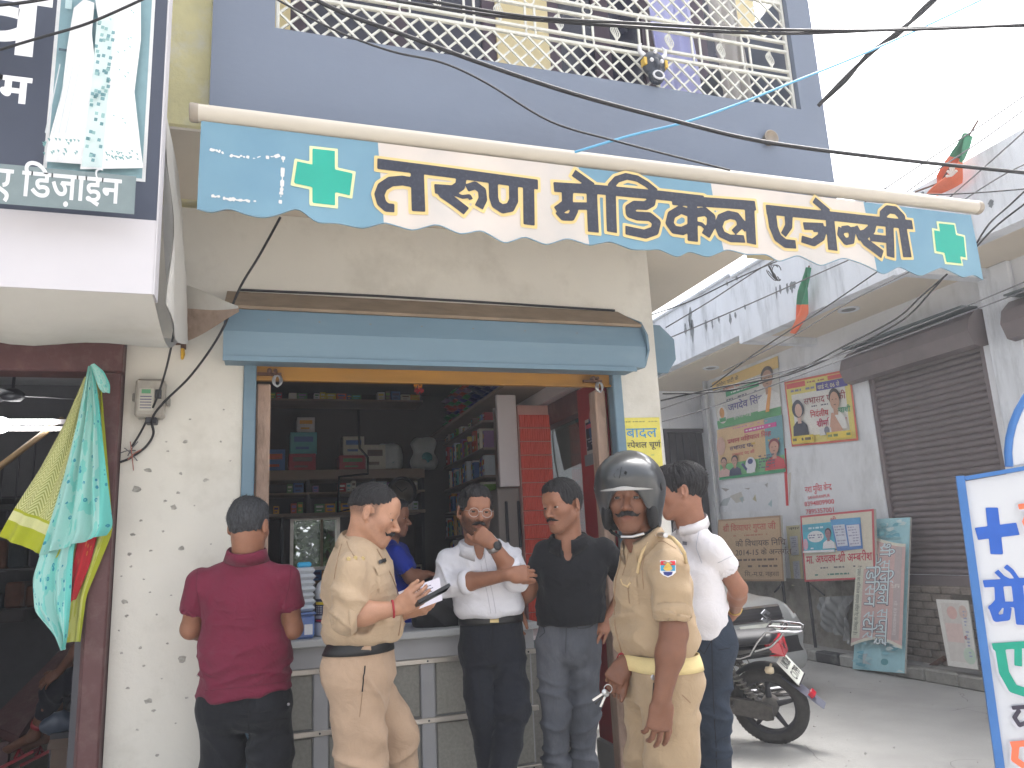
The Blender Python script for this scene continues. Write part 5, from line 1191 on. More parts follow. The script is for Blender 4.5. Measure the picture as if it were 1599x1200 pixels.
# valance: cloth colours are dyed panels; gathered scallops at the hem
BLUV, WHTV = srgb((110, 150, 170)), srgb((208, 199, 190))
m = bpy.data.materials.new('awning_cloth'); m.use_nodes = True; n = m.node_tree; b_ = n.nodes['Principled BSDF']; b_.inputs['Roughness'].default_value = .6
tcn = n.nodes.new('ShaderNodeTexCoord'); vm = n.nodes.new('ShaderNodeVectorMath'); vm.operation = 'DOT_PRODUCT'; vm.inputs[1].default_value = (1, 0, .06); n.links.new(tcn.outputs['Object'], vm.inputs[0])
mr = n.nodes.new('ShaderNodeMapRange'); mr.inputs[1].default_value = -2.2; mr.inputs[2].default_value = 2.2; n.links.new(vm.outputs['Value'], mr.inputs[0])
rp = n.nodes.new('ShaderNodeValToRGB'); rp.color_ramp.interpolation = 'CONSTANT'; n.links.new(mr.outputs[0], rp.inputs[0])
xs = [onY(u, v, AY)[0] - 1.8 for u, v in ((588, 300), (910, 340), (1116, 345), (1352, 370))]
els = rp.color_ramp.elements; els[0].position = 0; els[0].color = (*BLUV, 1); els[1].position = (xs[0] + 2.2) / 4.4; els[1].color = (*WHTV, 1)
for x_, c_ in zip(xs[1:], (BLUV, WHTV, BLUV)): e_ = els.new((x_ + 2.2) / 4.4); e_.color = (*c_, 1)
nz = n.nodes.new('ShaderNodeTexNoise'); nz.inputs['Scale'].default_value = 3.; nz.inputs['Detail'].default_value = 6; n.links.new(tcn.outputs['Object'], nz.inputs['Vector'])
rz = n.nodes.new('ShaderNodeValToRGB'); rz.color_ramp.elements[0].position = .3; rz.color_ramp.elements[1].position = .75; rz.color_ramp.elements[0].color = (.82, .86, .9, 1); rz.color_ramp.elements[1].color = (1.1, 1.05, 1.02, 1); n.links.new(nz.outputs[0], rz.inputs[0])
mx = n.nodes.new('ShaderNodeMix'); mx.data_type = 'RGBA'; mx.blend_type = 'MULTIPLY'; mx.inputs[0].default_value = 1.; n.links.new(rp.outputs[0], mx.inputs[6]); n.links.new(rz.outputs[0], mx.inputs[7]); n.links.new(mx.outputs[2], b_.inputs['Base Color'])
b_.inputs['Subsurface Weight'].default_value = 0.; MATS['awning_cloth'] = m
topL, topR = onY(315, 192, AY), onY(1513, 338, AY)
hem_px = [(308, 326), (330, 333), (358, 326), (385, 338), (412, 345), (437, 340), (465, 330), (494, 353), (528, 352), (567, 359), (600, 349), (644, 364), (680, 355), (717, 372), (750, 364), (788, 383), (820, 370), (854, 384), (885, 374), (918, 387), (950, 380), (985, 392), (1015, 391), (1030, 389), (1060, 403), (1075, 393), (1103, 405), (1130, 394), (1160, 402), (1195, 400), (1215, 411), (1245, 400), (1278, 419), (1310, 407), (1345, 417), (1380, 430), (1405, 416), (1436, 433), (1465, 420), (1500, 436), (1520, 430), (1536, 438)]
hem = np.array([onY(u, v, AY) for u, v in hem_px]); NX = 220; NZ = 12
hx = np.linspace(hem[0, 0], hem[-1, 0], NX)
# round scallops through the measured hem points
tpar = hem[:, 0]; hz = np.interp(hx, tpar, hem[:, 2]); hz = np.convolve(np.pad(hz, 1, 'edge'), np.array([1, 2, 1]) / 4, 'valid')
G = np.zeros((NX, NZ, 3))
for i in range(NX):
    s_ = i / (NX - 1); xt = topL[0] + (topR[0] - topL[0]) * s_; zt = topL[2] + (topR[2] - topL[2]) * s_
    for j in range(NZ):
        t = j / (NZ - 1); G[i, j] = (xt + (hx[i] - xt) * t, AY - .014 - .014 * t * math.sin(hx[i] * 9.2 + .6) * t - .006 * math.sin(hx[i] * 3.1) * t, zt + (hz[i] - zt) * t)
mb = MB().grid(G); B = G + [0, .004, 0]; mb.grid(B[::-1]); mb.grid(np.stack([G[:, -1], B[:, -1]], 1), False); mb.grid(np.stack([G[0], B[0]], 1), False); mb.grid(np.stack([G[-1], B[-1]], 1), False)
VAL = mb.build('valance', m, AW)
def val_y(x, z):
    zt = topL[2] + (topR[2] - topL[2]) * (x - topL[0]) / (topR[0] - topL[0]); zb = np.interp(x, hx, hz); t = np.clip((zt - z) / (zt - zb), 0, 1.2)
    return AY - .014 - .014 * t * np.sin(x * 9.2 + .6) * t - .006 * np.sin(x * 3.1) * t
hm_ = MB(); hm_.tube([(hx[i], val_y(hx[i], hz[i]) - .001, hz[i] + .002) for i in range(0, NX, 1)], .0028, 5); hm_.build('hem_piping', M('hem_thread', (120, 150, 166), .8), AW)
# hand painted letters, stroke by stroke (spots of the photograph turned into places on the cloth)
C1 = lambda P_: [(560 + x / 2.961, 160 + y / 2.961) for x, y in P_]; C2 = lambda P_: [(1050 + x / 2.913, 220 + y / 2.913) for x, y in P_]
S1 = [([(88, 283), (832, 379)], 46), ([(272, 300), (278, 506)], 60), ([(258, 372), (205, 362), (150, 366), (112, 390), (98, 425), (108, 462), (132, 484), (168, 488)], 50, 40),
      ([(478, 345), (470, 388), (440, 408), (352, 402)], 46), ([(372, 398), (392, 428), (440, 462), (498, 508)], 44), ([(440, 425), (480, 440), (512, 436), (520, 452)], 18, 20), ([(500, 398), (540, 385), (572, 408), (576, 448), (556, 488)], 36, 40),
      ([(624, 355), (626, 440), (636, 472), (668, 492), (704, 484), (720, 452), (718, 370)], 42), ([(788, 372), (794, 562)], 52),
      ([(905, 390), (1100, 402), (1390, 428), (1600, 452)], 42), ([(996, 325), (1085, 388)], 36), ([(968, 400), (968, 470), (940, 488), (918, 500)], 54, 40), ([(925, 500), (950, 528), (985, 530), (1000, 500), (985, 470)], 34), ([(975, 478), (1082, 480)], 34), ([(1080, 400), (1086, 602)], 50),
      ([(1168, 412), (1172, 602)], 48), ([(1168, 425), (1170, 385), (1196, 356), (1240, 342), (1290, 352), (1335, 378), (1378, 412)], 30), ([(1362, 420), (1356, 462), (1330, 476), (1282, 474), (1256, 490), (1258, 514), (1290, 524), (1350, 526), (1384, 552), (1376, 590), (1330, 606), (1236, 590)], 40)]
S2 = [([(0, 268), (380, 296)], 42), ([(92, 280), (97, 456)], 46), ([(85, 330), (40, 312), (0, 335), (-8, 372), (14, 402), (50, 408), (86, 392)], 36), ([(108, 328), (150, 322), (178, 346), (176, 388), (152, 432)], 38), ([(100, 372), (135, 380), (155, 400)], 18),
      ([(352, 292), (358, 472)], 46), ([(340, 405), (312, 372), (292, 345), (258, 338), (222, 352), (208, 390), (222, 428), (260, 448), (326, 450)], 38, 34), ([(300, 352), (306, 392), (276, 420)], 26),
      ([(428, 313), (1096, 382)], 38), ([(452, 325), (462, 392), (482, 440), (518, 466), (566, 470)], 44, 36), ([(530, 335), (532, 388), (508, 428)], 40, 26),
      ([(646, 268), (712, 325)], 30), ([(716, 335), (726, 502)], 42), ([(598, 388), (690, 392)], 32), ([(640, 402), (716, 406)], 26), ([(688, 395), (676, 440), (642, 464), (590, 446)], 36, 30),
      ([(768, 398), (762, 430), (784, 462), (812, 456), (818, 424), (800, 402), (772, 406)], 30), ([(796, 410), (835, 405), (850, 398)], 26),
      ([(916, 365), (908, 402), (882, 424), (838, 436)], 38), ([(852, 424), (880, 462), (962, 516)], 38), ([(900, 440), (990, 448)], 30), ([(990, 370), (1002, 526)], 40), ([(1048, 378), (1078, 527)], 40), ([(1050, 390), (1046, 345), (1018, 316), (984, 312), (962, 332), (962, 372)], 34)]
STK = []
sc1 = 1 / 2.961; sc2 = 1 / 2.913
def toval(u, v): p = onY(u, v, AY - .02); return (p[0], p[2])
for S_, C_, k_ in ((S1, C1, sc1), (S2, C2, sc2)):
    for s_ in S_:
        q = [toval(*p) for p in C_(s_[0])]; mid = C_(s_[0])[len(s_[0]) // 2]; px_m = abs(toval(mid[0] + 1, mid[1])[0] - toval(*mid)[0]); pz_m = abs(toval(mid[0], mid[1] + 1)[1] - toval(*mid)[1]); f_ = k_ * .5 * (px_m + pz_m)
        STK.append((q, s_[1] * f_) + ((s_[2] * f_,) if len(s_) > 2 else ()))
def on_val(V2, off): return np.array([(x, val_y(x, z) - off, z) for x, z in V2])
PBLK = M('sign_paint_black', (38, 42, 58), .5, var=.12, vscale=30, stain=srgb((110, 112, 120)), stain_scale=60, stain_amt=.25); PYEL = M('sign_paint_cream', (222, 196, 132), .6, var=.06)
# the words, each a part: outline behind, black in front
groups = [STK[:9], STK[9:18] + STK[18:26], STK[26:]]
for k_, S_ in enumerate(groups):
    V2, F_ = strokes2d(S_, .0058, .0135); lo = obj('lettering', on_val(V2, .0026), F_, PYEL, VAL)
    V2, F_ = strokes2d(S_, .005, 0.); obj('lettering', on_val(V2, .0046), F_, PBLK, VAL)
GRN = M('cross_green', (20, 158, 138), .55, var=.06); PALEY = M('cross_outline', (214, 220, 168), .6)
for (a, b2, c_, d_, w_) in (((506, 234), (506, 320), (462, 270), (549, 288), 35), ((1479, 350), (1490, 411), (1461, 376), (1508, 386), 24)):
    ppm = abs(toval(a[0] + 1, a[1])[0] - toval(*a)[0]); S_ = [([toval(*a), toval(*b2)], w_ * ppm), ([toval(*c_), toval(*d_)], w_ * 1.12 * ppm)]
    def ext(S_, e): return [([tuple(np.array(s_[0][0]) - (np.array(s_[0][1]) - np.array(s_[0][0])) / np.linalg.norm(np.array(s_[0][1]) - np.array(s_[0][0])) * e), tuple(np.array(s_[0][1]) + (np.array(s_[0][1]) - np.array(s_[0][0])) / np.linalg.norm(np.array(s_[0][1]) - np.array(s_[0][0])) * e)], s_[1] + 2 * e) for s_ in S_]
    V2, F_ = strokes2d(ext(S_, .012), .006); obj('cross', on_val(V2, .0026), F_, PALEY, VAL); V2, F_ = strokes2d(S_, .006); obj('cross', on_val(V2, .0046), F_, GRN, VAL)
# peeling white border at the left end
mb2 = []
PEEL = M('peeled_white', (216, 216, 214), .8); r = random.Random(5)
for line in ([(328, 231), (360, 242), (395, 246), (443, 243)], [(443, 243), (441, 290), (438, 318)], [(330, 303), (362, 309), (402, 316)]):
    for q in range(len(line) - 1):
        (u0, v0), (u1, v1) = line[q], line[q + 1]; n_ = 7
        for t in range(n_):
            if r.random() < .28: continue
            a = t / n_; b2 = (t + r.uniform(.6, 1.3)) / n_; mb2.append(([toval(u0 + (u1 - u0) * a, v0 + (v1 - v0) * a + r.uniform(-1.5, 1.5)), toval(u0 + (u1 - u0) * b2, v0 + (v1 - v0) * b2 + r.uniform(-1.5, 1.5))], r.uniform(.004, .016)))
V2, F_ = strokes2d(mb2, .004); obj('peeled_border', on_val(V2, .0026), F_, PEEL, VAL)['kind'] = 'stuff'
# ================================================================ building across the lane
WXR = 6.3
SB = thing('side_building', 'weathered white single storey building with roller shutters across the lane', 'building', (7., 7., 0))
sp_ = lambda name, m, fn, parent=None: part(name, m, fn, parent or SB)
SHA = (5.16, 6.60, .80, 3.06); SHB = (2.95, 4.62, .80, 3.02)
sp_('wall', WALLR, lambda b: (b.box(WXR, 9., SHA[1], 9.75, .86, 4.3), b.box(WXR, 9., SHB[1], SHA[0], 0, 4.3), b.box(WXR, 9., SHA[0], SHA[1], SHA[3], 4.3), b.box(WXR, 9., 2.0, SHB[0], 0, 4.3), b.box(WXR, 9., SHB[0], SHB[1], SHB[3], 4.3)))
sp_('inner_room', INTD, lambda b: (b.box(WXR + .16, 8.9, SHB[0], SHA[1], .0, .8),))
sp_('recess_wall', WALLR, lambda b: (b.box(2.3, 9., 10.45, 10.6, 3.1, 4.3), b.box(2.3, 5.9, 10.45, 10.6, 0, 3.1), b.box(6.62, 9., 9.75, 10.6, 0, 4.3)))
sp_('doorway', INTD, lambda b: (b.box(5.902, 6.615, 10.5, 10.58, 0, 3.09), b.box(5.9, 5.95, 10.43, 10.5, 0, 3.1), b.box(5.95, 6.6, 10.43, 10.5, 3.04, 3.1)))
sp_('doorway', DKMETAL, lambda b: [b.box(6.0 + k * .12, 6.02 + k * .12, 10.46, 10.48, 0, 3.04) for k in range(5)])
sp_('roof_slab', SOFF, lambda b: (b.box(5.452, 9., 2.0, 10.6, 3.70, 3.82)))
# fascia in stepped lengths with water streaks
FASC = M('streaked_fascia', (218, 222, 228), .88, var=.08, vscale=2, bump=.2, bscale=18, stain=srgb((120, 126, 130)), stain_scale=2.4, stain_amt=.55, stretch=(1, 2.2, .45))
sp_('fascia', FASC, lambda b: (b.box(5.3, 5.45, 7.42, 10.44, 3.72, 4.46), b.box(5.3, 5.45, 5.06, 7.42, 3.615, 4.42), b.box(5.3, 5.45, 2.0, 5.06, 3.60, 4.26), b.box(5.452, 6.298, 7.30, 7.42, 3.615, 3.698), b.box(5.452, 6.298, 4.95, 5.06, 3.60, 3.698)))
sp_('coping', FASC, lambda b: (b.bbox(5.26, 5.49, 7.42, 10.44, 4.462, 4.5, .01), b.bbox(5.26, 5.49, 5.06, 7.42, 4.422, 4.46, .01)))
mb = MB(); r = random.Random(8)
for u, v, l_ in ((1078, 480, 62), (1081, 500, 45), (1076, 492, 28), (1102, 500, 22), (1112, 500, 18), (1122, 494, 14), (1140, 490, 22), (1148, 488, 12), (1070, 505, 24), (1212, 448, 26), (1218, 445, 18), (1229, 443, 20), (1236, 440, 22), (1240, 440, 14), (1163, 476, 10), (1135, 440, 8), (1150, 432, 8), (1440, 300, 20), (1547, 312, 16), (1392, 350, 14)):
    p = onX(u, v, 5.297); q = onX(u + 2, v + l_, 5.297); w_ = r.uniform(.02, .04) if l_ < 40 else .045; n_ = 8
    L_, R2 = [], []
    for t in np.linspace(0, 1, n_): c = lerp(p, q, t); e = w_ * math.sin(math.pi * min(1, t * 1.2 + .08)) ** .7 * r.uniform(.5, 1.2); L_.append((5.2975, c[1] + e, c[2])); R2.append((5.2975, c[1] - e, c[2]))
    mb.grid(np.stack([np.array(L_), np.array(R2)], 1), False)
o = mb.build('mould_streak', M('black_mould', (122, 128, 132), .95, var=.4, vscale=30), SB); o['kind'] = 'stuff'
for y in (8.9, 6.25, 4.0):
    rl = sp_('recessed_light', WALLR, lambda b: b.revolve([(.11, 0), (.11, -.012), (.075, -.012), (.075, -.004)], (5.85, y, 3.70), (0, 0, 1), 20)); part('lamp', M('dead_lamp', (90, 92, 88), .4), lambda b: b.revolve([(0, -.008), (.072, -.008)][::-1], (5.85, y, 3.70), (0, 0, 1), 18), rl)
sp_('wall_pillar', FASC, lambda b: b.bbox(WXR - .06, WXR - .002, SHB[1] + .12, SHA[0] - .1, 0, 3.698, .01))
sp_('drain_pipe', M('grey_pipe', (176, 178, 180), .5), lambda b: (b.tube([(WXR - .06, 9.70, .1), (WXR - .06, 9.70, 1.9), (WXR - .06, 9.70, 3.69)], .035, 10), b.tube([(WXR - .06, 9.70, 1.85), (WXR - .06, 9.70, 1.93)], .046, 10)))
# shutters
SHM = M('brown_shutter', (116, 106, 107), .55, metal=.15, var=.12, vscale=5, bump=.1, bscale=15, stain=srgb((124, 108, 108)), stain_scale=3, stain_amt=.4)
def shutter(y0, y1, z0, z1, n_, ztop):
    x = WXR + .05; pitch = (z1 - z0 - .16) / n_; mb = MB()
    pf = [(0, 0), (-.012, .12), (-.02, .38), (-.018, .62), (-.004, .86), (.004, 1.)]
    G = np.array([[(dx, yy, t * pitch) for yy in (0, y1 - y0 - .1)] for dx, t in pf]); mb.grid(G, False); mb.grid(G[::-1] + [.006, 0, 0], False)
    SM = mesh('slat', np.concatenate(mb.V), mb.F, SHM); sh = sp_('roller_shutter', SHM, lambda b: (b.bbox(x - .025, x + .02, y0 + .05, y1 - .05, z0, z0 + .155, .006), b.box(x - .035, x - .024, y0 + .06, y1 - .06, z0 + .02, z0 + .035)))
    for k in range(n_): link('slat', SM, sh, (x, y0 + .05, z0 + .16 + k * pitch))
    for yy in (y0, y1 - .05): part('guide_rail', SHM, lambda b: b.bbox(x - .045, x + .03, yy, yy + .05, z0 - .02, z1, .004), sh)
    hb = [(0, .0), (0, .34), (-.07, .34), (-.18, .25), (-.22, .13), (-.17, .0), (-.08, -.02)]
    part('housing', SHM, lambda b: b.prism([(WXR - .002 + dx, y0 - .06, z1 - .04 + dz) for dx, dz in hb], (0, y1 - y0 + .22, 0)), sh)
    part('housing_cap', M('dusty_green_sheet', (94, 104, 108), .7, var=.2), lambda b: b.box(WXR - .2, WXR - .004, y0 - .02, y1 + .1, z1 + .324, z1 + .34), sh)
    return sh
shutter(*SHA, 34, 0); shutter(*SHB, 33, 0)
# brick plinth: every brick its own piece, broken plaster at the far end
MORT = M('dark_mortar', (112, 106, 98), .95, var=.2, vscale=20, bump=.4, bscale=60); BRK = M('old_brick', (138, 128, 120), .92, var=.22, vscale=14, bump=.6, bscale=60, stain=srgb((104, 92, 84)), stain_scale=6, stain_amt=.6)
PLN = sp_('plinth', MORT, lambda b: b.box(WXR + .012, WXR + .16, SHB[0], 9.7, 0, .858))
sp_('plaster_plinth', M('broken_plaster', (150, 146, 138), .95, var=.25, vscale=5, bump=.9, bscale=14, stain=srgb((84, 80, 76)), stain_scale=3, stain_amt=.8), lambda b: b.grid(np.array([[(WXR - .012 + .02 * vnoise(np.array([[y * 5 + 3, z * 7 + 9, 2.5]]))[0] - .014 * (z > .8), y, z) for z in np.linspace(0, .88 + 0 * y, 14)] for y in np.linspace(6.98, 9.66, 46)])))
BM = []
for k in range(5):
    mb = MB(); rr = random.Random(k); mb.bbox(-.02, .02, 0, .218, 0, .066, rr.uniform(.005, .011)); V_ = np.concatenate(mb.V); V_ += np.array([[rr.uniform(-.005, .005), rr.uniform(-.004, .004), rr.uniform(-.003, .003)] for _ in V_]); BM.append(mesh('brick', V_, mb.F, BRK))
r = random.Random(12)
for row in range(11):
    y = 4.66 + (.11 if row % 2 else 0) - .2
    while y < 6.85:
        if not (row > 8 and r.random() < .25): link('brick', r.choice(BM), PLN, (WXR + .004 + r.uniform(-.006, .006), y, .02 + row * .0765))
        y += .231
# kerb along the lane: blocks painted black and white
KB = thing('kerb', 'worn kerb of black and white painted blocks at the foot of the side building', 'kerb', (6.05, 6.5, 0))
struct(MB().box(6.12, WXR + .01, 2.5, 10.4, .0005, .115).build('pavement', CONC))
y = 4.6; k = 0; KW = M('kerb_white', (160, 160, 156), .9, var=.2, vscale=14, bump=.5, bscale=40, stain=srgb((110, 108, 104)), stain_scale=8, stain_amt=.7); KK = M('kerb_black', (58, 60, 62), .9, var=.25, vscale=14, bump=.5, bscale=40, stain=srgb((120, 118, 114)), stain_scale=8, stain_amt=.6); KP = M('kerb_bare', (138, 136, 130), .92, var=.2, vscale=10, bump=.5, bscale=40)
while y < 10.2: part('kerb_block', (KP if y < 6.6 else (KW, KK)[k % 2]), lambda b: b.bbox(5.98 + r.uniform(-.006, .006), 6.118, y, y + .375, 0, .118 + r.uniform(-.006, .004), .014), KB); y += .38; k += 1

# ---------------------------------------------------------------- bills, boards and lettering on that wall
def wallplane(u, v, x): O = onX(u, v, x); p = Plane(O, (0, -1, 0), (0, 0, 1)); return p
def quadmap(pl, c):
    """bilinear places from four spots of the photograph (bottom left, bottom right, top right, top left)"""
    q = [pl.px(*p) for p in c]; return lambda s, t: lerp(lerp(q[0], q[1], s), lerp(q[3], q[2], s), t)
class QP(Print):
    """print laid out in a sheet's own 0..1 square, however the sheet hangs"""
    fade = .22
    def __init__(s, pl, c, asp, **k): super().__init__(pl, **k); s.f = quadmap(pl, c); s.asp = asp
    def raw(s, V2, F, c, lift=True):
        if not len(V2): return s
        if s.fade and not isinstance(c, bpy.types.Material): c = tuple(int(v + (206 - v) * s.fade) for v in c)
        V2 = np.asarray(V2, float); q = np.array([s.f(a / s.asp, b) for a, b in V2]); return super().raw(q, F, c, lift)
W_ = (224, 222, 214)
def board(name, label, cat, pl, corners, asp, bg, fn, th=.006, x_back=None):
    pr = QP(pl, corners, asp); pr.rect(0, 0, asp, 1, bg); fn(pr); o = pr.build(name); tag(o, label, cat)
    q = [pl.at([pr.f(s_, t_)])[0] for s_, t_ in ((0, 0), (1, 0), (1, 1), (0, 1))]; MB().prism(q, -pl.N * th).build('backing', M('flex_back', (170, 168, 160), .8), o); return o
x_ = WXR - .014
def f1(p):
    a = p.asp; p.rect(0, .8, a, 1, (226, 186, 96)); p.text('कांग्रेस पार्टी के', .1, .86, .1, (60, 40, 30), .012); p.rect(.0, .0, a, .16, (70, 150, 86)); p.rect(.3, .6, a * .72, .7, (44, 142, 90)); hatch(p, .32, .62, a * .7, .68, 1, (225, 225, 220), 2)
    p.text('सभासद पद', .25, .73, .09, (206, 90, 40), .012); hatch(p, .3, .5, a * .68, .56, 1, (60, 60, 80), 4); p.text('जगदेव सिंह', .32, .3, .19, (54, 48, 120), .015); p.text('हाजीमाई', .42, .12, .13, (210, 210, 205), .01)
    p.disc(.16, .26, .12, .18, (230, 226, 220)); p.disc(.16, .3, .06, .11, (214, 140, 60)); p.rect(.08, .12, .24, .2, (50, 140, 80)); p.person(a - .22, .14, .82, (176, 128, 100), (60, 52, 48), (226, 224, 220)); p.poly([(a - .3, .1), (a - .22, .1), (a - .14, .5), (a - .2, .52)], (232, 150, 60))
board('election_poster', 'torn yellow and green election poster touching the ceiling, above the other bills', 'poster', wallplane(1160, 640, x_), [(1122, 670), (1221, 648), (1215, 556), (1112, 598)], 1.45, (206, 204, 196), f1)
def f2(p):
    a = p.asp; p.rect(a * .75, .3, a, 1, (90, 150, 160)); p.rect(0, 0, a, .3, (92, 172, 104)); p.rect(.0, .0, a, .05, (36, 150, 92)); p.rect(.0, .05, .03, 1, (216, 190, 150)); p.rect(a * .45, .82, a * .92, .9, (206, 60, 140)); hatch(p, a * .47, .83, a * .9, .89, 1, (236, 226, 230), 7)
    hatch(p, .3, .93, a * .8, .98, 1, (200, 120, 150), 8); p.text('प्रधान महिपाल सिंह', .22, .68, .12, (192, 52, 74), .012); p.text('सभासद पद', .26, .54, .11, (60, 40, 90), .012); hatch(p, a * .55, .56, a * .95, .63, 1, (212, 168, 60), 5); p.text('सभासद पद की', .3, .42, .08, (196, 60, 70), .01)
    p.disc(.08, .66, .09, .18, (206, 160, 140)); p.person(.13, .05, .42, (190, 140, 116), (36, 30, 32), (210, 170, 160)); p.person(.36, .05, .42, (180, 130, 106), (30, 28, 30), (40, 50, 80)); p.person(a - .14, .06, .6, (198, 140, 116), (120, 40, 50), (196, 46, 54))
    p.disc(.68, .2, .1, .15, (226, 228, 232)); p.rect(.6, .06, .76, .2, (226, 228, 232)); p.disc(.68, .27, .05, .05, (52, 60, 120)); p.poly([(.5, .24), (.54, .26), (.62, .14), (.6, .1)], (52, 60, 120)); hatch(p, .84, .1, 1.12, .36, 5, (70, 70, 90), 9)
board('election_poster', 'green and orange election poster with a gloved hand sign, lower of the left bills', 'poster', wallplane(1170, 700, x_ - .003), [(1124, 750), (1227, 737), (1222, 648), (1120, 672)], 1.25, (216, 176, 120), f2)
def f3(p):
    a = p.asp; p.rect(.03, .03, a - .03, .97, (224, 206, 96)); p.rect(.12, .14, a - .12, .78, (222, 220, 210)); p.rect(.04, .88, .42, .96, (206, 60, 56)); p.rect(a - .4, .9, a - .04, .96, (206, 60, 56)); hatch(p, .46, .9, a - .45, .95, 1, (170, 90, 60), 3)
    hatch(p, .12, .8, a * .48, .87, 1, (110, 110, 140), 12); p.rect(a * .5, .77, a * .95, .89, (52, 44, 130)); p.text('वार्ड नं. 06 से', a * .52, .79, .085, (230, 220, 170), .01); p.text('सभासद पद की', .36, .6, .14, (140, 52, 56), .015); hatch(p, .5, .54, .9, .58, 1, (60, 60, 80), 4); p.text('निर्दलीय', .46, .4, .12, (196, 44, 52), .015); p.text('प्रत्याशी', .9, .41, .11, (40, 140, 90), .015); p.text('श्रीमति पूजा', .56, .25, .13, (190, 40, 80), .015)
    p.person(.24, .14, .6, (204, 160, 140), (34, 36, 50), (38, 42, 58), .9); p.disc(.24, .55, .12, .13, (34, 36, 50)); p.disc(.25, .53, .07, .1, (204, 160, 140)); p.person(a - .3, .18, .64, (190, 140, 110), (36, 32, 30), (226, 226, 220), .9); p.poly([(a - .46, .12), (a - .2, .16), (a - .34, .42), (a - .38, .42)], (196, 140, 112)); p.rect(.62, .12, .84, .22, (206, 206, 208)); p.disc(.76, .18, .05, .06, (90, 90, 104)); p.rect(.06, .04, .5, .15, (228, 196, 52)); hatch(p, .08, .05, .48, .14, 1, (70, 60, 30), 9); p.rect(a - .5, .05, a - .06, .15, (228, 196, 52)); hatch(p, a - .48, .06, a - .08, .14, 1, (90, 110, 40), 10)
board('election_poster', 'red bordered yellow election poster with a woman in a dark scarf and a praying man', 'poster', wallplane(1280, 640, x_ - .004), [(1237, 698), (1341, 688), (1328, 576), (1225, 597)], 1.25, (208, 76, 54), f3)
# painted words and torn bill remains
pl = wallplane(1280, 780, WXR - .0015)
pr = Print(pl, .0002)
for t, u, v, u1, h in (('नशा मुक्ति केन्द्र', 1258, 770, 1300, .105), ('SAHARANPUR', 1262, 780, 1297, .05), ('8394809900', 1257, 791, 1304, .075), ('7895357001', 1259, 803, 1305, .075)):
    a, b2 = pl.px(u, v), pl.px(u1, v - 2); pr.text(t, a[0], a[1], h, (206, 52, 70), .012, w=b2[0] - a[0])
pr.build('painted_words', SB)['kind'] = 'stuff'
def sq(pl, c, col, p): q = [pl.px(*x) for x in c]; p.poly(q, col)
pr = Print(pl, .0004); sq(pl, [(1126, 800), (1216, 796), (1214, 752), (1124, 758)], (214, 217, 222), pr)
for c, col in (([(1140, 775), (1158, 768), (1163, 782), (1150, 786)], (190, 188, 182)), ([(1124, 790), (1130, 780), (1142, 776), (1136, 790)], (176, 184, 188)), ([(1176, 780), (1180, 772), (1182, 784)], (186, 180, 150)), ([(1200, 788), (1206, 780), (1206, 792)], (168, 190, 196)), ([(1155, 778), (1162, 776), (1160, 786)], (160, 176, 180)), ([(1126, 762), (1140, 764), (1134, 768)], (164, 162, 160)), ([(1163, 763), (1172, 762), (1170, 765)], (164, 162, 160)), ([(1195, 757), (1200, 754), (1199, 762)], (164, 164, 164))): sq(pl, c, col, pr)
tag(pr.build('torn_bill'), 'scraped remains of two torn bills under the green election poster', 'poster')
pr = Print(pl, .0006); sq(pl, [(1228, 790), (1232, 790), (1228, 700), (1223, 702)], (206, 70, 74), pr); sq(pl, [(1231, 740), (1236, 738), (1235, 770), (1233, 790)], (196, 190, 182), pr); tag(pr.build('torn_strip'), 'narrow torn red strip hanging beside the green election poster', 'poster')
# notice boards on legs
def f4(p):
    a = p.asp; p.rect(.02, .03, a - .02, .97, (186, 152, 112)); p.text('श्री विद्याधर गुप्ता जी', .1, .8, .14, (176, 62, 44), .015, w=a - .18); hatch(p, .3, .7, a * .8, .745, 1, (166, 90, 60), 5); p.text('की विधायक निधि', .34, .55, .13, (66, 48, 40), .01); p.text('2014-15 के अन्तर्गत', .34, .41, .12, (66, 48, 40), .01)
    for k in range(2): hatch(p, .15, .2 + k * .1, a - .08, .27 + k * .1, 1, (86, 64, 50), 20 + k)
    p.text('सि.-म.प्र. नहसा', .5, .08, .1, (86, 64, 50), .01)
b = board('notice_board', 'tan wooden notice board on legs with red heading, behind the young man', 'notice board', wallplane(1170, 850, WXR - .25), [(1120, 908), (1225, 908), (1219, 805), (1122, 812)], 1.1, (150, 116, 84), f4, .03)
for u in (1136, 1222): p0 = onX(u, 905, WXR - .22); MB().tube([p0, (p0[0], p0[1], .13)], .018, 8).build('leg', DKMETAL, b)
p0, p1 = onX(1210, 925, WXR - .22), onX(1222, 912, WXR - .22); MB().tube([p0, p1], .012, 6).build('brace', DKMETAL, b)
def f5(p):
    a = p.asp; p.rect(.03, .03, a - .03, .97, (214, 204, 182)); p.text('श्री', .5, .86, .1, (196, 50, 60), .012); p.text('मा. अध्यक्ष-श्री अम्बरीश', .06, .27, .17, (190, 36, 56), .016, w=a - .1); hatch(p, .3, .43, a * .75, .48, 1, (90, 90, 120), 3); hatch(p, .3, .17, a * .75, .22, 1, (100, 100, 100), 4); hatch(p, .2, .07, a * .7, .12, 1, (70, 130, 110), 5)
b = board('notice_board', 'red framed cream notice board with two blue handbills pasted over its top', 'notice board', wallplane(1300, 850, WXR - .22), [(1257, 909), (1368, 904), (1365, 795), (1250, 806)], 1.15, (190, 56, 64), f5, .03)
for u in (1261,): p0 = onX(u, 905, WXR - .19); MB().tube([p0, (p0[0] , p0[1], .13)], .018, 8).build('leg', DKMETAL, b)
p0, p1 = onX(1288, 930, WXR - .19), onX(1266, 912, WXR - .19); MB().tube([p0, p1], .01, 6).build('brace', DKMETAL, b)
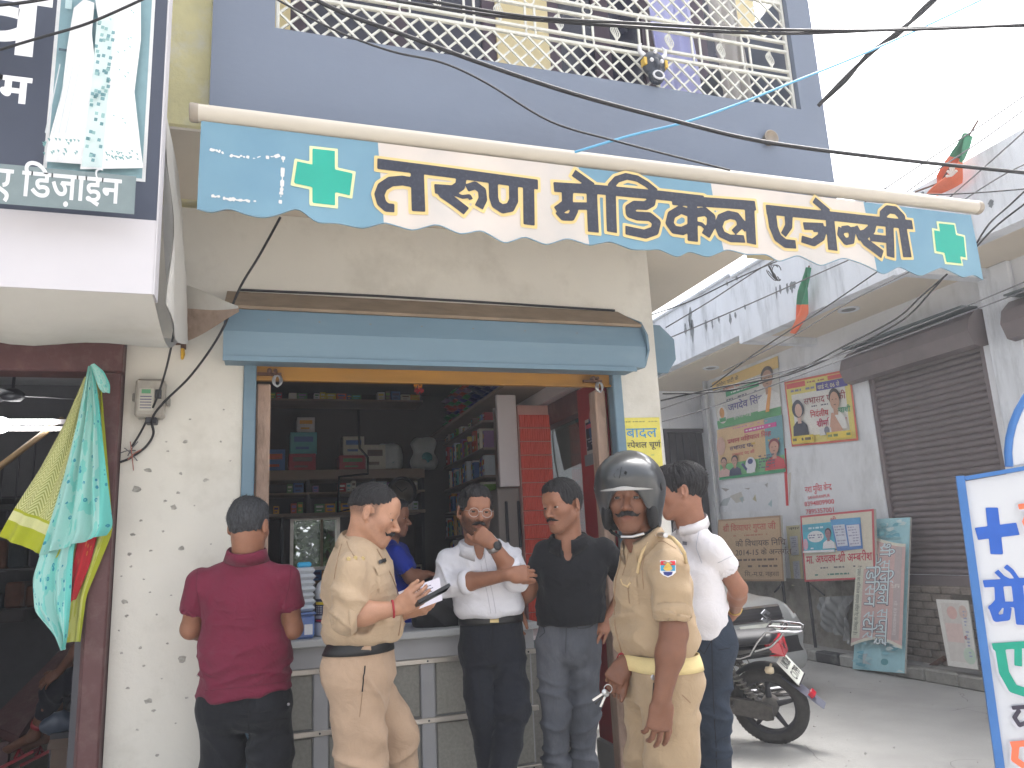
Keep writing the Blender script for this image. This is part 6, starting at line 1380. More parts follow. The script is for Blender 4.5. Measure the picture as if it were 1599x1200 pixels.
def f6(p):
    a = p.asp; p.rect(.02, .72, a - .02, .98, (60, 160, 190)); p.disc(a * .42, .55, .3, .2, (226, 230, 232)); hatch(p, a * .2, .48, a * .62, .64, 2, (90, 90, 130), 3); p.disc(.1, .3, .09, .2, (220, 170, 190)); p.person(a - .2, .12, .75, (150, 110, 120), (40, 40, 60), (230, 230, 234)); hatch(p, .3, .1, a * .6, .2, 1, (230, 240, 245), 5); p.rect(0, 0, a, .08, (228, 228, 230)); hatch(p, .05, .78, a * .8, .92, 1, (200, 230, 240), 6)
board('handbill', 'blue handbill with round white label pasted at the left of the red framed board', 'handbill', wallplane(1285, 835, WXR - .226), [(1256, 864), (1305, 862), (1302, 815), (1253, 820)], 1.15, (58, 176, 204), f6, .001)
def f7(p): a = p.asp; p.rect(.0, .8, a, 1, (70, 150, 210)); p.rect(.06, .14, a * .46, .82, (208, 214, 228)); hatch(p, .1, .18, a * .42, .8, 7, (150, 150, 180), 3); p.rect(a * .52, .1, a * .95, .78, (210, 212, 226)); hatch(p, a * .56, .14, a * .9, .75, 7, (150, 150, 180), 4)
board('handbill', 'blue handbill with two white columns pasted at the right of the red framed board', 'handbill', wallplane(1325, 835, WXR - .227), [(1308, 861), (1348, 857), (1344, 808), (1297, 812)], 1.1, (70, 120, 196), f7, .001)
def f8(p): a = p.asp; p.text('नगर', .05, .93, .06, (40, 40, 40), .012, w=a * .8); p.rect(.06, .5, a - .06, .82, (206, 210, 222)); hatch(p, .1, .52, a - .1, .8, 8, (150, 150, 176), 3); p.rect(.08, .1, a - .06, .4, (204, 208, 220)); hatch(p, .12, .12, a - .1, .38, 8, (150, 150, 176), 6)
board('paper_bill', 'narrow faded yellow bill with two white slips between the two notice boards', 'poster', wallplane(1240, 860, WXR - .013), [(1237, 915), (1256, 913), (1249, 820), (1228, 822)], .3, (206, 196, 148), f8, .002)
# tall surgical shop banner leaning on the plinth
BO = onX(1332, 1045, 5.93); BO[2] = .004
bt = onX(1348, 812, 6.22); bp = Plane(BO, (0, -1, 0), nrm(np.array([bt[0] - BO[0], 0, bt[2] - BO[2]])))
if bp.N[0] > 0: bp.N = -bp.N
def f9(p):
    a = p.asp; r_ = random.Random(3)
    for k in range(46): x0, y0 = r_.uniform(0, a), r_.choice([r_.uniform(.0, .2), r_.uniform(.8, .98)]); p.poly([(x0 + r_.uniform(.01, .05) * math.cos(t), min(.995, max(.005, y0 + r_.uniform(.006, .02) * math.sin(t)))) for t in np.linspace(0, 5.4, 7)], r_.choice([(120, 186, 200), (176, 214, 218), (90, 166, 186), (200, 222, 222)]))
    p.poly([(0, .2)] + [(a * t, .145 + .05 * math.sin(t * 3.1)) for t in np.linspace(0, 1, 12)] + [(a * t, .855 + .035 * math.cos(t * 3.1)) for t in np.linspace(1, 0, 12)], (222, 218, 200)); p.poly([(0, .215)] + [(a * t, .165 + .05 * math.sin(t * 3.1)) for t in np.linspace(0, 1, 12)] + [(a * t, .835 + .035 * math.cos(t * 3.1)) for t in np.linspace(1, 0, 12)], (204, 166, 160))
    p.rect(.0, .2, a * .17, .815, (206, 206, 186)); p.rect(a * .8, .2, a * .94, .8, (180, 162, 160))
    for t, x0, h, y1, y0, out in (('श्री सर्जिकल सप्लाई', .5 * a, .085, .83, .165, 1), ('मेडिसिन स्टोर', .235 * a, .08, .75, .2, 1)):
        for o_, c_, g_ in ((0, (50, 64, 84), .04), (1, (206, 222, 226), .012)):
            V2, F, adv = shape(t, g_); s_ = (y1 - y0) / adv; q = np.c_[x0 + V2[:, 1] * a * .33, y1 - V2[:, 0] * s_]; p.raw(q, F, c_)
    V2, F, adv = shape('हमारे यहां सभी प्रकार का सर्जिकल सामान उचित रेट पर मिलता है।'); p.raw(np.c_[.045 * a + V2[:, 1] * a * .1, .8 - V2[:, 0] * .58 / adv], F, (70, 78, 70))
    V2, F, adv = shape('मो. 8394820002'); p.raw(np.c_[.83 * a + V2[:, 1] * a * .08, .45 - V2[:, 0] * .22 / adv], F, (220, 214, 210))
    sx, sy, u_ = a * .85, .545, .012     # auspicious hooked cross
    for c_ in (((-2.4, -.4), (2.4, .4)), ((-.4, -2.4), (.4, 2.4)), ((.4, 1.6), (2.4, 2.4)), ((-2.4, -2.4), (-.4, -1.6)), ((1.6, -2.4), (2.4, -.4)), ((-2.4, .4), (-1.6, 2.4))): p.rect(sx + c_[0][0] * u_ * 1.1, sy + c_[0][1] * u_ * .42, sx + c_[1][0] * u_ * 1.1, sy + c_[1][1] * u_ * .42, (214, 208, 200))
    p.poly([(.12, .1), (.16, .105), (.14, .06), (.2, .035), (.12, .04)], (160, 176, 180)); p.disc(.3, .06, .03, .02, (70, 140, 150))
o = board('leaning_banner', 'tall turquoise and pink surgical store banner leaning against the brick plinth', 'signboard', bp, [(1332, 1045), (1413, 1052), (1422, 808), (1348, 812)], .42, (150, 204, 214), f9, .02)
# faded small board, pipe and tarpaulin
BO = onX(1480, 1042, 5.98); BO[2] = .12; bp = Plane(BO, (0, -1, 0), nrm((.28, 0, .95)))
if bp.N[0] > 0: bp.N = -bp.N
def f10(p):
    a = p.asp; p.rect(.08, .08, a * .72, .95, (196, 190, 182)); p.rect(.1, .36, a * .7, .64, (206, 180, 172)); p.disc(.28, .8, .1, .1, (206, 160, 150)); p.disc(.5, .82, .08, .1, (196, 170, 156)); p.disc(.5, .18, .12, .12, (176, 196, 176)); p.disc(.48, .44, .03, .03, (150, 90, 90)); hatch(p, a * .8, .15, a * .9, .85, 14, (140, 150, 180), 4, .7)
board('faded_board', 'sun faded pinkish white board leaning by the bricks at the right', 'signboard', bp, [(1481, 1040), (1528, 1046), (1512, 938), (1462, 936)], .62, (206, 204, 196), f10, .012)
p0, p1 = onZ(1440, 1050, .03), onX(1476, 1028, 6.22); tag(MB().tube([p0, p1], .024, 10).build('rusty_pipe', RUST), 'short rusty pipe end lying out from the brick plinth', 'pipe')
TP = M('grey_tarpaulin', (136, 138, 138), .7, var=.15, vscale=5, bump=.4, bscale=14)
G = np.array([[(lambda c: c + np.array([-.06 - .05 * math.sin(s_ * 6 + t * 2) - .03 * math.sin(t * 5) - .022 * math.sin(s_ * 17 + t * 9) - .014 * math.sin(s_ * 31 - t * 14), 0, 0]))(lerp(lerp(onX(1290, 932, 6.24), onX(1336, 930, 6.24), s_), lerp(onX(1296, 985, 6.2), onX(1336, 1006, 6.2), s_), t)) for t in np.linspace(0, 1, 26)] for s_ in np.linspace(0, 1, 34)])
mb = MB().grid(G); mb.grid(G[::-1] + [.004, 0, 0]); tag(mb.build('tarpaulin', TP), 'crumpled grey tarpaulin hanging over the plinth left of the leaning banner', 'tarpaulin')

# ---------------------------------------------------------------- flags
def flag(label, x, pole, cl, cr, sway, cut=.52):
    f_ = thing('party_flag', label, 'flag', onX(*pole[0], x), 'party flags on the side building'); MB().tube([onX(*p, x) for p in pole], .008, 6).build('pole', RUST, f_)
    n_ = 16; a = np.array([onX(*p, x - .03) for p in cl]); b2 = np.array([onX(*p, x - .03) for p in cr]); t = np.linspace(0, 1, n_); ia = np.array([np.interp(t, np.linspace(0, 1, len(a)), a[:, k]) for k in range(3)]).T; ib = np.array([np.interp(t, np.linspace(0, 1, len(b2)), b2[:, k]) for k in range(3)]).T
    G = np.array([[lerp(ia[i], ib[i], s_) + np.array([-.05 * math.sin(s_ * 7 + i * .35) * sway, 0, 0]) for s_ in np.linspace(0, 1, 11)] for i in range(n_)])
    k = int(n_ * cut); mb = MB().grid(G[:k + 1]); mb.grid(G[:k + 1][::-1] + [.004, 0, 0]); mb.build('green_cloth', M('flag_green', (58, 130, 96), .8, var=.12), f_)
    mb = MB().grid(G[k:]); mb.grid(G[k:][::-1] + [.004, 0, 0]); mb.build('saffron_cloth', M('flag_saffron', (222, 110, 70), .8, var=.1), f_); return f_, G
F_, G = flag('green and saffron party flag drooping from the fascia above the posters', 5.25, [(1264, 415), (1262, 430), (1256, 470)], [(1262, 418), (1250, 455), (1242, 490), (1236, 520)], [(1264, 418), (1264, 455), (1259, 490), (1240, 522)], .6)
F_, G = flag('green and saffron party flag on a slanting pole over the roof edge', 5.2, [(1528, 188), (1500, 235), (1470, 285), (1430, 300)], [(1512, 208), (1490, 245), (1460, 275), (1452, 302)], [(1512, 215), (1508, 255), (1496, 285), (1458, 306)], 1., .34)
c = onX(1487, 275, 5.12); mb = MB()
for k in range(5): a_ = math.pi * (.1 + .2 * k); mb.tube([c, c + [0, -.05 * math.cos(a_), .07 * math.sin(a_)]], [.006, .012], 5)
mb.build('lotus_print', M('print_white', (226, 214, 206), .8), F_)

# ---------------------------------------------------------------- yellow poster and hanging boards at the corner
pl = Plane(onY(975, 725, FY - .006), (1, 0, 0), (0, 0, 1))
def f11(p):
    a = p.asp; hatch(p, .02, .9, a - .04, .945, 1, (150, 140, 60), 3); p.text('बादल', .06, .62, .27, (40, 130, 190), .006, w=a - .14); p.text('स्पेशल चूर्ण', .06, .42, .16, (44, 44, 40), .012, w=a - .08); hatch(p, .3, .25, a * .8, .3, 1, (170, 180, 90), 4)
board('powder_poster', 'yellow poster with blue Hindi heading on the white corner pier', 'poster', pl, [(977, 735), (1036, 733), (1030, 652), (972, 653)], .75, (226, 210, 74), f11, .002)
# teal and white flex sign on the side wall, seen edge-on and through the side opening
HB = thing('flex_sign', 'white and teal flex sign mounted beside the side shutter', 'signboard', (2.6, 5.3, 1.5))
p4 = [onY(u, v, 5.35) for u, v in ((1036, 720), (1058, 715), (1051, 662), (1032, 664))]; p4 = [np.array([2.32, 5.35, 1.62]), np.array([2.86, 5.35, 1.62]), np.array([2.86, 5.35, 2.36]), np.array([2.32, 5.35, 2.36])]
pl = Plane(p4[0], (1, 0, 0), (0, 0, 1)); pr = Print(pl, .001); pr.rect(0, 0, .5, .7, (206, 208, 204)); pr.rect(0, 0, .5, .32, (24, 150, 150)); hatch(pr, .05, .36, .45, .5, 3, (90, 110, 120), 2); hatch(pr, .05, .08, .45, .26, 3, (200, 226, 226), 5); pr.build('print', HB); part('panel', M('flex_back', (170, 168, 160), .8), lambda b: b.box(2.32, 2.82, 5.352, 5.38, 1.62, 2.32), HB)
q = [P(u, v, d) for u, v, d in ((882, 735, 5.9), (917, 720, 5.6), (911, 640, 5.6), (866, 664, 5.9))]
mb = MB().prism(q, nrm((.3, .9, 0)) * .012); o = tag(mb.build('hanging_board', M('pale_board', (196, 206, 200), .6, var=.04)), 'pale tilted board hanging in the side opening behind the black polo man', 'signboard')
q2 = [lerp(q[3], q[2], .62) - [0, .008, 0], lerp(q[3], q[2], .98) - [0, .008, 0], lerp(q[2], q[1], .55) - [0, .008, 0]]; obj('teal_corner', q2, [(0, 1, 2)], M('teal_print', (90, 176, 176), .6), o)
tag(MB().tube([P(868, 650, 5.8), P(864, 680, 5.8), P(868, 720, 5.8), P(874, 750, 5.8)], .006, 6).build('rope', M('pale_cord', (160, 160, 158), .7)), 'pale cord hanging in front of the tilted board in the side opening', 'cord')
# ---------------------------------------------------------------- standing sign at the right edge
SG = thing('standing_sign', 'tall white clinic sign with blue steel frame and blue plus at the right edge', 'signboard', (2.3, 1.9, 0))
A0 = P(1500, 749, 2.3); su = nrm(CAM_R * .9 - CAM_A * .42); spn = Plane(A0, su, (0, 0, 1)); q_ = spn.px(1562, 1200); sv = -nrm(spn.U * q_[0] + spn.V * q_[1]); q_ = spn.px(1604, 731); su = nrm(spn.U * q_[0] + spn.V * q_[1]); BLF = M('blue_frame', (56, 110, 174), .5, var=.08, vscale=10)
SGN = spn.N; Wd = .86
def sbar(p0, p1, w_, name='frame'): mb = MB(); ax = nrm(p1 - p0); mb.obox((p0 + p1) / 2, ax, SGN, np.cross(ax, SGN), np.linalg.norm(p1 - p0) / 2, .014, w_); return mb.build(name, BLF, SG)
hgt = (A0[2] - .02) / sv[2]; B0 = A0 - sv * hgt; A1 = A0 + su * Wd; B1 = B0 + su * Wd
sbar(B0, A0 + sv * .01, .011, 'post'); sbar(B1, A1 + sv * .01, .011, 'post'); sbar(A0 + su * .012, A1 - su * .012, .006, 'crossbar'); sbar(B0 + su * .012 + sv * .3, B1 - su * .012 + sv * .3, .006, 'crossbar')
mb = MB(); mb.prism([A0 + su * .012 - sv * .008, A1 - su * .012 - sv * .008, B1 - su * .012 + sv * .308, B0 + su * .012 + sv * .308], -SGN * .006); mb.build('panel', M('clinic_white', (200, 202, 206), .45, var=.03, stain=srgb((190, 192, 196)), stain_scale=3, stain_amt=.4), SG)
# half round crest on top
cc = A0 + su * Wd * .5; rad_ = spn.px(1575, 720)[0]; rad_ = Wd * .5 - rad_
mb = MB(); mb.tube([cc + su * rad_ * math.cos(t) + sv * rad_ * math.sin(t) + sv * .012 for t in np.linspace(0, math.pi, 24)], .011, 8); mb.build('crest_rim', BLF, SG)
mb = MB(); mb.prism([cc + su * rad_ * .97 * math.cos(t) + sv * rad_ * .97 * math.sin(t) + sv * .014 for t in np.linspace(0, math.pi, 24)], -SGN * .006); mb.build('crest', MATS['clinic_white'], SG)
pl = Plane(A0, su, sv); pl.N = SGN if SGN @ (EYE - A0) > 0 else -SGN
pr = Print(pl, .0008, .001); BLU = (44, 92, 180); TEA = (26, 150, 126); ORG = (236, 120, 86); SHD = (196, 196, 204)
def S2d(strokes, c, sh=True):
    q = [([tuple(pl.px(*p)) for p in s_[0]],) + tuple(w_ * abs(pl.px(s_[0][0][0] + 1, s_[0][0][1])[0] - pl.px(*s_[0][0])[0]) for w_ in s_[1:]) for s_ in strokes]
    V2, F = strokes2d(q, .003)
    if sh: pr.raw(V2 + [-.006, -.006], F, SHD)
    pr.raw(V2, F, c)
S2d([([(1549, 793), (1557, 866)], 20), ([(1525, 834), (1590, 826)], 22)], BLU, False)
S2d([([(1536, 912), (1640, 906)], 13), ([(1560, 916), (1562, 940), (1550, 955)], 14, 18), ([(1549, 945), (1556, 966), (1572, 964), (1574, 948)], 12), ([(1560, 944), (1592, 944)], 10), ([(1588, 910), (1596, 976)], 18), ([(1556, 892), (1566, 902), (1578, 908)], 9, 7), ([(1570, 884), (1580, 892), (1590, 906)], 9, 7)], BLU)
S2d([([(1550, 1010), (1640, 1004)], 12), ([(1562, 1014), (1568, 1050), (1582, 1075), (1604, 1082)], 16), ([(1590, 1012), (1590, 1040)], 12)], TEA)
S2d([([(1580, 1105), (1620, 1102)], 7), ([(1592, 1108), (1584, 1120), (1592, 1132), (1602, 1128)], 7)], (60, 56, 70)); S2d([([(1578, 1162), (1622, 1158)], 10), ([(1586, 1164), (1584, 1185), (1600, 1196)], 11)], ORG); S2d([([(1590, 792), (1640, 786)], 10)], ORG); S2d([([(1604, 800), (1598, 815), (1604, 830)], 5)], ORG)
pr.build('lettering', SG)
pr = Print(pl, .0008, .001); hatch(pr, Wd * .5 - rad_ * .5, .08, Wd * .5 + rad_ * .5, .18, 1, (226, 190, 110), 2); pr.build('crest_print', SG)
# ================================================================ counter and stock of the chemist
CT = thing('shop_counter', 'grey panelled chemist counter with steel strips across the shop opening', 'counter', (.7, 4.2, 0))
CX0, CX1, CYF = -.02, 1.415, 4.13
part('counter_top', CTOP, lambda b: b.bbox(CX0, CX1 + .03, CYF - .05, 4.62, .985, 1.022, .006), CT); part('apron', CTRG, lambda b: b.bbox(CX0, CX1 + .01, CYF - .012, 4.58, .882, .984, .004), CT)
part('body', CTRG, lambda b: b.box(CX0, CX1, CYF + .02, 4.56, .002, .881), CT)
xs = [CX0, .33, .86, CX1]
for z0, z1 in ((.60, .86), (.31, .56), (.03, .27)):
    for a, c in ((CX0 + .01, .265), (.345, .80), (.885, CX1 - .01)): part('front_panel', PANELG, lambda b: b.bbox(a, c, CYF + .004, CYF + .019, z0, z1, .004), CT)
for x in (.265, .80): part('upright', CTRG, lambda b: b.bbox(x + .004, x + .076, CYF - .006, CYF + .019, .03, .86, .004), CT)
for z in (.868, .58, .29):
    st = part('steel_strip', ALU, lambda b: b.bbox(CX0, CX1 + .02, CYF - .014, CYF + .012, z - .013, z + .013, .003), CT)
    part('screw', DKMETAL, lambda b: [b.revolve([(.005, 0), (.005, .002), (0, .003)], (x, CYF - .014, z), (0, -1, 0), 8) for x in (.3, .84, 1.39)][0], st)
SC2 = thing('side_counter', 'lower grey counter with a white top behind the black polo man', 'counter', (1.7, 4.9, 0))
part('body', M('grey_green_panel', (120, 130, 132), .5), lambda b: b.bbox(1.50, 1.95, 4.66, 5.1, .004, .86, .006), SC2); part('counter_top', LAM, lambda b: b.bbox(1.47, 1.97, 4.63, 5.12, .862, .89, .006), SC2); part('door_panel', PANELG, lambda b: b.bbox(1.54, 1.9, 4.645, 4.659, .08, .78, .004), SC2)
# jars, tub, can and bag on the counter
CLR = mat('clear_plastic', (.82, .86, .9), .22, var=0, trans=.4, spec=.5); BLP = mat('blue_clear_tub', srgb((120, 150, 214)), .2, var=0, trans=.35); BLLID = M('sky_blue_lid', (70, 176, 222), .4); WPL = M('white_plastic', (218, 220, 224), .35, var=.03)
zc = 1.0225
def rbox(b, x, y, z0, z1, hx, hy, n=6): b.bbox(x - hx, x + hx, y - hy, y + hy, z0, z1, min(hx, hy) * .35)
c0 = onY(487, 975, 4.22)
TB = thing('plastic_tub', 'blue see-through plastic tub on the counter beside the maroon man', 'tub', (.255, 4.22, zc)); part('tub', BLP, lambda b: (b.bbox(.165, .275, 4.15, 4.3, zc, zc + .115, .012), b.bbox(.16, .282, 4.14, 4.31, zc + .115, zc + .128, .005)), TB); part('white_label', WPL, lambda b: b.box(.225, .265, 4.146, 4.149, zc + .02, zc + .07), TB)
JR = thing('plastic_jar', 'tall ribbed clear plastic jar with a blue lid standing on the blue tub', 'jar', (.25, 4.22, zc + .13)); mb = MB()
for k in range(7): z = zc + .131 + k * .031; mb.bbox(.171 - .003 * (k % 2), .279 + .003 * (k % 2), 4.166 - .003 * (k % 2), 4.274 + .003 * (k % 2), z, z + .0305, .014)
mb.build('jar', CLR, JR); part('lid', BLLID, lambda b: b.bbox(.19, .26, 4.185, 4.255, zc + .349, zc + .375, .008), JR); part('sachets', BLLID, lambda b: b.box(.185, .265, 4.18, 4.26, zc + .135, zc + .175), JR); part('contents', M('foil_grey', (150, 150, 156), .5), lambda b: b.box(.19, .26, 4.185, 4.255, zc + .178, zc + .2), JR)
CN = thing('jerry_can', 'white plastic can with navy and yellow label on the counter behind the officer', 'can', (.40, 4.25, zc))
part('can', WPL, lambda b: b.revolve([(.0, 0), (.085, 0), (.09, .012), (.09, .06), (.087, .066), (.087, .19), (.09, .196), (.09, .225), (.078, .262), (.05, .285), (.03, .295), (.03, .31), (0, .31)], (.372, 4.25, zc), n=28), CN); part('cap', M('navy_cap', (40, 50, 130), .4), lambda b: b.revolve([(0, .305), (.034, .305), (.034, .335), (0, .337)], (.372, 4.25, zc), n=20), CN)
def cyl(b, r, z0, z1, a0, a1): G = np.array([[(.372 + r * math.cos(t), 4.25 + r * math.sin(t), zc + z) for z in (z0, z1)] for t in np.linspace(a0, a1, 20)]); b.grid(G)
part('label', M('label_navy', (36, 42, 80), .5), lambda b: cyl(b, .0885, .07, .186, math.pi * 1.0, math.pi * 2.0), CN); part('label_band', M('label_yellow', (222, 196, 50), .5), lambda b: cyl(b, .0895, .158, .172, math.pi * 1.08, math.pi * 1.6), CN); part('label_band', M('label_pink', (206, 60, 90), .5), lambda b: cyl(b, .0895, .076, .084, math.pi * 1.08, math.pi * 1.6), CN); part('label_band', M('label_white', (206, 206, 212), .5), lambda b: cyl(b, .0895, .09, .104, math.pi * 1.08, math.pi * 1.7), CN)
for k in range(4): part('label_text', MATS['label_white'], lambda b: [cyl(b, .0897, .114 + k * .0105, .119 + k * .0105, a, a + .14) for a in np.arange(math.pi * 1.1, math.pi * 1.62, .2)], CN)['kind'] = 'stuff'
BG = thing('black_bag', 'slumped black bag on the counter in front of the shopkeeper', 'bag', (.98, 4.3, zc)); V, Q = sdf_mesh([ell((.95, 4.3, zc + .07), (.15, .1, .115), None, .05), ell((1.06, 4.3, zc + .055), (.08, .09, .09), None, .05), half((1, 4.3, zc + .0015), (0, 0, -1), .01)], .008); V = folds(V, Q, [((.95, 4.25, zc + .1), .2, (.6, 0, 1), .05, .008)], .006, 3); smobj('bag', V, Q, M('black_nylon', (22, 22, 26), .6, bump=.2, bscale=200), BG); part('handle', MATS['black_nylon'], lambda b: b.tube([(.88, 4.22, zc + .13), (.93, 4.2, zc + .18), (1.0, 4.2, zc + .17), (1.03, 4.23, zc + .12)], .008, 6), BG)
# shelving: back unit and side unit
BS = thing('back_shelving', 'pale wooden shelving along the back wall of the chemist shop', 'shelving', (.7, 7.4, .06))
for z, h_ in ((2.16, .09), (1.99, .02), (1.80, .03), (1.20, .03), (.9, .03), (2.86, .02)): part('shelf', WOODS, lambda b: b.bbox(-.5, 1.5, 7.28, 7.69, z - h_ / 2, z + h_ / 2, .004), BS)
for x in (-.5, .42, 1.02, 1.48): part('upright', DKMETAL, lambda b: b.box(x - .014, x + .014, 7.285, 7.685, 1.815, 2.115), BS)
for x in (-.5, .2, .95, 1.48): part('upright', DKMETAL, lambda b: b.box(x - .012, x + .012, 7.3, 7.685, .062, 1.785), BS)
SS = thing('side_shelving', 'tall cubbyhole shelving packed with medicine along the right wall of the shop', 'shelving', (1.8, 7.0, .06)); SX = 1.68; SIDE = M('side_shelf_board', (150, 134, 128), .7)
ZS = [.35, .62, .86, 1.1, 1.32, 1.54, 1.76, 1.98, 2.2, 2.42]
for z in ZS: part('shelf', SIDE, lambda b: b.bbox(SX, 1.93, 5.85, 7.26, z - .01, z + .01, .003), SS)
part('back_panel', SIDE, lambda b: b.box(1.932, 1.95, 5.5, 7.6, .062, 2.528), SS)  # added behind the shelves to keep outside light from leaking in
for y in (5.86, 6.15, 6.42, 6.70, 6.98, 7.25): part('upright', SIDE, lambda b: b.box(SX + .1, 1.93, y - .008, y + .008, .062, 2.528), SS)
CNAME = ('off white', 'pale blue', 'yellow', 'orange red', 'green', 'blue', 'crimson', 'cream', 'mauve', 'teal', 'orange', 'brown', 'bright white', 'olive')
ORD = ('topmost', 'second highest', 'third highest', 'fourth highest', 'fifth highest', 'sixth highest', 'seventh highest', 'eighth highest')
BAY = ('nearest', 'second nearest', 'middle', 'second farthest', 'farthest')
CART = [M('carton_%d' % k, c, .6, var=.08, vscale=30) for k, c in enumerate(((206, 200, 196), (196, 206, 214), (214, 190, 70), (200, 92, 60), (92, 140, 90), (70, 110, 170), (176, 60, 70), (210, 206, 190), (150, 116, 160), (90, 166, 176), (220, 160, 60), (120, 100, 90), (232, 230, 230), (110, 150, 70)))]
STRIP = flatmat((70, 70, 110)); r = random.Random(31); KIND = {}
def carton(dx, dy, dz, m, face):
    k = (round(dx, 2), round(dy, 2), round(dz, 2), m.name, face)
    if k not in KIND:
        mb = MB(); mb.bbox(-dx / 2, dx / 2, -dy / 2, dy / 2, 0, dz, .002); nf = len(mb.F); s_ = r.choice(CART)
        if face == 'x': mb.box(-dx / 2 - .0012, -dx / 2 - .0002, -dy * .36, dy * .36, dz * .55, dz * .8); mb.box(-dx / 2 - .0012, -dx / 2 - .0002, -dy * .3, dy * .2, dz * .2, dz * .32)
        else: mb.box(-dx * .36, dx * .36, -dy / 2 - .0012, -dy / 2 - .0002, dz * .55, dz * .8); mb.box(-dx * .3, dx * .2, -dy / 2 - .0012, -dy / 2 - .0002, dz * .2, dz * .32)
        KIND[k] = mesh('carton', np.concatenate(mb.V), mb.F, [m, s_ if s_ != m else STRIP], [0] * nf + [1] * (len(mb.F) - nf))
    return KIND[k]
def put(me, loc, label, grp, cat='carton'): o = link('medicine_carton', me, None, loc); tag(o, label, cat, grp)
for zi, z in enumerate(ZS[2:], 2):
    for bi, (yb0, yb1) in enumerate(((5.87, 6.14), (6.16, 6.41), (6.43, 6.69), (6.71, 6.97), (6.99, 7.24))):
        y = yb0 + .012; top = (ZS[zi + 1] if zi + 1 < len(ZS) else 2.52) - z - .02
        while True:
            dy = r.choice((.04, .05, .06, .07, .09)); dz = min(top * r.uniform(.55, .95), .2); dx = r.choice((.1, .14)); dy = min(dy, .07)
            if y + dy > yb1 - .005: break
            if r.random() < .95: ci = r.randrange(14); put(carton(dx, dy, round(dz, 2), CART[ci], 'x'), (SX + .004 + dx / 2 + r.uniform(0, .03), y + dy / 2, z + .0105), '%s carton in the %s bay of the side cubbyholes, %s shelf' % (CNAME[ci], BAY[bi], ORD[9 - zi]), 'medicine cartons in the side shelving')
            y += dy + .004
for z, top, n0 in ((2.8705, .12, 0), (1.0 + 1.0, .12, 0), (1.815, .15, 0), (1.215, .14, 0)):
    x = -.05 if z > 1.5 else .3
    z = {2.8705: 2.8705, 2.0: 2.0005, 1.815: 1.8155, 1.215: 1.2155}[z]
    while x < 1.44:
        dx = r.choice((.04, .05, .07, .09)); dz = round(top * r.uniform(.45, .85), 2)
        if not any(abs(x + dx / 2 - u_) < .014 + dx / 2 for u_ in (.42, 1.02, .2, .95)) and r.random() < .9: ci = r.randrange(14); put(carton(dx, .1, dz, CART[ci], 'y'), (x + dx / 2, 7.36, z), '%s carton %s on the %s row of the back shelves' % (CNAME[ci], 'at the left' if x < .4 else 'near the middle' if x < .95 else 'at the right', 'highest' if z > 2.5 else 'upper' if z > 1.9 else 'middle' if z > 1.5 else 'lower'), 'medicine cartons on the back shelves')
        x += dx + .006
# bigger goods on top of the back unit
zt = 2.2055
for x, dx, dz, c, lb in ((.13, .17, .2, 5, 'dark lidded tin with a white top'), (.37, .24, .16, 6, 'wide maroon carton under a blue carton'), (.83, .25, .14, 6, 'low red and maroon carton'), (1.04, .2, .24, 7, 'pale printed carton')):
    o = link('stock_carton', carton(dx, .28, dz, CART[c], 'y'), None, (x, 7.5, zt)); tag(o, lb + ' on top of the back shelving', 'carton')
for x, z, dx, dz, c, lb in ((.38, zt + .162, .24, .2, 9, 'blue carton stacked on the maroon carton'), (.4, zt + .364, .16, .14, 0, 'white carton topping the blue carton'), (.84, zt + .142, .2, .18, 7, 'beige carton stacked on the low red carton')):
    o = link('stock_carton', carton(dx, .26, dz, CART[c], 'y'), None, (x, 7.5, z)); tag(o, lb + ' at the back', 'carton')
for x, lb in ((1.27, 'plump teal and white diaper pack left of a taller one'), (1.62, 'taller white and teal diaper pack at the end of the back shelving')):
    hh = .2 if x < 1.4 else .26; dp = thing('diaper_pack', lb, 'package', (x - .08, 7.5, zt)); V, Q = sdf_mesh([seg((x - .14, 7.5, zt + .08), (x - .02, 7.5, zt + .08), .08, .08, None, .03), seg((x - .14, 7.5, zt + hh), (x - .02, 7.5, zt + hh), .07, .07, None, .1), half((x, 7.5, zt + .001), (0, 0, -1), .01)], .012); V = folds(V, Q, [], .008, x); smobj('pack', V, Q, M('pack_white', (196, 204, 204), .35), dp)
    mb = MB(); mb.revolve([(.0, .0), (.05, -.004), (.055, -.02)], (x - .06, 7.418, zt + .12), (0, -1, 0), 16); mb.build('teal_print', M('pack_teal', (40, 150, 160), .4), dp)
# blue packets piled on the ledge over the side opening, more coloured packets beyond
PKT = [M('packet_blue', (34, 60, 150), .35, var=.5, vscale=40), M('packet_navy', (26, 40, 120), .35, var=.5, vscale=50), M('packet_red', (190, 60, 50), .4, var=.3, vscale=30), M('packet_green', (40, 140, 80), .4, var=.3, vscale=30), M('packet_purple', (120, 50, 120), .4, var=.3, vscale=30)]
PKM = []
for k in range(5):
    mb = MB(); rr = random.Random(k + 50); G = np.array([[((u - .5) * .17 + rr.uniform(-.004, .004), (v - .5) * .13 + rr.uniform(-.004, .004), .026 * (1 - (2 * u - 1) ** 4) * (1 - (2 * v - 1) ** 4) + rr.uniform(-.002, .002) + .027) for v in np.linspace(0, 1, 5)] for u in np.linspace(0, 1, 6)]); mb.grid(G); B = G.copy(); B[:, :, 2] = .054 - G[:, :, 2]; mb.grid(B[::-1]); PKM.append(mb)
PKMM = {}
def packet(k, m):
    if (k, m.name) not in PKMM: PKMM[k, m.name] = mesh('packet', np.concatenate(PKM[k].V), PKM[k].F, m, None, True)
    return PKMM[k, m.name]
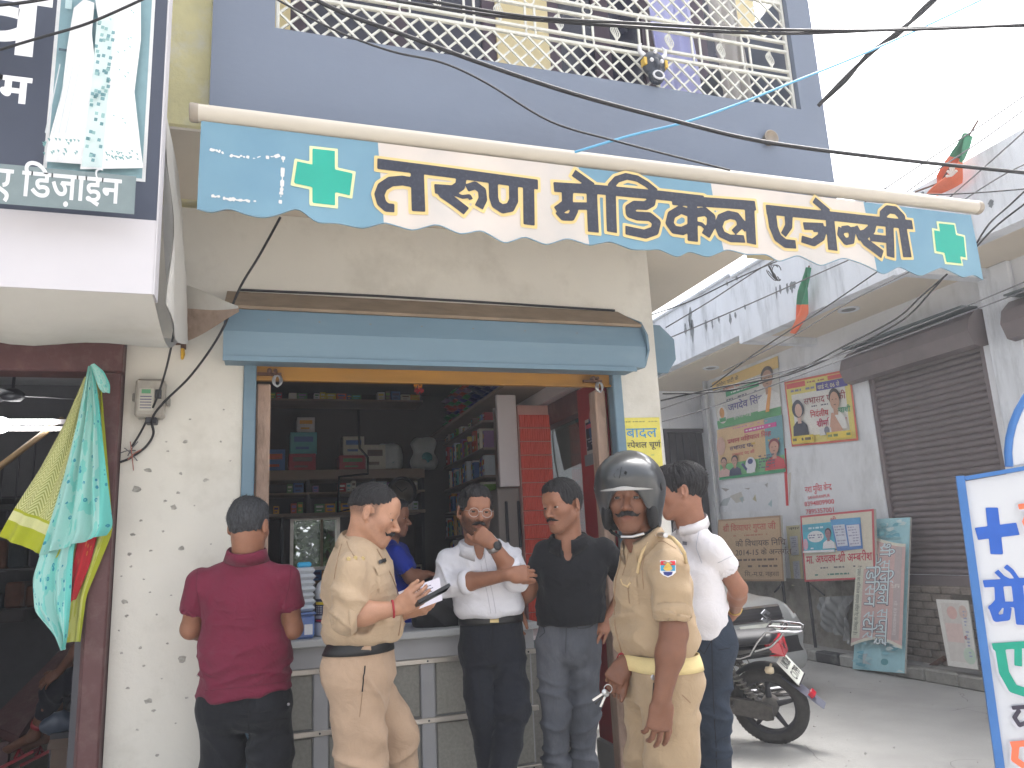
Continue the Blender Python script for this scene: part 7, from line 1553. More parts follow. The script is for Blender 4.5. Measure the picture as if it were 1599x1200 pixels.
for yi in range(16):
    for lv in range(6):
        y = 4.72 + yi * .15 + r.uniform(-.015, .015); far = y > 6.2
        m = r.choice(PKT[2:]) if far and r.random() < .8 else r.choice(PKT[:2]); o = link('packet', packet(r.randrange(5), m), None, (1.72 + r.uniform(-.02, .02) + (.0 if lv < 5 else .04), y, 2.5605 + lv * .055)); o.rotation_euler = (0, 0, r.uniform(-.15, .15))
        if far and m in PKT[2:]: tag(o, '%s packet in the %s layer at the far end of the wooden ledge' % (m.name.split('_')[1], ('bottom', 'second', 'third', 'fourth', 'fifth', 'top')[lv]), 'packet', 'coloured packets on the ledge')
        else: tag(o, 'shiny %s packet, %s layer, %s part of the wooden ledge' % (m.name.split('_')[1], ('bottom', 'second', 'third', 'fourth', 'fifth', 'top')[lv], 'nearest' if y < 5.2 else 'middle' if y < 5.8 else 'farther'), 'packet', 'blue packets on the ledge')
# wall clock, hanging marigold, grey cabinet, loose cable, foliage standing in for reflections in the rear window
CK = thing('wall_clock', 'round wall clock with a thick black rim on the back wall', 'clock', (1.33, 7.27, 2.03)); c = onY(628, 768, 7.24)
part('rim', DKMETAL, lambda b: b.tube([c + [.125 * math.cos(t), 0, .125 * math.sin(t)] for t in np.linspace(0, 2 * math.pi, 33)[:-1]], .018, 8, closed=True), CK); part('dial', M('clock_dial', (120, 112, 100), .5), lambda b: b.revolve([(0, 0), (.12, 0), (.12, -.02), (0, -.02)], c, (0, -1, 0), 28), CK)
for a_, l_ in ((.6, .06), (2.4, .085)): part('hand', DKMETAL, lambda b: b.obox(c + np.array([math.cos(a_), 0, math.sin(a_)]) * l_ / 2 + [0, -.004, 0], (math.cos(a_), 0, math.sin(a_)), (0, 1, 0), (-math.sin(a_), 0, math.cos(a_)), l_ / 2, .001, .004), CK)
MG = thing('marigold_tassel', 'small orange and red flower tassel hanging inside under the shutter bar', 'tassel', P(654, 600, 5.2)); c = P(654, 600, 5.2); mb = MB()
mb.tube([c + [0, 0, .3], c + [0, 0, .02]], .002, 4); mb.build('thread', RED, MG)
for col, dz, rr_ in ((M('marigold', (236, 150, 40), .6), .0, .026), (M('red_petal', (190, 40, 40), .6), -.045, .022)):
    mb = MB()
    for k in range(14): mb.obox(c + [r.uniform(-1, 1) * rr_, r.uniform(-1, 1) * rr_, dz + r.uniform(-1, 1) * rr_], nrm(rng.normal(size=3)), (0, 1, 0), (0, 0, 1), .012, .006, .01)
    o = mb.build('petals', col, MG); o['kind'] = 'stuff'
CB = thing('grey_cabinet', 'grey metal cabinet with vertical grips under the white panel', 'cabinet', (1.5, 5.3, .06))
if CB:
    part('body', M('cabinet_grey', (132, 122, 116), .5, var=.06), lambda b: b.bbox(XP0 - .02, XT0 - .006, 5.20, 5.5, .061, 1.83, .008), CB)
    for x in (XP0 + .03, XP0 + .12): part('grip', DKMETAL, lambda b: b.bbox(x, x + .022, 5.186, 5.198, 1.42, 1.74, .005), CB); part('drawer_front', M('cabinet_light', (156, 146, 140), .5), lambda b: b.bbox(x - .03, x + .05, 5.19, 5.199, 1.24, 1.36, .002), CB)
tag(MB().tube([P(u, v, 6.9) for u, v in ((560, 640), (562, 700), (575, 715), (575, 740), (530, 745), (528, 800), (560, 792), (600, 790))], .012, 6).build('loose_cable', M('black_cable', (18, 18, 20), .5)), 'black cable looping down in front of the back shelving', 'cable')
BU = thing('reflection_tree', 'added green tree standing in for reflections in the small rear window', 'tree', (.75, 10.8, 0)); part('trunk', M('bark', (96, 74, 56), .9, bump=.5, bscale=20), lambda b: b.tube([(.95, 10.8, 0), (.9, 10.8, 1.3), (.98, 10.75, 2.6)], [.1, .08, .05], 8), BU)  # added tree, takes the place of green reflections in the glass
LV = [mat('leaf_a', (.055, .11, .03), .6, var=.3), mat('leaf_b', (.09, .15, .045), .6, var=.3)]
for kk, m_ in enumerate(LV):
    mb = MB(); V_ = []; F_ = []
    for k in range(2200): c = np.array([.75, 10.8, 1.9]) + rng.normal(size=3) * [.8, .5, .7]; d1, d2 = nrm(rng.normal(size=3)), nrm(rng.normal(size=3)); n_ = len(V_); V_ += [c - d1 * .08, c + d2 * .045, c + d1 * .08, c - d2 * .045]; F_.append((n_, n_ + 1, n_ + 2, n_ + 3))
    o = obj('crown', V_, F_, m_, BU)
part('garden_wall', WALLR, lambda b: b.box(-1, 3, 12.4, 12.5, 0, 1.2), thing('garden_wall', 'low pale wall behind the tree beyond the rear window', 'wall', (1, 12.4, 0)))
# ================================================================ cloth shop on the left
CS = thing('cloth_shop', 'dim cloth shop with a brown wooden front left of the chemist', 'building', (-2., 6., 0)); cp = lambda n_, m_, f_, p_=None: part(n_, m_, f_, p_ or CS)
BRF = cp('door_frame', BROWNF, lambda b: (b.bbox(-3.2, -.642, 4.0, 4.16, 2.335, 2.485, .008), b.bbox(-.735, -.645, 4.0, 4.14, .0, 2.333, .008), b.bbox(-.748, -.737, 4.03, 4.12, .0, 2.333, .002)))
cp('frame_moulding', BROWNF, lambda b: (b.bbox(-3.2, -.56, 3.985, 4.02, 2.487, 2.515, .004),))
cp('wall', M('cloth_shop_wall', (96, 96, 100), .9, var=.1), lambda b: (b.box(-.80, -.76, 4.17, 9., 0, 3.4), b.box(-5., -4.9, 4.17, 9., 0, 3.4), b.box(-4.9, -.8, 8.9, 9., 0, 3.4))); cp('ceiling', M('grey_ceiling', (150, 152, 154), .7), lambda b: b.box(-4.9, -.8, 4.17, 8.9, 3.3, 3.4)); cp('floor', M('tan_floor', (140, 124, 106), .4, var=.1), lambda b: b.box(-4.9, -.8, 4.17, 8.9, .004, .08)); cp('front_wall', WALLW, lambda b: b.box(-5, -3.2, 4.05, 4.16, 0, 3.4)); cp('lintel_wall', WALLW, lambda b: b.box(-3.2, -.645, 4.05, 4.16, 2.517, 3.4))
cp('upper_wall', WALLR, lambda b: b.box(-5, -.505, 3.7, 4.2, 3.41, 6.2))
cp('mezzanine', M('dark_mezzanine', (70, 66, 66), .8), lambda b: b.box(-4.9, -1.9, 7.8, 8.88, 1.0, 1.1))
FN = thing('ceiling_fan', 'dark three bladed ceiling fan in the cloth shop', 'fan', (-1.75, 6.6, 2.7)); fc = P(20, 618, 6.9); part('rod', DKMETAL, lambda b: b.tube([fc + [0, 0, .06], [fc[0], fc[1], 3.3]], .014, 8), FN); part('motor', DKMETAL, lambda b: b.revolve([(0, -.05), (.07, -.045), (.1, -.01), (.1, .02), (.05, .06), (0, .065)], fc, n=20), FN)
for k in range(3): a_ = .25 + k * 2.094; part('blade', DKMETAL, lambda b: b.obox(fc + np.array([math.cos(a_), math.sin(a_), 0]) * .36, (math.cos(a_), math.sin(a_), 0), (-math.sin(a_), math.cos(a_), .12), (0, -.12, 1), .27, .065, .003), FN)
TLT = mat('lit_tube', (1, 1, 1), .5, var=0, emit=5.)
for v, lb in ((658, 'upper lit tube light on the cloth shop wall'), (669, 'lower lit tube light on the cloth shop wall')):
    p0, p1 = P(6, v, 7.2), P(86, v, 7.2); tl = thing('tube_light', lb, 'light', lerp(p0, p1, .5)); part('tube', TLT, lambda b: b.tube([p0, p1], .018, 8), tl); part('fitting', LAM, lambda b: b.obox(lerp(p0, p1, .5) + [0, .035, 0], nrm(p1 - p0), (0, 1, 0), (0, 0, 1), .5, .012, .022), tl)
c = P(2, 664, 6.6); LB = thing('round_lamp', 'round lit white lamp at the left edge inside the cloth shop', 'light', c); part('globe', TLT, lambda b: b.revolve([(.07 * math.sin(a), .07 * math.cos(a)) for a in np.linspace(0, math.pi, 9)], c, n=16), LB)
HR = thing('stair_handrail', 'pale wooden stair handrail rising inside the cloth shop', 'handrail', P(30, 715, 7.)); q0, q1 = P(-30, 752, 6.6), P(98, 655, 7.4); part('handrail', M('pale_wood', (150, 122, 84), .5), lambda b: b.tube([q0, q1], .03, 8), HR)
for t in (.25, .45, .65): part('baluster', DKMETAL, lambda b: b.tube([lerp(q0, q1, t), lerp(q0, q1, t) - [0, 0, .85]], .01, 6), HR)
# bolts of cloth and dark stock, bench
r = random.Random(77); BOLT = [M('bolt_%d' % k, c, .9, var=.2, vscale=12) for k, c in enumerate(((60, 56, 70), (84, 66, 70), (50, 60, 66), (90, 84, 80), (110, 70, 50), (44, 44, 56)))]
RK = thing('cloth_rack', 'dark rack of folded cloth inside the left shop', 'rack', (-2.6, 8.3, .08))
for z in (1.1, 1.45, 1.8, 2.1): part('shelf', DKMETAL, lambda b: b.box(-4.2, -1.8, 8.2, 8.85, z - .02, z), RK)
for z in (1.1, 1.45, 1.8):
    for k in range(14):
        o = part('folded_cloth', BOLT[r.randrange(6)], lambda b: b.bbox(-4.15 + k * .165, -4.0 + k * .165, 8.22, 8.7, z + .001, z + r.uniform(.12, .26), .02)); o.parent = None; o.location = [0, 0, 0]; o.data.transform(Matrix.Translation((1.0, 6.0, 0))); tag(o, 'folded dark cloth on the %s shelf of the rack, %s' % ('low' if z < 1.2 else 'middle' if z < 1.6 else 'high', ('far left', 'left', 'middle', 'right', 'far right')[k // 3]), 'cloth', 'folded cloths on the rack')
BN = thing('low_bench', 'brown slatted bench sloping across the cloth shop floor', 'bench', (-1.5, 6., .08)); part('seat', BROWNF, lambda b: b.prism([P(-20, 1130, 5.4), P(110, 1000, 6.2), P(128, 1010, 6.0), P(30, 1150, 5.2)], (0, 0, -.06)), BN)
for u, v, d in ((10, 1150, 5.4), (100, 1030, 6.0)): q = P(u, v, d); part('leg', BROWNF, lambda b: b.box(q[0] - .03, q[0] + .03, q[1] - .03, q[1] + .03, .081, q[2] - .03), BN)
c = P(105, 1130, 4.75); BGG = thing('grey_bundle', 'shiny grey rolled bundle on the cloth shop floor by the frame', 'bundle', c); V, Q = sdf_mesh([seg(c - [.1, 0, 0], c + [.12, .1, 0], .05, .055, None, .03)], .01); V = folds(V, Q, [(c, .2, (1, 0, .3), .04, .008)], .006, 4); smobj('roll', V, Q, M('grey_satin', (70, 80, 96), .35), BGG); part('support', DKMETAL, lambda b: b.box(c[0] - .08, c[0] + .1, c[1] - .03, c[1] + .08, .081, c[2] - .045), BGG)
c = P(112, 1175, 4.6); BXX = thing('cardboard_box', 'torn brown cardboard box on the cloth shop floor', 'box', (c[0], c[1], .08)); part('carton', M('cardboard', (116, 98, 86), .9, var=.15), lambda b: b.bbox(c[0] - .1, c[0] + .1, c[1] - .05, c[1] + .18, .081, c[2] + .06, .006), BXX); part('flap', MATS['cardboard'], lambda b: b.obox((c[0] - .05, c[1] - .08, c[2] + .07), (1, 0, 0), (0, .8, .5), (0, -.5, .8), .06, .04, .002), BXX)
# customer sitting in the shop, half hidden by the hanging cloths
J = lambda u, v, dd=0.: P(u, v, 5.2 + dd)
g = Fig('person in dark clothes sitting in the cloth shop, half hidden by hanging cloths', (J(120, 1000)[0], J(120, 1000)[1], .08), dirn(-1, -.3), 'people in the cloth shop'); g.ends = []
g.torso(J(160, 1040), J(158, 1000), J(152, 945), J(140, 912, -.14), J(150, 905, .16), J(145, 895), [.16, .15, .16], [.12, .11, .11], sh=.055)
g.head(J(138, 862), dirn(-.9, -.3, -.3), (0, 0, 1), .95, J(146, 893)); A1 = [J(138, 918, -.16), J(133, 1000, -.2), J(92, 1050, -.16)]; g.arm(*A1, .85); g.sleeve(A1[0], lerp(A1[0], A1[1], .8), .055, .055); g.hand(A1[2], dirn(-.8, -.2, -.55), dirn(-.1, -1, .5), 1, (.3, .3, .3, .35), .1, sz=.95)
g.arm(J(148, 912, .16), J(140, 980, .16), J(110, 1030, .12), .85)
g.tr += [seg(J(158, 1040, -.05), J(85, 1075, -.1), .085, .07, None, .03), seg(J(85, 1075, -.1), J(68, 1120, -.08), .065, .05, None, .03, (0, 1)), seg(J(158, 1040, .1), J(100, 1080, .1), .085, .07, None, .03), seg(J(100, 1080, .1), J(82, 1125, .08), .065, .05, None, .03, (0, 1))]
for kk, (kn, an, to) in enumerate(((J(75, 1100, -.09), J(52, 1150, -.06), J(12, 1172, -.05)), (J(90, 1110, .09), J(72, 1152, .06), J(35, 1170, .04)))):
    g.skin += [seg(kn, an, .05, .034, None, .02), seg(an, to, (.036, .034), (.038, .018), None, .02), ell(an + (an - to) * .12, .034, None, .03)]
g.skin.append(seg(J(150, 1000), J(85, 1078, .0), .05, .05, None, .02)); g.skin += [seg(J(85, 1078, -.05), J(75, 1100, -.09), .05, .05), seg(J(85, 1078, 0), J(90, 1110, .09), .05, .05), seg(J(152, 945), J(150, 1010), .08, .06)]
DRK = cloth('dark_cotton', (26, 26, 38)); g.build(SK3, HAIR, 'full', shirt=DRK, shirtname='shirt', trs=DRK, seed=9, eyes=False, tfolds=[(J(110, 1070), .2, (1, 0, .3), .05, .007)])
for kk, (u, v, dd) in enumerate(((30, 1182, -.06), (62, 1178, .06))):
    c = J(u, v, dd); SN = part('sandal', M('red_sandal', (150, 24, 36), .5), lambda b: b.obox(c - [0, 0, .012], dirn(-1, -.2, -.45), dirn(.2, -1), np.cross(dirn(-1, -.2, -.45), dirn(.2, -1)), .11, .04, .01), g.root); part('strap', MATS['red_sandal'], lambda b: b.tube([c + dirn(0, -1) * .04, c + [0, 0, .045], c + dirn(0, 1) * .04], .012, 6), SN)
g.band('anklet', g.skin, J(62, 1132, -.07), nrm(J(52, 1150, -.06) - J(75, 1100, -.09)), .03, .002, RED, .004, 20, rmax=.1)
# ---- sign of the cloth shop
SGB = thing('shop_sign_box', 'big navy shop sign box with white Hindi letters and a white dress picture', 'signboard', (-1., 2.9, 2.4)); SYF = 2.9; xr = onY(250, 240, SYF)[0]; zbt = onY(238, 460, SYF)[2]; zst = onY(247, 345, SYF)[2]
part('box', SIGNN, lambda b: b.box(-2.6, xr, SYF, SYF + .1, zst, 4.3), SGB); part('white_strip', SIGNW, lambda b: b.box(-2.6, xr, SYF - .002, SYF + .1, zbt, zst - .001), SGB); part('edge_strip', SIGNW, lambda b: b.box(xr + .001, xr + .006, SYF - .003, SYF + .1, zbt, 4.3), SGB)
pl = Plane((-2.6, SYF - .0025, zbt), (1, 0, 0), (0, 0, 1)); X_ = lambda u, v: pl.px(u, v)
pr = Print(pl, .0007); a, b2 = X_(67, 270), X_(238, 0); pr.rect(a[0], a[1], X_(228, 275)[0], b2[1] + .4, (214, 216, 216)); pr.rect(a[0] + .012, a[1] + .012, X_(228, 275)[0] - .012, b2[1] + .39, (126, 158, 166))
r = random.Random(3)
for k in range(34): x0 = r.uniform(a[0] + .02, X_(228, 275)[0] - .09); z0 = r.uniform(a[1] + .1, b2[1] + .25); pr.rect(x0, z0, x0 + r.uniform(.02, .07), z0 + r.uniform(.01, .05), r.choice([(96, 130, 140), (150, 180, 186), (180, 204, 206), (110, 176, 190), (70, 90, 100)]))
def PX(pts, c): pr.poly([tuple(X_(*p)) for p in pts], c)
DW = (222, 222, 222)
PX([(118, 20), (134, 6), (150, 12), (146, 60), (152, 110), (146, 160), (130, 262), (74, 258), (78, 230), (100, 150), (108, 80)], DW); PX([(150, 0), (222, 0), (222, 70), (212, 150), (222, 240), (226, 268), (128, 270), (146, 160), (160, 60)], (226, 226, 226))
PX([(154, 38), (182, 30), (170, 170), (162, 268), (130, 266), (148, 120)], (206, 222, 220))
for k in range(60): t = r.random(); u = 135 + 24 * (1 - t) * .9 + r.uniform(0, 24); v = 260 - 218 * (1 - t) - 0 + r.uniform(-4, 4); PX([(u, v), (u + 5, v + 1), (u + 4, v + 6), (u - 1, v + 5)], r.choice([(110, 150, 156), (90, 130, 136), (140, 176, 176)]))
for k in range(26): u = r.uniform(74, 128); v = 232 + r.uniform(0, 24); PX([(u, v), (u + 4, v + 1), (u + 3, v + 5)], (110, 156, 156))
for k in range(30): u = r.uniform(166, 222); v = 256 + r.uniform(0, 12); PX([(u, v), (u + 4, v + 1), (u + 3, v + 4)], (110, 156, 156))
for k in range(16): u = r.uniform(172, 214); v = r.uniform(20, 240); PX([(u, v), (u + 4, v + 1), (u + 3, v + 4)], (150, 186, 186))
for u in (92, 104, 112, 122): PX([(u + 14, 130), (u + 15, 132), (u - 6, 236), (u - 8, 234)], (198, 204, 206))
PX([(118, 2), (128, -8), (134, 4), (130, 16), (118, 18)], (206, 196, 190)); PX([(108, 0), (120, -30), (138, -20), (134, 30), (128, 10), (120, 4), (114, 30)], (60, 62, 70))
a = X_(-40, 338); b2 = X_(218, 298); pr.rect(a[0], a[1], X_(219, 338)[0], X_(219, 300)[1], (120, 134, 136)); p0, p1 = X_(0, 326), X_(197, 327)
pr.text('नए डिज़ाईन', p1[0], p0[1], .142, (214, 216, 218), .015, w=(p1[0] - X_(-26, 326)[0]), align='r')
p0 = X_(82, 115); pr.text('व', p0[0], X_(70, 120)[1], X_(70, 23)[1] * 1.0 and (X_(70, 23)[1] - X_(70, 120)[1]) / .68, (224, 224, 226), .02, w=X_(82, 80)[0] - X_(-46, 80)[0], align='r'); p0 = X_(60, 190); pr.text('गम', p0[0], X_(50, 191)[1], (X_(50, 152)[1] - X_(50, 191)[1]) / .66, (224, 224, 226), .03, align='r')
pr.text('क', X_(-46, 100)[0], X_(70, 120)[1], .43, (224, 224, 226), .02, align='r')
pr.build('lettering', SGB)
# canvas wrapped under and behind the sign
mb = MB(); n_ = 26; r = random.Random(9)
lo = [np.array([x, SYF + .004, zbt]) for x in np.linspace(-2.6, xr, n_)]; hi = [np.array([x, 3.99, 2.50 + .01 * math.sin(x * 9)]) for x in np.linspace(-2.6, xr - .01, n_)]
G = np.array([[lerp(lo[i], hi[i], t) + np.array([0, 0, -.10 * math.sin(math.pi * t) + .012 * math.sin(i * 1.1 + t * 5) * math.sin(math.pi * t)]) for t in np.linspace(0, 1, 12)] for i in range(n_)]); mb.grid(G[::-1]); mb.grid(G + [0, 0, .004])
zc_ = 3.15
G = np.array([[lerp(np.array([xr + .004, SYF + .1 + 1.0 * s_, zbt + (2.5 - zbt) * s_ - .07 * math.sin(math.pi * s_)]), np.array([xr + .004, SYF + .1 + .5 * s_, 3.15]), t) + np.array([.028 * math.sin(s_ * 10 + t * 4) * math.sin(math.pi * min(1, t + .1)) + .03 * (1 - t), 0, 0]) for t in np.linspace(0, 1, 12)] for s_ in np.linspace(0, 1, 16)]); mb.grid(G); mb.grid(G[::-1] - [.004, 0, 0])
mb.build('canvas_wrap', CANV, SGB)
# torn canvas corner hanging over the pier
q = [onY(u, v, y) for u, v, y in ((275, 441, 3.85), (372, 476, 3.55), (374, 489, 3.52), (286, 536, 3.95))]
TC = thing('canvas_corner', 'torn white and brown canvas corner jutting over the white pier', 'canvas', q[3]); G = np.array([[lerp(lerp(q[0], q[3], t), lerp(q[1], q[2], t), s_) + np.array([0, -.02 * math.sin(s_ * 5 + t * 3), 0]) for t in np.linspace(0, .45, 6)] for s_ in np.linspace(0, 1, 12)]); mb = MB().grid(G); mb.grid(G[::-1] + [0, .004, 0]); mb.build('white_cloth', CANV, TC)
G = np.array([[lerp(lerp(q[0], q[3], t), lerp(q[1], q[2], t), s_) + np.array([0, -.02 * math.sin(s_ * 5 + t * 3), 0]) for t in np.linspace(.45, 1, 6)] for s_ in np.linspace(0, 1, 12)]); mb = MB().grid(G); mb.grid(G[::-1] + [0, .004, 0]); mb.build('brown_backing', M('brown_backing', (172, 150, 134), .9, var=.12, vscale=14, stain=srgb((120, 104, 88)), stain_scale=9, stain_amt=.7), TC)
c = onY(286, 540, 4.06); HK = thing('wall_hook', 'rusty hook with a yellow rag tied to the top of the white pier', 'hook', c); part('hook', RUST, lambda b: (b.tube([c + [0, .02, .0], c + [-.005, -.03, .0], c + [-.03, -.035, -.003]], .006, 6), b.obox(c + [.004, -.01, .0], (1, 0, 0), (0, 1, 0), (0, 0, 1), .012, .012, .02)), HK); part('rag', M('yellow_rag', (206, 160, 40), .8), lambda b: b.tube([c + [0, -.012, -.015], c + [.003, -.014, -.05], c + [0, -.012, -.075]], [.009, .011, .006], 7), HK)
# ---- hanging scarves
def scarf(label, L_, R_, y, m, pleats, amp, par=None, name='scarf', nt=46, ns=44, hem=None, ph=0.):
    t = np.linspace(0, 1, nt); La = np.array([onY(u, v, y) for u, v in L_]); Ra = np.array([onY(u, v, y) for u, v in R_]); cl = lambda A: np.r_[0, np.cumsum(np.linalg.norm(np.diff(A, axis=0), axis=1))]
    il = np.array([np.interp(t * cl(La)[-1], cl(La), La[:, k]) for k in range(3)]).T; ir = np.array([np.interp(t * cl(Ra)[-1], cl(Ra), Ra[:, k]) for k in range(3)]).T
    for A in (il, ir):
        for k in range(3): A[1:-1, k] = (A[:-2, k] + 2 * A[1:-1, k] + A[2:, k]) / 4
    s_ = np.linspace(0, 1, ns); G = np.zeros((ns, nt, 3))
    for i in range(ns):
        for j in range(nt): p = lerp(il[j], ir[j], s_[i]); d_ = amp * (.4 + .8 * t[j]) * (math.sin(s_[i] * pleats * 6.28 + ph + 1.2 * math.sin(t[j] * 3)) + .5 * math.sin(s_[i] * pleats * 11 + t[j] * 4 + ph)); G[i, j] = p + np.array([.25 * d_, d_, .0])
    mb = MB().grid(G); mb.grid(G[::-1] + [0, .003, 0]); o = mb.build(name, m, par)
    uvs = np.array([(a_, b_) for a_ in s_ for b_ in t]); uvs = np.r_[uvs, uvs[::-1].reshape(ns, nt, 2)[:, ::-1].reshape(-1, 2)]
    at_ = o.data.attributes.new('weave', 'FLOAT_VECTOR', 'POINT'); at_.data.foreach_set('vector', np.c_[uvs, np.zeros(len(uvs))].astype(np.float32).ravel())
    if label: tag(o, label, 'scarf')
    return o
def weave_mat(name, kind, base, ink, edge):
    m = mat(name, srgb(base), .85, var=.05, sheen=.1); n = m.node_tree; b_ = n.nodes['Principled BSDF']; at_ = n.nodes.new('ShaderNodeAttribute'); at_.attribute_name = 'weave'; sp2 = n.nodes.new('ShaderNodeSeparateXYZ'); n.links.new(at_.outputs['Vector'], sp2.inputs[0])
    def mth(op, a_, b2=None):
        x = n.nodes.new('ShaderNodeMath'); x.operation = op
        for i_, v_ in ((0, a_), (1, b2)):
            if v_ is None: continue
            if isinstance(v_, (int, float)): x.inputs[i_].default_value = v_
            else: n.links.new(v_, x.inputs[i_])
        return x.outputs[0]
    u, v = sp2.outputs[0], sp2.outputs[1]
    if kind == 'chevron':
        z = mth('ABSOLUTE', mth('SUBTRACT', mth('FRACT', mth('MULTIPLY', u, 6.)), .5)); f = mth('FRACT', mth('ADD', mth('MULTIPLY', v, 44.), mth('MULTIPLY', z, 4.))); ink_f = mth('GREATER_THAN', f, .5); edge_f = mth('GREATER_THAN', v, .9); band = mth('MULTIPLY', mth('GREATER_THAN', v, .83), mth('LESS_THAN', v, .845)); edge_f = mth('MAXIMUM', edge_f, band); clr = mth('MULTIPLY', mth('GREATER_THAN', v, .845), mth('LESS_THAN', v, .9)); ink_f = mth('MULTIPLY', ink_f, mth('SUBTRACT', 1., clr))
    else:
        t1 = n.nodes.new('ShaderNodeTexVoronoi'); t1.inputs['Scale'].default_value = 22. if kind == 'flower' else 16.; vm_ = n.nodes.new('ShaderNodeVectorMath'); vm_.operation = 'MULTIPLY'; vm_.inputs[1].default_value = (.5, 1., 1); n.links.new(at_.outputs['Vector'], vm_.inputs[0]); n.links.new(vm_.outputs[0], t1.inputs['Vector']); t2 = n.nodes.new('ShaderNodeTexNoise'); t2.inputs['Scale'].default_value = 7.; n.links.new(at_.outputs['Vector'], t2.inputs['Vector'])
        ring = mth('MULTIPLY', mth('LESS_THAN', t1.outputs['Distance'], .24), mth('GREATER_THAN', t1.outputs['Distance'], .08)); ink_f = mth('MULTIPLY', ring, mth('GREATER_THAN', t2.outputs[0], .5)); edge_f = mth('MAXIMUM', mth('GREATER_THAN', u, .86), mth('MULTIPLY', mth('GREATER_THAN', t2.outputs[0], .56), .7))
    def mx_(f, a_, c_): x = n.nodes.new('ShaderNodeMix'); x.data_type = 'RGBA'; n.links.new(f, x.inputs[0]); (n.links.new(a_, x.inputs[6]) if isinstance(a_, bpy.types.NodeSocket) else setattr(x.inputs[6], 'default_value', (*a_, 1))); x.inputs[7].default_value = (*srgb(c_), 1); return x.outputs[2]
    n.links.new(mx_(edge_f, mx_(ink_f, srgb(base), ink), edge) if kind == 'chevron' else mx_(ink_f, mx_(edge_f, srgb(base), edge), ink), b_.inputs['Base Color']); return m
CHEV = weave_mat('chevron_cotton', 'chevron', (206, 206, 150), (150, 156, 84), (166, 172, 32)); TURQ = weave_mat('turquoise_print', 'flower', (156, 206, 198), (44, 140, 160), (104, 196, 186)); REDS = weave_mat('red_print', 'flower', (178, 32, 42), (190, 120, 50), (170, 26, 36)); OLIV = weave_mat('olive_print', 'flower', (186, 188, 110), (150, 150, 50), (160, 166, 36))
scarf('yellow green chevron scarf spreading left from the frame corner', [(132, 588), (100, 660), (62, 730), (18, 800), (-2, 838)], [(150, 590), (140, 700), (118, 800), (92, 870), (86, 874)], 3.93, CHEV, 2.4, .010, ph=.4)
scarf('olive scarf with a pale print hanging lowest behind the turquoise scarf', [(148, 580), (130, 720), (112, 860), (98, 980), (96, 1004)], [(158, 582), (168, 720), (176, 830), (136, 930), (128, 1002)], 3.97, OLIV, 1.5, .010, ph=2.)
scarf('narrow red printed scarf between the turquoise and olive scarves', [(142, 582), (146, 700), (118, 860), (108, 910), (108, 942)], [(148, 584), (160, 700), (152, 830), (140, 880), (118, 936)], 3.945, REDS, 1., .008, ph=1.)
TS = thing('scarf', 'long turquoise scarf with teal flower print knotted at the frame corner', 'scarf', onY(140, 600, 3.9))
scarf(None, [(138, 572), (118, 660), (96, 745), (78, 810), (62, 868)], [(146, 572), (156, 640), (165, 740), (172, 822), (162, 836)], 3.885, TURQ, 3.2, .018, TS, 'upper_panel'); scarf(None, [(112, 700), (78, 810), (50, 905), (53, 955), (78, 985), (99, 1016)], [(140, 700), (132, 800), (114, 860), (110, 940), (106, 990), (102, 1014)], 3.915, TURQ, 1.8, .014, TS, 'tail', ph=1.2)
scarf('short folded turquoise scarf end over the frame corner', [(141, 570), (148, 590), (154, 606), (160, 613)], [(148, 568), (162, 580), (171, 600), (171, 614)], 3.875, TURQ, 1., .006, ph=.8, nt=16, ns=14)
# ---- meter box and cables on the pier
m0, m1 = onY(213, 592, 4.0), onY(256, 652, 4.0); EM = thing('electric_meter', 'clear cased electric meter box screwed to the white pier', 'meter', (m0[0], FY, m1[2])); part('case', M('meter_case', (160, 154, 144), .35, var=.12, vscale=20), lambda b: b.bbox(m0[0], m1[0], 3.985, 4.078, m1[2], m0[2], .012), EM); part('backplate', M('meter_plate', (150, 146, 138), .5), lambda b: (b.bbox(m0[0] - .02, m0[0] - .002, 4.05, 4.078, m0[2] - .1, m0[2] - .06, .003), b.bbox(m1[0] + .002, m1[0] + .02, 4.05, 4.078, m0[2] - .12, m0[2] - .08, .003)), EM)
part('dial_plate', M('meter_face', (176, 172, 160), .5), lambda b: b.box(m0[0] + .02, m0[0] + .085, 3.981, 3.984, m1[2] + .03, m0[2] - .05), EM); part('display', DKMETAL, lambda b: b.bbox(m0[0] + .09, m1[0] - .012, 3.974, 3.984, m0[2] - .1, m0[2] - .055, .002), EM); part('label', M('meter_green', (90, 150, 110), .6), lambda b: b.box(m0[0] + .03, m0[0] + .07, 3.979, 3.981, m0[2] - .075, m0[2] - .055), EM); part('outlet', DKMETAL, lambda b: b.bbox(m0[0] + .05, m0[0] + .10, 3.99, 4.06, m1[2] - .03, m1[2] - .001, .004), EM); part('label_lines', STRIP, lambda b: [b.box(m0[0] + .025, m0[0] + .075, 3.979, 3.9805, z, z + .004) for z in np.arange(m1[2] + .04, m0[2] - .09, .014)], EM)['kind'] = 'stuff'
CABM = M('cable_black', (24, 24, 28), .55, var=0); CABG = M('cable_grey', (92, 92, 96), .6, var=0)
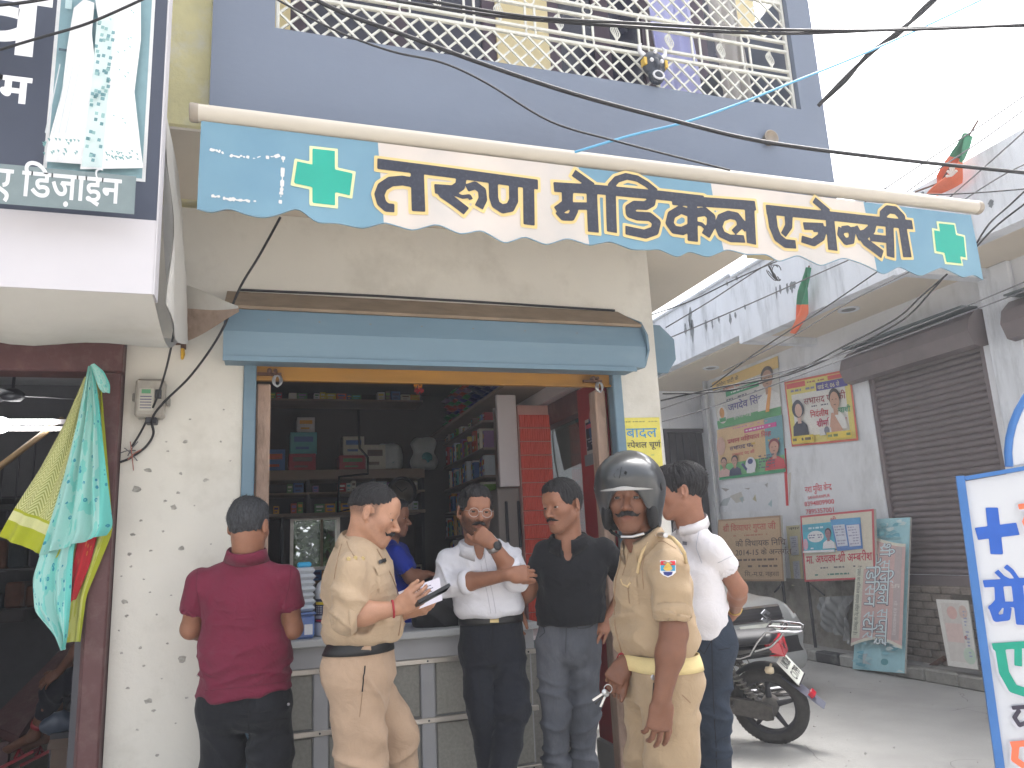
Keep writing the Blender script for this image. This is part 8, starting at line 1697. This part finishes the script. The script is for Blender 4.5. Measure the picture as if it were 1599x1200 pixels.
def wire(label, pts, rad, m=CABM, cat='wire', name='overhead_wire', group=None, sub=6):
    A = np.array([p if isinstance(p, np.ndarray) else P(*p) for p in pts]); n_ = len(A); tt = np.linspace(0, n_ - 1, (n_ - 1) * sub + 1); out = []
    for t in tt:   # smooth curve through the points
        i = min(int(t), n_ - 2); f = t - i; p0, p1, p2, p3 = A[max(i - 1, 0)], A[i], A[i + 1], A[min(i + 2, n_ - 1)]; out.append(.5 * ((2 * p1) + (-p0 + p2) * f + (2 * p0 - 5 * p1 + 4 * p2 - p3) * f * f + (-p0 + 3 * p1 - 3 * p2 + p3) * f ** 3))
    return tag(MB().tube(np.array(out), rad, 6).build(name, m), label, cat, group)
D1 = lambda u, v, y: tuple(onY(u, v, y))
def wy(pts): return [onY(u, v, y) for u, v, y in pts]
wire('black cable from behind the awning down to the meter on the white pier', wy([(438, 340, 3.3), (405, 400, 3.5), (375, 450, 3.58), (345, 520, 3.66), (300, 585, 3.92), (255, 630, 3.96), (238, 655, 3.98), (240, 678, 4.05), (228, 698, 4.06), (205, 715, 4.06), (188, 722, 4.06)]), .0062)
wire('thin dark cable dropping beside the cloth shop sign to the meter', wy([(262, 392, 3.5), (268, 440, 3.6), (275, 490, 3.75), (264, 560, 3.9), (246, 620, 3.96), (222, 672, 4.04), (206, 698, 4.06)]), .005)
for k, (a, b2) in enumerate((((195, 700), (215, 720)), ((200, 718), (222, 702)), ((188, 708), (212, 704)), ((204, 690), (209, 735)), ((216, 690), (200, 712)))): wire(('short grey wire end leaning left', 'pink copper wire end lying nearly level', 'grey wire end crossing the lower tangle', 'pink copper wire end hanging straight down', 'grey wire end leaning right')[k] + ' in the tangle under the meter', wy([(*a, 4.05), ((a[0] + b2[0]) / 2, (a[1] + b2[1]) / 2 - 2, 4.04), (*b2, 4.06)]), .0026, (CABG, M('copper_pink', (170, 110, 96), .6))[k % 2], group='wire ends under the meter')
# ---- overhead lines
wire('thick dark cable sagging across the slate parapet and on to the right', [(470, -12, 3.0), (540, 22, 3.0), (640, 58, 3.0), (760, 102, 3.0), (900, 148, 3.05), (1050, 188, 3.1), (1195, 222, 3.2), (1400, 249, 3.4), (1640, 274, 3.6)], .0085)
wire('thin dark wire drooping under the thick cable across the slate parapet', [(425, -5, 3.0), (520, 46, 3.0), (610, 80, 3.0), (690, 98, 3.0), (760, 130, 3.0), (860, 190, 3.05), (960, 220, 3.05), (1060, 246, 3.1), (1140, 266, 3.2)], .0042)
wire('upper of two parallel dark cables in front of the lattice railing', [(640, -4, 2.8), (820, 26, 2.8), (1000, 37, 2.8), (1150, 45, 2.9), (1300, 48, 3.0), (1450, 46, 3.1), (1640, 37, 3.2)], .0058)
wire('lower of two parallel dark cables in front of the lattice railing', [(620, 2, 2.82), (800, 28, 2.82), (1000, 43, 2.82), (1180, 52, 2.92), (1300, 51, 3.02), (1440, 44, 3.12), (1640, 40, 3.22)], .0058)
wire('twisted dark cable crossing the sky steeply above the awning end', [(1475, -14, 4.), (1440, 20, 4.), (1400, 52, 4.), (1360, 84, 4.1), (1320, 122, 4.2), (1278, 166, 4.3)], .011)
wire('second strand of the steep twisted cable in the sky', [(1472, -14, 4.), (1436, 18, 4.), (1402, 56, 4.), (1358, 82, 4.1), (1322, 126, 4.2), (1280, 164, 4.3)], .009)
wire('light blue cord rising from the awning tube to the upper right', [(898, 238, 3.2), (985, 212, 3.2), (1075, 190, 3.2), (1160, 160, 3.3), (1240, 128, 3.4), (1340, 88, 3.6), (1440, 44, 3.8), (1550, -8, 4.)], .0052, M('blue_cord', (96, 166, 206), .5, var=0))
wire('dark wire over the saree sign at the top left', [(-20, 84, 2.5), (60, 60, 2.5), (140, 36, 2.5), (235, -6, 2.5)], .0045)
wire('dark wire clipping the upper left corner of the picture', [(-20, 10, 2.4), (40, 4, 2.4), (110, -8, 2.4)], .005)
for k, pts in enumerate(([(1330, 330, 5.2), (1450, 250, 5.), (1530, 198, 4.9), (1640, 122, 4.8)], [(1400, 312, 5.), (1470, 262, 4.9), (1540, 215, 4.8), (1640, 142, 4.7)], [(1470, 320, 5.), (1530, 268, 4.9), (1640, 170, 4.7)], [(1500, 316, 5.), (1570, 272, 4.9), (1640, 240, 4.8)], [(1390, 300, 5.), (1450, 304, 5.), (1530, 301, 4.9), (1640, 292, 4.8)], [(1520, 390, 5.), (1545, 350, 4.9), (1580, 318, 4.9), (1640, 262, 4.7)], [(1518, 394, 5.), (1560, 350, 4.9), (1640, 290, 4.7)])): wire(('topmost thin wire slanting up to the right over the roof edge', 'thin wire slanting over the roof just under the topmost one', 'thin wire starting by the roof flag and slanting steeply right', 'thin pale wire crossing the fascia low at the right edge', 'nearly level dark wire across the fascia beside the roof flag', 'upper strand of two dark wires leaving the awning end', 'lower strand of two dark wires leaving the awning end')[k], pts, .006 if k > 4 else .0045, CABG if k < 4 else CABM, group='service wires over the side building')
for k, pts in enumerate(([(1018, 492, 6.), (1080, 470, 5.9), (1150, 436, 5.8), (1215, 408, 5.7), (1300, 380, 5.6)], [(1040, 512, 6.), (1110, 470, 5.9), (1190, 418, 5.8), (1260, 380, 5.7)], [(1046, 528, 6.), (1150, 484, 5.9), (1250, 440, 5.8), (1340, 400, 5.6)], [(1110, 605, 6.2), (1190, 545, 6.), (1290, 480, 5.8), (1370, 425, 5.6), (1420, 390, 5.5)], [(1130, 580, 6.2), (1230, 530, 6.), (1330, 470, 5.8), (1430, 420, 5.6), (1480, 392, 5.5)], [(1030, 640, 6.3), (1150, 600, 6.2), (1290, 562, 6.), (1430, 510, 5.8), (1530, 470, 5.6), (1640, 424, 5.4)], [(1035, 615, 6.3), (1140, 610, 6.2), (1240, 580, 6.1), (1320, 540, 6.), (1400, 498, 5.8), (1440, 462, 5.7), (1480, 428, 5.6)], [(1032, 626, 6.3), (1130, 604, 6.2), (1230, 586, 6.1), (1325, 546, 6.), (1410, 500, 5.8), (1455, 455, 5.7), (1475, 432, 5.6)], [(1030, 660, 6.3), (1100, 640, 6.2), (1240, 590, 6.), (1400, 530, 5.8), (1640, 440, 5.4)])): wire(('dark wire along the streaked fascia from the shutter box to the awning hem', 'grey wire crossing the dark fascia one near its left end', 'grey wire along the lower edge of the streaked fascia', 'dark wire under the fascia passing behind the small flag tip', 'grey wire under the soffit left of the big shutter', 'grey wire crossing the big brown shutter housing', 'upper of two dark wires rising in front of the shutter housing', 'lower of two dark wires rising in front of the shutter housing', 'lowest grey wire crossing the election posters')[k], pts, .007 if k in (6, 7) else .0048, CABM if k in (0, 3, 6, 7) else CABG, group='wires across the side building')
CL = P(1209, 424, 5.7); mb = MB()
for k in range(7): a_ = k * .9; mb.tube([CL + np.array([.04 * math.cos(a_ + t), .01 * k - .03, .05 * math.sin(a_ * .6 + t) - .04 * t / 6]) for t in np.linspace(0, 4.5, 12)], .0035, 5)
tag(mb.build('wire_coil', CABM), 'tangled coil of wire hanging on a line before the white fascia', 'wire')
# ================================================================ motorcycle by the corner
BK = thing('motorcycle', 'black motorcycle with chrome carrier and red tail lamp on its side stand', 'motorcycle', (3.1, 5.05, 0))
bf = dirn(-.86, .5); bs_ = np.cross(bf, (0, 0, 1.)); RW = onZ(1212, 1160, 0) + bf * .0
ln = math.radians(12); lat0 = np.array([bs_[0], bs_[1], 0.]); near = lat0 if lat0 @ (EYE - RW) > 0 else -lat0     # leans to the near side
bu = nrm(np.array([0, 0, 1.]) * math.cos(ln) + near * math.sin(ln)); bn = nrm(np.cross(bf, bu)); bn = bn if bn @ near > 0 else -bn
SCB = .9
def Bw(x, y, z): return RW + (bf * x + bn * y + bu * z) * SCB
def B(x, y, z): return Bw(x + .11 * min(1, max(0, (z - .28) / .3)) * min(1, max(0, (.9 - x) / .5)), y, z)       # x forward of the rear axle, y to the near side, z up
RB = M('tyre_rubber', (58, 56, 54), .85, var=.2, vscale=40, bump=.3, bscale=120); BLKP = mat('black_gloss_paint', (.012, .012, .014), .2, var=.1, coat=.5); BLKM = M('black_plastic', (30, 30, 33), .5, var=.1); CHR = mat('chrome', (.5, .5, .52), .2, 1., var=.04); ALLOY = M('dull_alloy', (120, 116, 110), .45, metal=.7, var=.2, vscale=30); DUSTM = M('dusty_engine', (88, 84, 80), .7, metal=.3, var=.3, vscale=25, bump=.3, bscale=60); SEATM = M('black_seat_vinyl', (36, 37, 42), .45, var=.08, bump=.15, bscale=150); REDL = mat('red_lens', (.5, .012, .03), .15, var=.1, coat=.4); GREYP = M('grey_mudflap', (96, 98, 112), .6, var=.1)
def bp_(n_, m_, f_, p_=None): mb = MB(); f_(mb); return mb.build(n_, m_, p_ or BK)
R_W = .29
def wheel(x, front=False):
    t_ = [Bw(x + (R_W - .045) * math.cos(a), 0, R_W + (R_W - .045) * math.sin(a)) for a in np.linspace(0, 2 * math.pi, 41)[:-1]]
    w_ = bp_('wheel', RB, lambda b: b.tube(t_, .046, 12, closed=True))
    bp_('rim', DKMETAL, lambda b: (b.tube([Bw(x + .205 * math.cos(a), .02, R_W + .205 * math.sin(a)) for a in np.linspace(0, 6.283, 37)[:-1]], .014, 6, closed=True), b.tube([Bw(x + .205 * math.cos(a), -.02, R_W + .205 * math.sin(a)) for a in np.linspace(0, 6.283, 37)[:-1]], .014, 6, closed=True)), w_)
    for k in range(5): a = k * 1.2566 + .35; bp_('spoke', DKMETAL, lambda b: b.tube([Bw(x + .05 * math.cos(a), .0, R_W + .05 * math.sin(a)), Bw(x + .2 * math.cos(a), 0, R_W + .2 * math.sin(a))], [.024, .014], 6), w_)
    bp_('hub', DUSTM, lambda b: b.revolve([(0, -.065), (.03, -.065), (.062, -.05), (.065, .05), (.03, .065), (0, .065)], Bw(x, 0, R_W), bn, 20), w_)
    mb = MB()
    for k in range(56):
        a = k * 6.283 / 56
        for e in (-1, 1): q = Bw(x + (R_W - .001) * math.cos(a + e * .03), e * .017, R_W + (R_W - .001) * math.sin(a + e * .03)); rd = nrm(q - Bw(x, e * .017, R_W)); mb.obox(q - rd * .001, rd, nrm(bn + e * np.cross(rd, bn) * .5), np.cross(rd, nrm(bn + e * np.cross(rd, bn) * .5)), .0012, .014, .006)
    o = mb.build('tread', RB, w_); o['kind'] = 'stuff'; return w_
wheel(0); wheel(1.26)
def fender(x, a0, a1, r_, w_, name, m_, n_=16): G = np.array([[Bw(x + (r_ - .02 * abs(s_) ** 2) * math.cos(a), s_ * w_, R_W + (r_ - .02 * abs(s_) ** 2) * math.sin(a)) for s_ in np.linspace(-1, 1, 7)] for a in np.linspace(a0, a1, n_)]); mb = MB().grid(G); mb.grid(G[::-1] + bu * .004); return mb.build(name, m_, BK)
fender(0, .55, 2.5, .335, .075, 'rear_fender', BLKM); fender(1.26, .4, 2.6, .325, .07, 'front_fender', BLKP)
mb = MB(); mb.prism([B(-.24, -.07, .53), B(-.24, .07, .53), B(-.42, .06, .31), B(-.42, -.06, .31)], nrm(bf + bu * .6) * .012); mb.build('mudflap', GREYP, BK)
q0, q1 = B(-.235, 0, .66), B(-.335, 0, .50); pu = nrm(q0 - q1); pn = nrm(np.cross(bn, pu)); pn = pn if pn @ (-bf) > 0 else -pn
PLT = bp_('number_plate', M('plate_white', (214, 216, 206), .5), lambda b: b.obox((q0 + q1) / 2 + pn * .012, bn, pu, pn, .105, .095, .003))
prr = nrm(np.cross(pu, pn)); pl = Plane((q0 + q1) / 2 + pn * .0165 - prr * .095 - pu * .085, prr, pu); pl.N = pn; pr = Print(pl, .0008); pr.text('UK08', .095, .1, .088, (30, 30, 34), .012, w=.15, align='c'); pr.text('C1799', .095, .015, .088, (30, 30, 34), .012, w=.165, align='c'); pr.build('plate_number', PLT)
bp_('plate_edge', CHR, lambda b: b.obox((q0 + q1) / 2 - pu * .1 + pn * .014, bn, pu, pn, .106, .004, .004), PLT)
bp_('reflector', REDL, lambda b: b.obox(B(-.375, 0, .40), bn, nrm(bu * .8 + bf * .6), nrm(-bf * .8 + bu * .6), .036, .018, .014))
TLP = bp_('tail_lamp', REDL, lambda b: b.prism([B(-.30, -.07, .70), B(-.30, .07, .70), B(-.285, .08, .80), B(-.26, .075, .83), B(-.26, -.075, .83), B(-.285, -.08, .80)], bf * .1)); bp_('lens_side', mat('pale_red_lens', (.62, .12, .13), .2, var=.1), lambda b: b.prism([B(-.295, .081, .715), B(-.2, .081, .735), B(-.2, .078, .815), B(-.275, .081, .805)], bn * .004), TLP)
for e in (-1, 1): bp_('indicator', M('amber_lens', (196, 180, 150), .3), lambda b: (b.revolve([(0, -.03), (.022, -.02), (.026, .01), (.02, .03), (0, .035)], B(-.19, e * .17, .63), -bf, 14), b.tube([B(-.19, e * .08, .64), B(-.19, e * .15, .63)], .009, 6)))
V, Q = sdf_mesh([seg(B(-.2, 0, .835), B(.16, 0, .80), (.115, .045), (.13, .05), bn, .03), seg(B(.16, 0, .80), B(.55, 0, .76), (.13, .055), (.09, .05), bn, .03)], .012); smobj('seat', V, Q, SEATM, BK)
V, Q = sdf_mesh([seg(B(-.24, 0, .745), B(.2, 0, .70), (.075, .05), (.12, .07), bn, .03), seg(B(.2, 0, .68), B(.45, 0, .62), (.12, .09), (.1, .12), bn, .03)], .012); smobj('tail_cowl', V, Q, BLKP, BK)
V, Q = sdf_mesh([seg(B(.55, 0, .80), B(.98, 0, .90), (.1, .07), (.15, .1), bn, .04), ell(B(.85, 0, .86), (.2, .14, .12), np.array([bf, bn, bu]), .04)], .014); smobj('fuel_tank', V, Q, BLKP, BK)
for e in (-1, 1):
    bp_('grab_rail', CHR, lambda b: b.tube([B(.17, e * .135, .70), B(.02, e * .14, .70), B(-.06, e * .145, .73), B(-.13, e * .145, .83), B(-.2, e * .13, .90), B(-.3, e * .115, .905), B(-.42, e * .1, .895), B(-.45, e * .06, .893)], .0085, 8)); bp_('grab_rail', CHR, lambda b: b.tube([B(-.1, e * .142, .76), B(-.22, e * .12, .79), B(-.3, e * .1, .86), B(-.33, e * .095, .9)], .0085, 8))
bp_('carrier', CHR, lambda b: (b.tube([B(-.45, .06, .893), B(-.455, 0, .893), B(-.45, -.06, .893)], .0085, 8),)); 
for y in (0.,): bp_('carrier_bar', CHR, lambda b: b.tube([B(-.2, y, .905), B(-.44, y, .898)], .007, 6))
for x in (-.3,): bp_('carrier_bar', CHR, lambda b: b.tube([B(x, -.11, .903), B(x, .11, .903)], .006, 6))
for e in (-1, 1):
    SH = bp_('shock_absorber', DUSTM, lambda b: b.tube([B(.02, e * .11, .34), B(.16, e * .12, .66)], .018, 8)); mb = MB(); hx_ = [lerp(B(.035, e * .11, .375), B(.145, e * .12, .62), t) + (bn * math.cos(t * 50) + nrm(np.cross(bn, B(.1, 0, .3) - B(0, 0, 0))) * math.sin(t * 50)) * .03 for t in np.linspace(0, 1, 90)]; mb.tube(hx_, .0065, 5); mb.build('spring', ALLOY, SH)
    bp_('swing_arm', BLKM, lambda b: b.tube([B(-.02, e * .1, R_W), B(.5, e * .1, .36)], .022, 8)); bp_('fork', ALLOY, lambda b: b.tube([B(1.26, e * .09, R_W), B(1.0, e * .09, .95)], .02, 8))
bp_('chain_case', DUSTM, lambda b: b.prism([B(-.05, .115, .24), B(-.07, .115, .33), B(.0, .115, .37), B(.45, .115, .42), B(.5, .115, .36), B(.45, .115, .30), B(.0, .115, .23)], bn * .03))
bp_('side_panel', BLKP, lambda b: b.prism([B(.14, .1, .56), B(.16, .1, .68), B(.42, .1, .66), B(.48, .1, .55), B(.3, .1, .47)], bn * .03)); bp_('side_panel', BLKP, lambda b: b.prism([B(.14, -.1, .56), B(.16, -.1, .68), B(.42, -.1, .66), B(.48, -.1, .55), B(.3, -.1, .47)], -bn * .03))
bp_('engine', DUSTM, lambda b: (b.obox(B(.62, 0, .38), bf, bn, bu, .15, .12, .1), b.obox(B(.7, 0, .55), nrm(bf + bu * .5), bn, nrm(bu - bf * .5), .07, .08, .11)))
for k in range(5): bp_('cooling_fin', ALLOY, lambda b: b.obox(B(.68 + k * .012, 0, .5 + k * .028), nrm(bf + bu * .5), bn, nrm(bu - bf * .5), .09, .1, .004))
bp_('crankcase_cover', ALLOY, lambda b: b.revolve([(0, .15), (.07, .148), (.085, .13), (.085, .1)], B(.6, 0, .36), bn, 20)); bp_('frame', BLKM, lambda b: (b.tube([B(.5, .07, .36), B(.45, .07, .62), B(.1, .08, .72)], .016, 8), b.tube([B(.5, -.07, .36), B(.45, -.07, .62), B(.1, -.08, .72)], .016, 8), b.tube([B(1.0, 0, .9), B(.85, 0, .5), B(.75, 0, .28)], .02, 8)))
bp_('exhaust', CHR, lambda b: b.tube([B(.8, -.1, .45), B(.75, -.14, .28), B(.4, -.16, .27), B(-.1, -.17, .33), B(-.25, -.17, .35)], [.018, .018, .03, .045, .04], 10)); sd1 = B(.42, .16, .3); sd2 = np.array([*(B(.36, .32, 0)[:2]), .012])
bp_('side_stand', BLKM, lambda b: (b.tube([sd1, sd2], .012, 8), b.obox(sd2 + [0, 0, .002], bf, bn, (0, 0, 1), .035, .02, .008))); bp_('saree_guard', ALLOY, lambda b: [b.tube([B(.02 + k * .05, -.115, .40), B(.04 + k * .05, -.115, .6)], .004, 5) for k in range(6)])['kind'] = 'stuff'
for e in (-1, 1): bp_('foot_peg', RB, lambda b: b.tube([B(.5, e * .12, .33), B(.5, e * .24, .33)], .013, 8)); bp_('foot_peg', RB, lambda b: b.tube([B(.22, e * .12, .36), B(.2, e * .23, .36)], .013, 8))
bp_('handlebar', BLKM, lambda b: b.tube([B(.9, .34, 1.0), B(.95, .2, 1.03), B(1.0, 0, .98), B(.95, -.2, 1.03), B(.9, -.34, 1.0)], .012, 8)); bp_('headlamp', CHR, lambda b: b.revolve([(.0, -.06), (.06, -.05), (.085, 0), (.085, .03), (0, .045)], B(1.14, 0, .88), bf, 18))
for e in (-1, 1): bp_('mirror', BLKM, lambda b: (b.tube([B(.93, e * .25, 1.03), B(.96, e * .3, 1.2)], .006, 6), b.revolve([(0, -.008), (.05, -.006), (.05, .004), (0, .006)], B(.96, e * .3, 1.22), bf, 14)))
# ================================================================ silver car in the lane
CR = thing('parked_car', 'silver hatchback parked nose out in the lane behind the motorcycle', 'car', P(1150, 1000, 7.6) * [1, 1, 0])
cf = dirn(.50, -.86); cl = np.cross((0, 0, 1.), cf); CO = P(1193, 957, 6.95); CO[2] = 0
def Cc(x, y, z): return CO + cf * x + cl * y + np.array([0, 0, z])     # x ahead of the grille, y to the car's left
SIL = mat('silver_paint', srgb((176, 178, 176)), .32, metal=.35, var=.03, coat=.4)
A_ = np.array([cf, cl, [0, 0, 1.]])
V, Q = sdf_mesh([seg(Cc(-.33, -.44, .5), Cc(-.33, .44, .5), .28, .28, None, .08), seg(Cc(-1.9, -.5, .62), Cc(-1.9, .5, .62), .38, .38, None, .2), seg(Cc(-3.2, -.5, .6), Cc(-3.2, .5, .6), .38, .38, None, .2), seg(Cc(-.45, -.5, .6), Cc(-1.25, -.52, .78), .2, .16, None, .15), seg(Cc(-.45, .5, .6), Cc(-1.25, .52, .78), .2, .16, None, .15), seg(Cc(-.4, 0, .68), Cc(-1.3, 0, .86), (.5, .12), (.55, .12), cl, .15), ell(Cc(-2.2, 0, 1.05), (1.25, .68, .46), A_, .12),
                 seg(Cc(-.18, -.48, .3), Cc(-.18, .48, .3), (.14, .16), None, (0, 0, 1), .05)] + [seg(Cc(x, e * .62, .3), Cc(x, e * 1.1, .3), .34, .34, None, .03, op='s') for x in (-.75, -3.05) for e in (-1, 1)], .024)
smobj('body', V, Q, SIL, CR)
def cpart(n_, m_, f_, p_=None): mb = MB(); f_(mb); return mb.build(n_, m_, p_ or CR)
bvh = BVHTree.FromPolygons(V.tolist(), Q.tolist())
def cpatch(n_, m_, pts, off=.008, p_=None, nu=10, nv=8):
    """a panel laid on the front of the car: four (left, up) corners pressed back onto the body"""
    q = [np.array(x, float) for x in pts]; G = np.zeros((nu, nv, 3))
    for i in range(nu):
        for j in range(nv):
            y, z = lerp(lerp(q[0], q[1], i / (nu - 1)), lerp(q[3], q[2], i / (nu - 1)), j / (nv - 1)); o_ = Cc(1., y, z); h_ = bvh.ray_cast(Vector(o_), Vector(-cf), 3.); G[i, j] = (np.array(h_[0]) if h_[0] is not None else Cc(-.1, y, z)) + cf * off
    mb = MB().grid(G); mb.grid(G[::-1] - cf * .01); return mb.build(n_, m_, p_ or CR)
GRL = cpatch('grille', BLKM, [(-.34, .66), (.34, .66), (.42, .755), (-.42, .755)], .006)
for z in (.685, .71): cpatch('grille_bar', DKMETAL, [(-.36, z), (.36, z), (.36, z + .008), (-.36, z + .008)], .014, GRL)
cpatch('grille_surround', CHR, [(-.42, .755), (.42, .755), (.43, .772), (-.43, .772)], .014, GRL); cpatch('grille_surround', CHR, [(-.34, .648), (.34, .648), (.35, .66), (-.35, .66)], .012, GRL)
lg = []
for pts in ([(-.055, .035), (0, .075), (.06, .03), (.035, .012), (0, .038), (-.03, .018)], [(.055, -.035), (0, -.075), (-.06, -.03), (-.035, -.012), (0, -.038), (.03, -.018)], [(-.055, .035), (-.03, .018), (.06, -.032), (.035, -.05)]): mb = MB(); mb.prism([Cc(.012, x, .705 + z * .8) for x, z in pts], cf * .012); mb.build('emblem', CHR, GRL)
for e in (-1, 1):
    HL = cpatch('headlamp', mat('headlamp_glass', (.75, .76, .74), .08, var=.1, coat=.5), [(e * .46, .64), (e * .7, .68), (e * .74, .86), (e * .5, .76)], .008); cpatch('reflector', CHR, [(e * .52, .68), (e * .62, .69), (e * .63, .76), (e * .53, .74)], .012, HL)
cpatch('lower_grille', BLKM, [(-.5, .36), (.5, .36), (.46, .5), (-.46, .5)], .006); cpatch('bumper_line', DKMETAL, [(-.66, .60), (.66, .60), (.66, .612), (-.66, .612)], .004); cpatch('number_plate', M('plate_white', (214, 216, 206), .5), [(-.25, .52), (.25, .52), (.25, .63), (-.25, .63)], .02)
mb = MB(); G = np.array([[Cc(-1.12 - .75 * t, y * (.62 - .07 * t), .93 + .47 * t) for t in np.linspace(0, 1, 6)] for y in np.linspace(-1, 1, 10)]); G = G + cf * .06 * (1 - np.linspace(-1, 1, 10)[:, None, None] ** 2); mb.grid(G); mb.build('windscreen', mat('tinted_glass', (.02, .025, .03), .05, var=0, coat=.5), CR)
for x in (-.75, -3.05):
    for e in (-1, 1):
        w_ = cpart('wheel', RB, lambda b: b.revolve([(.2, -.09), (.28, -.09), (.3, -.06), (.3, .06), (.28, .09), (.2, .09)], Cc(x, e * .68, .3), cl, 26)); cpart('rim', ALLOY, lambda b: b.revolve([(0, .06), (.06, .07), (.2, .075), (.205, .05), (.205, -.05), (0, -.05)], Cc(x, e * .68, .3), cl * e, 20), w_)
# ---------------------------------------------------------------- thin volume added over the scene to imitate milky lens glare
hm = bpy.data.materials.new('haze'); hm.use_nodes = True; hn = hm.node_tree; hn.nodes.remove(hn.nodes['Principled BSDF']); pv = hn.nodes.new('ShaderNodeVolumePrincipled'); pv.inputs['Density'].default_value = .0065; pv.inputs['Color'].default_value = (.92, .94, 1., 1); pv.inputs['Anisotropy'].default_value = .2
hn.links.new(pv.outputs[0], hn.nodes['Material Output'].inputs['Volume'])
hz_ = MB().box(-80, 80, -80, 100, -1.3, 7.).build('haze', hm); hz_['kind'] = 'stuff'
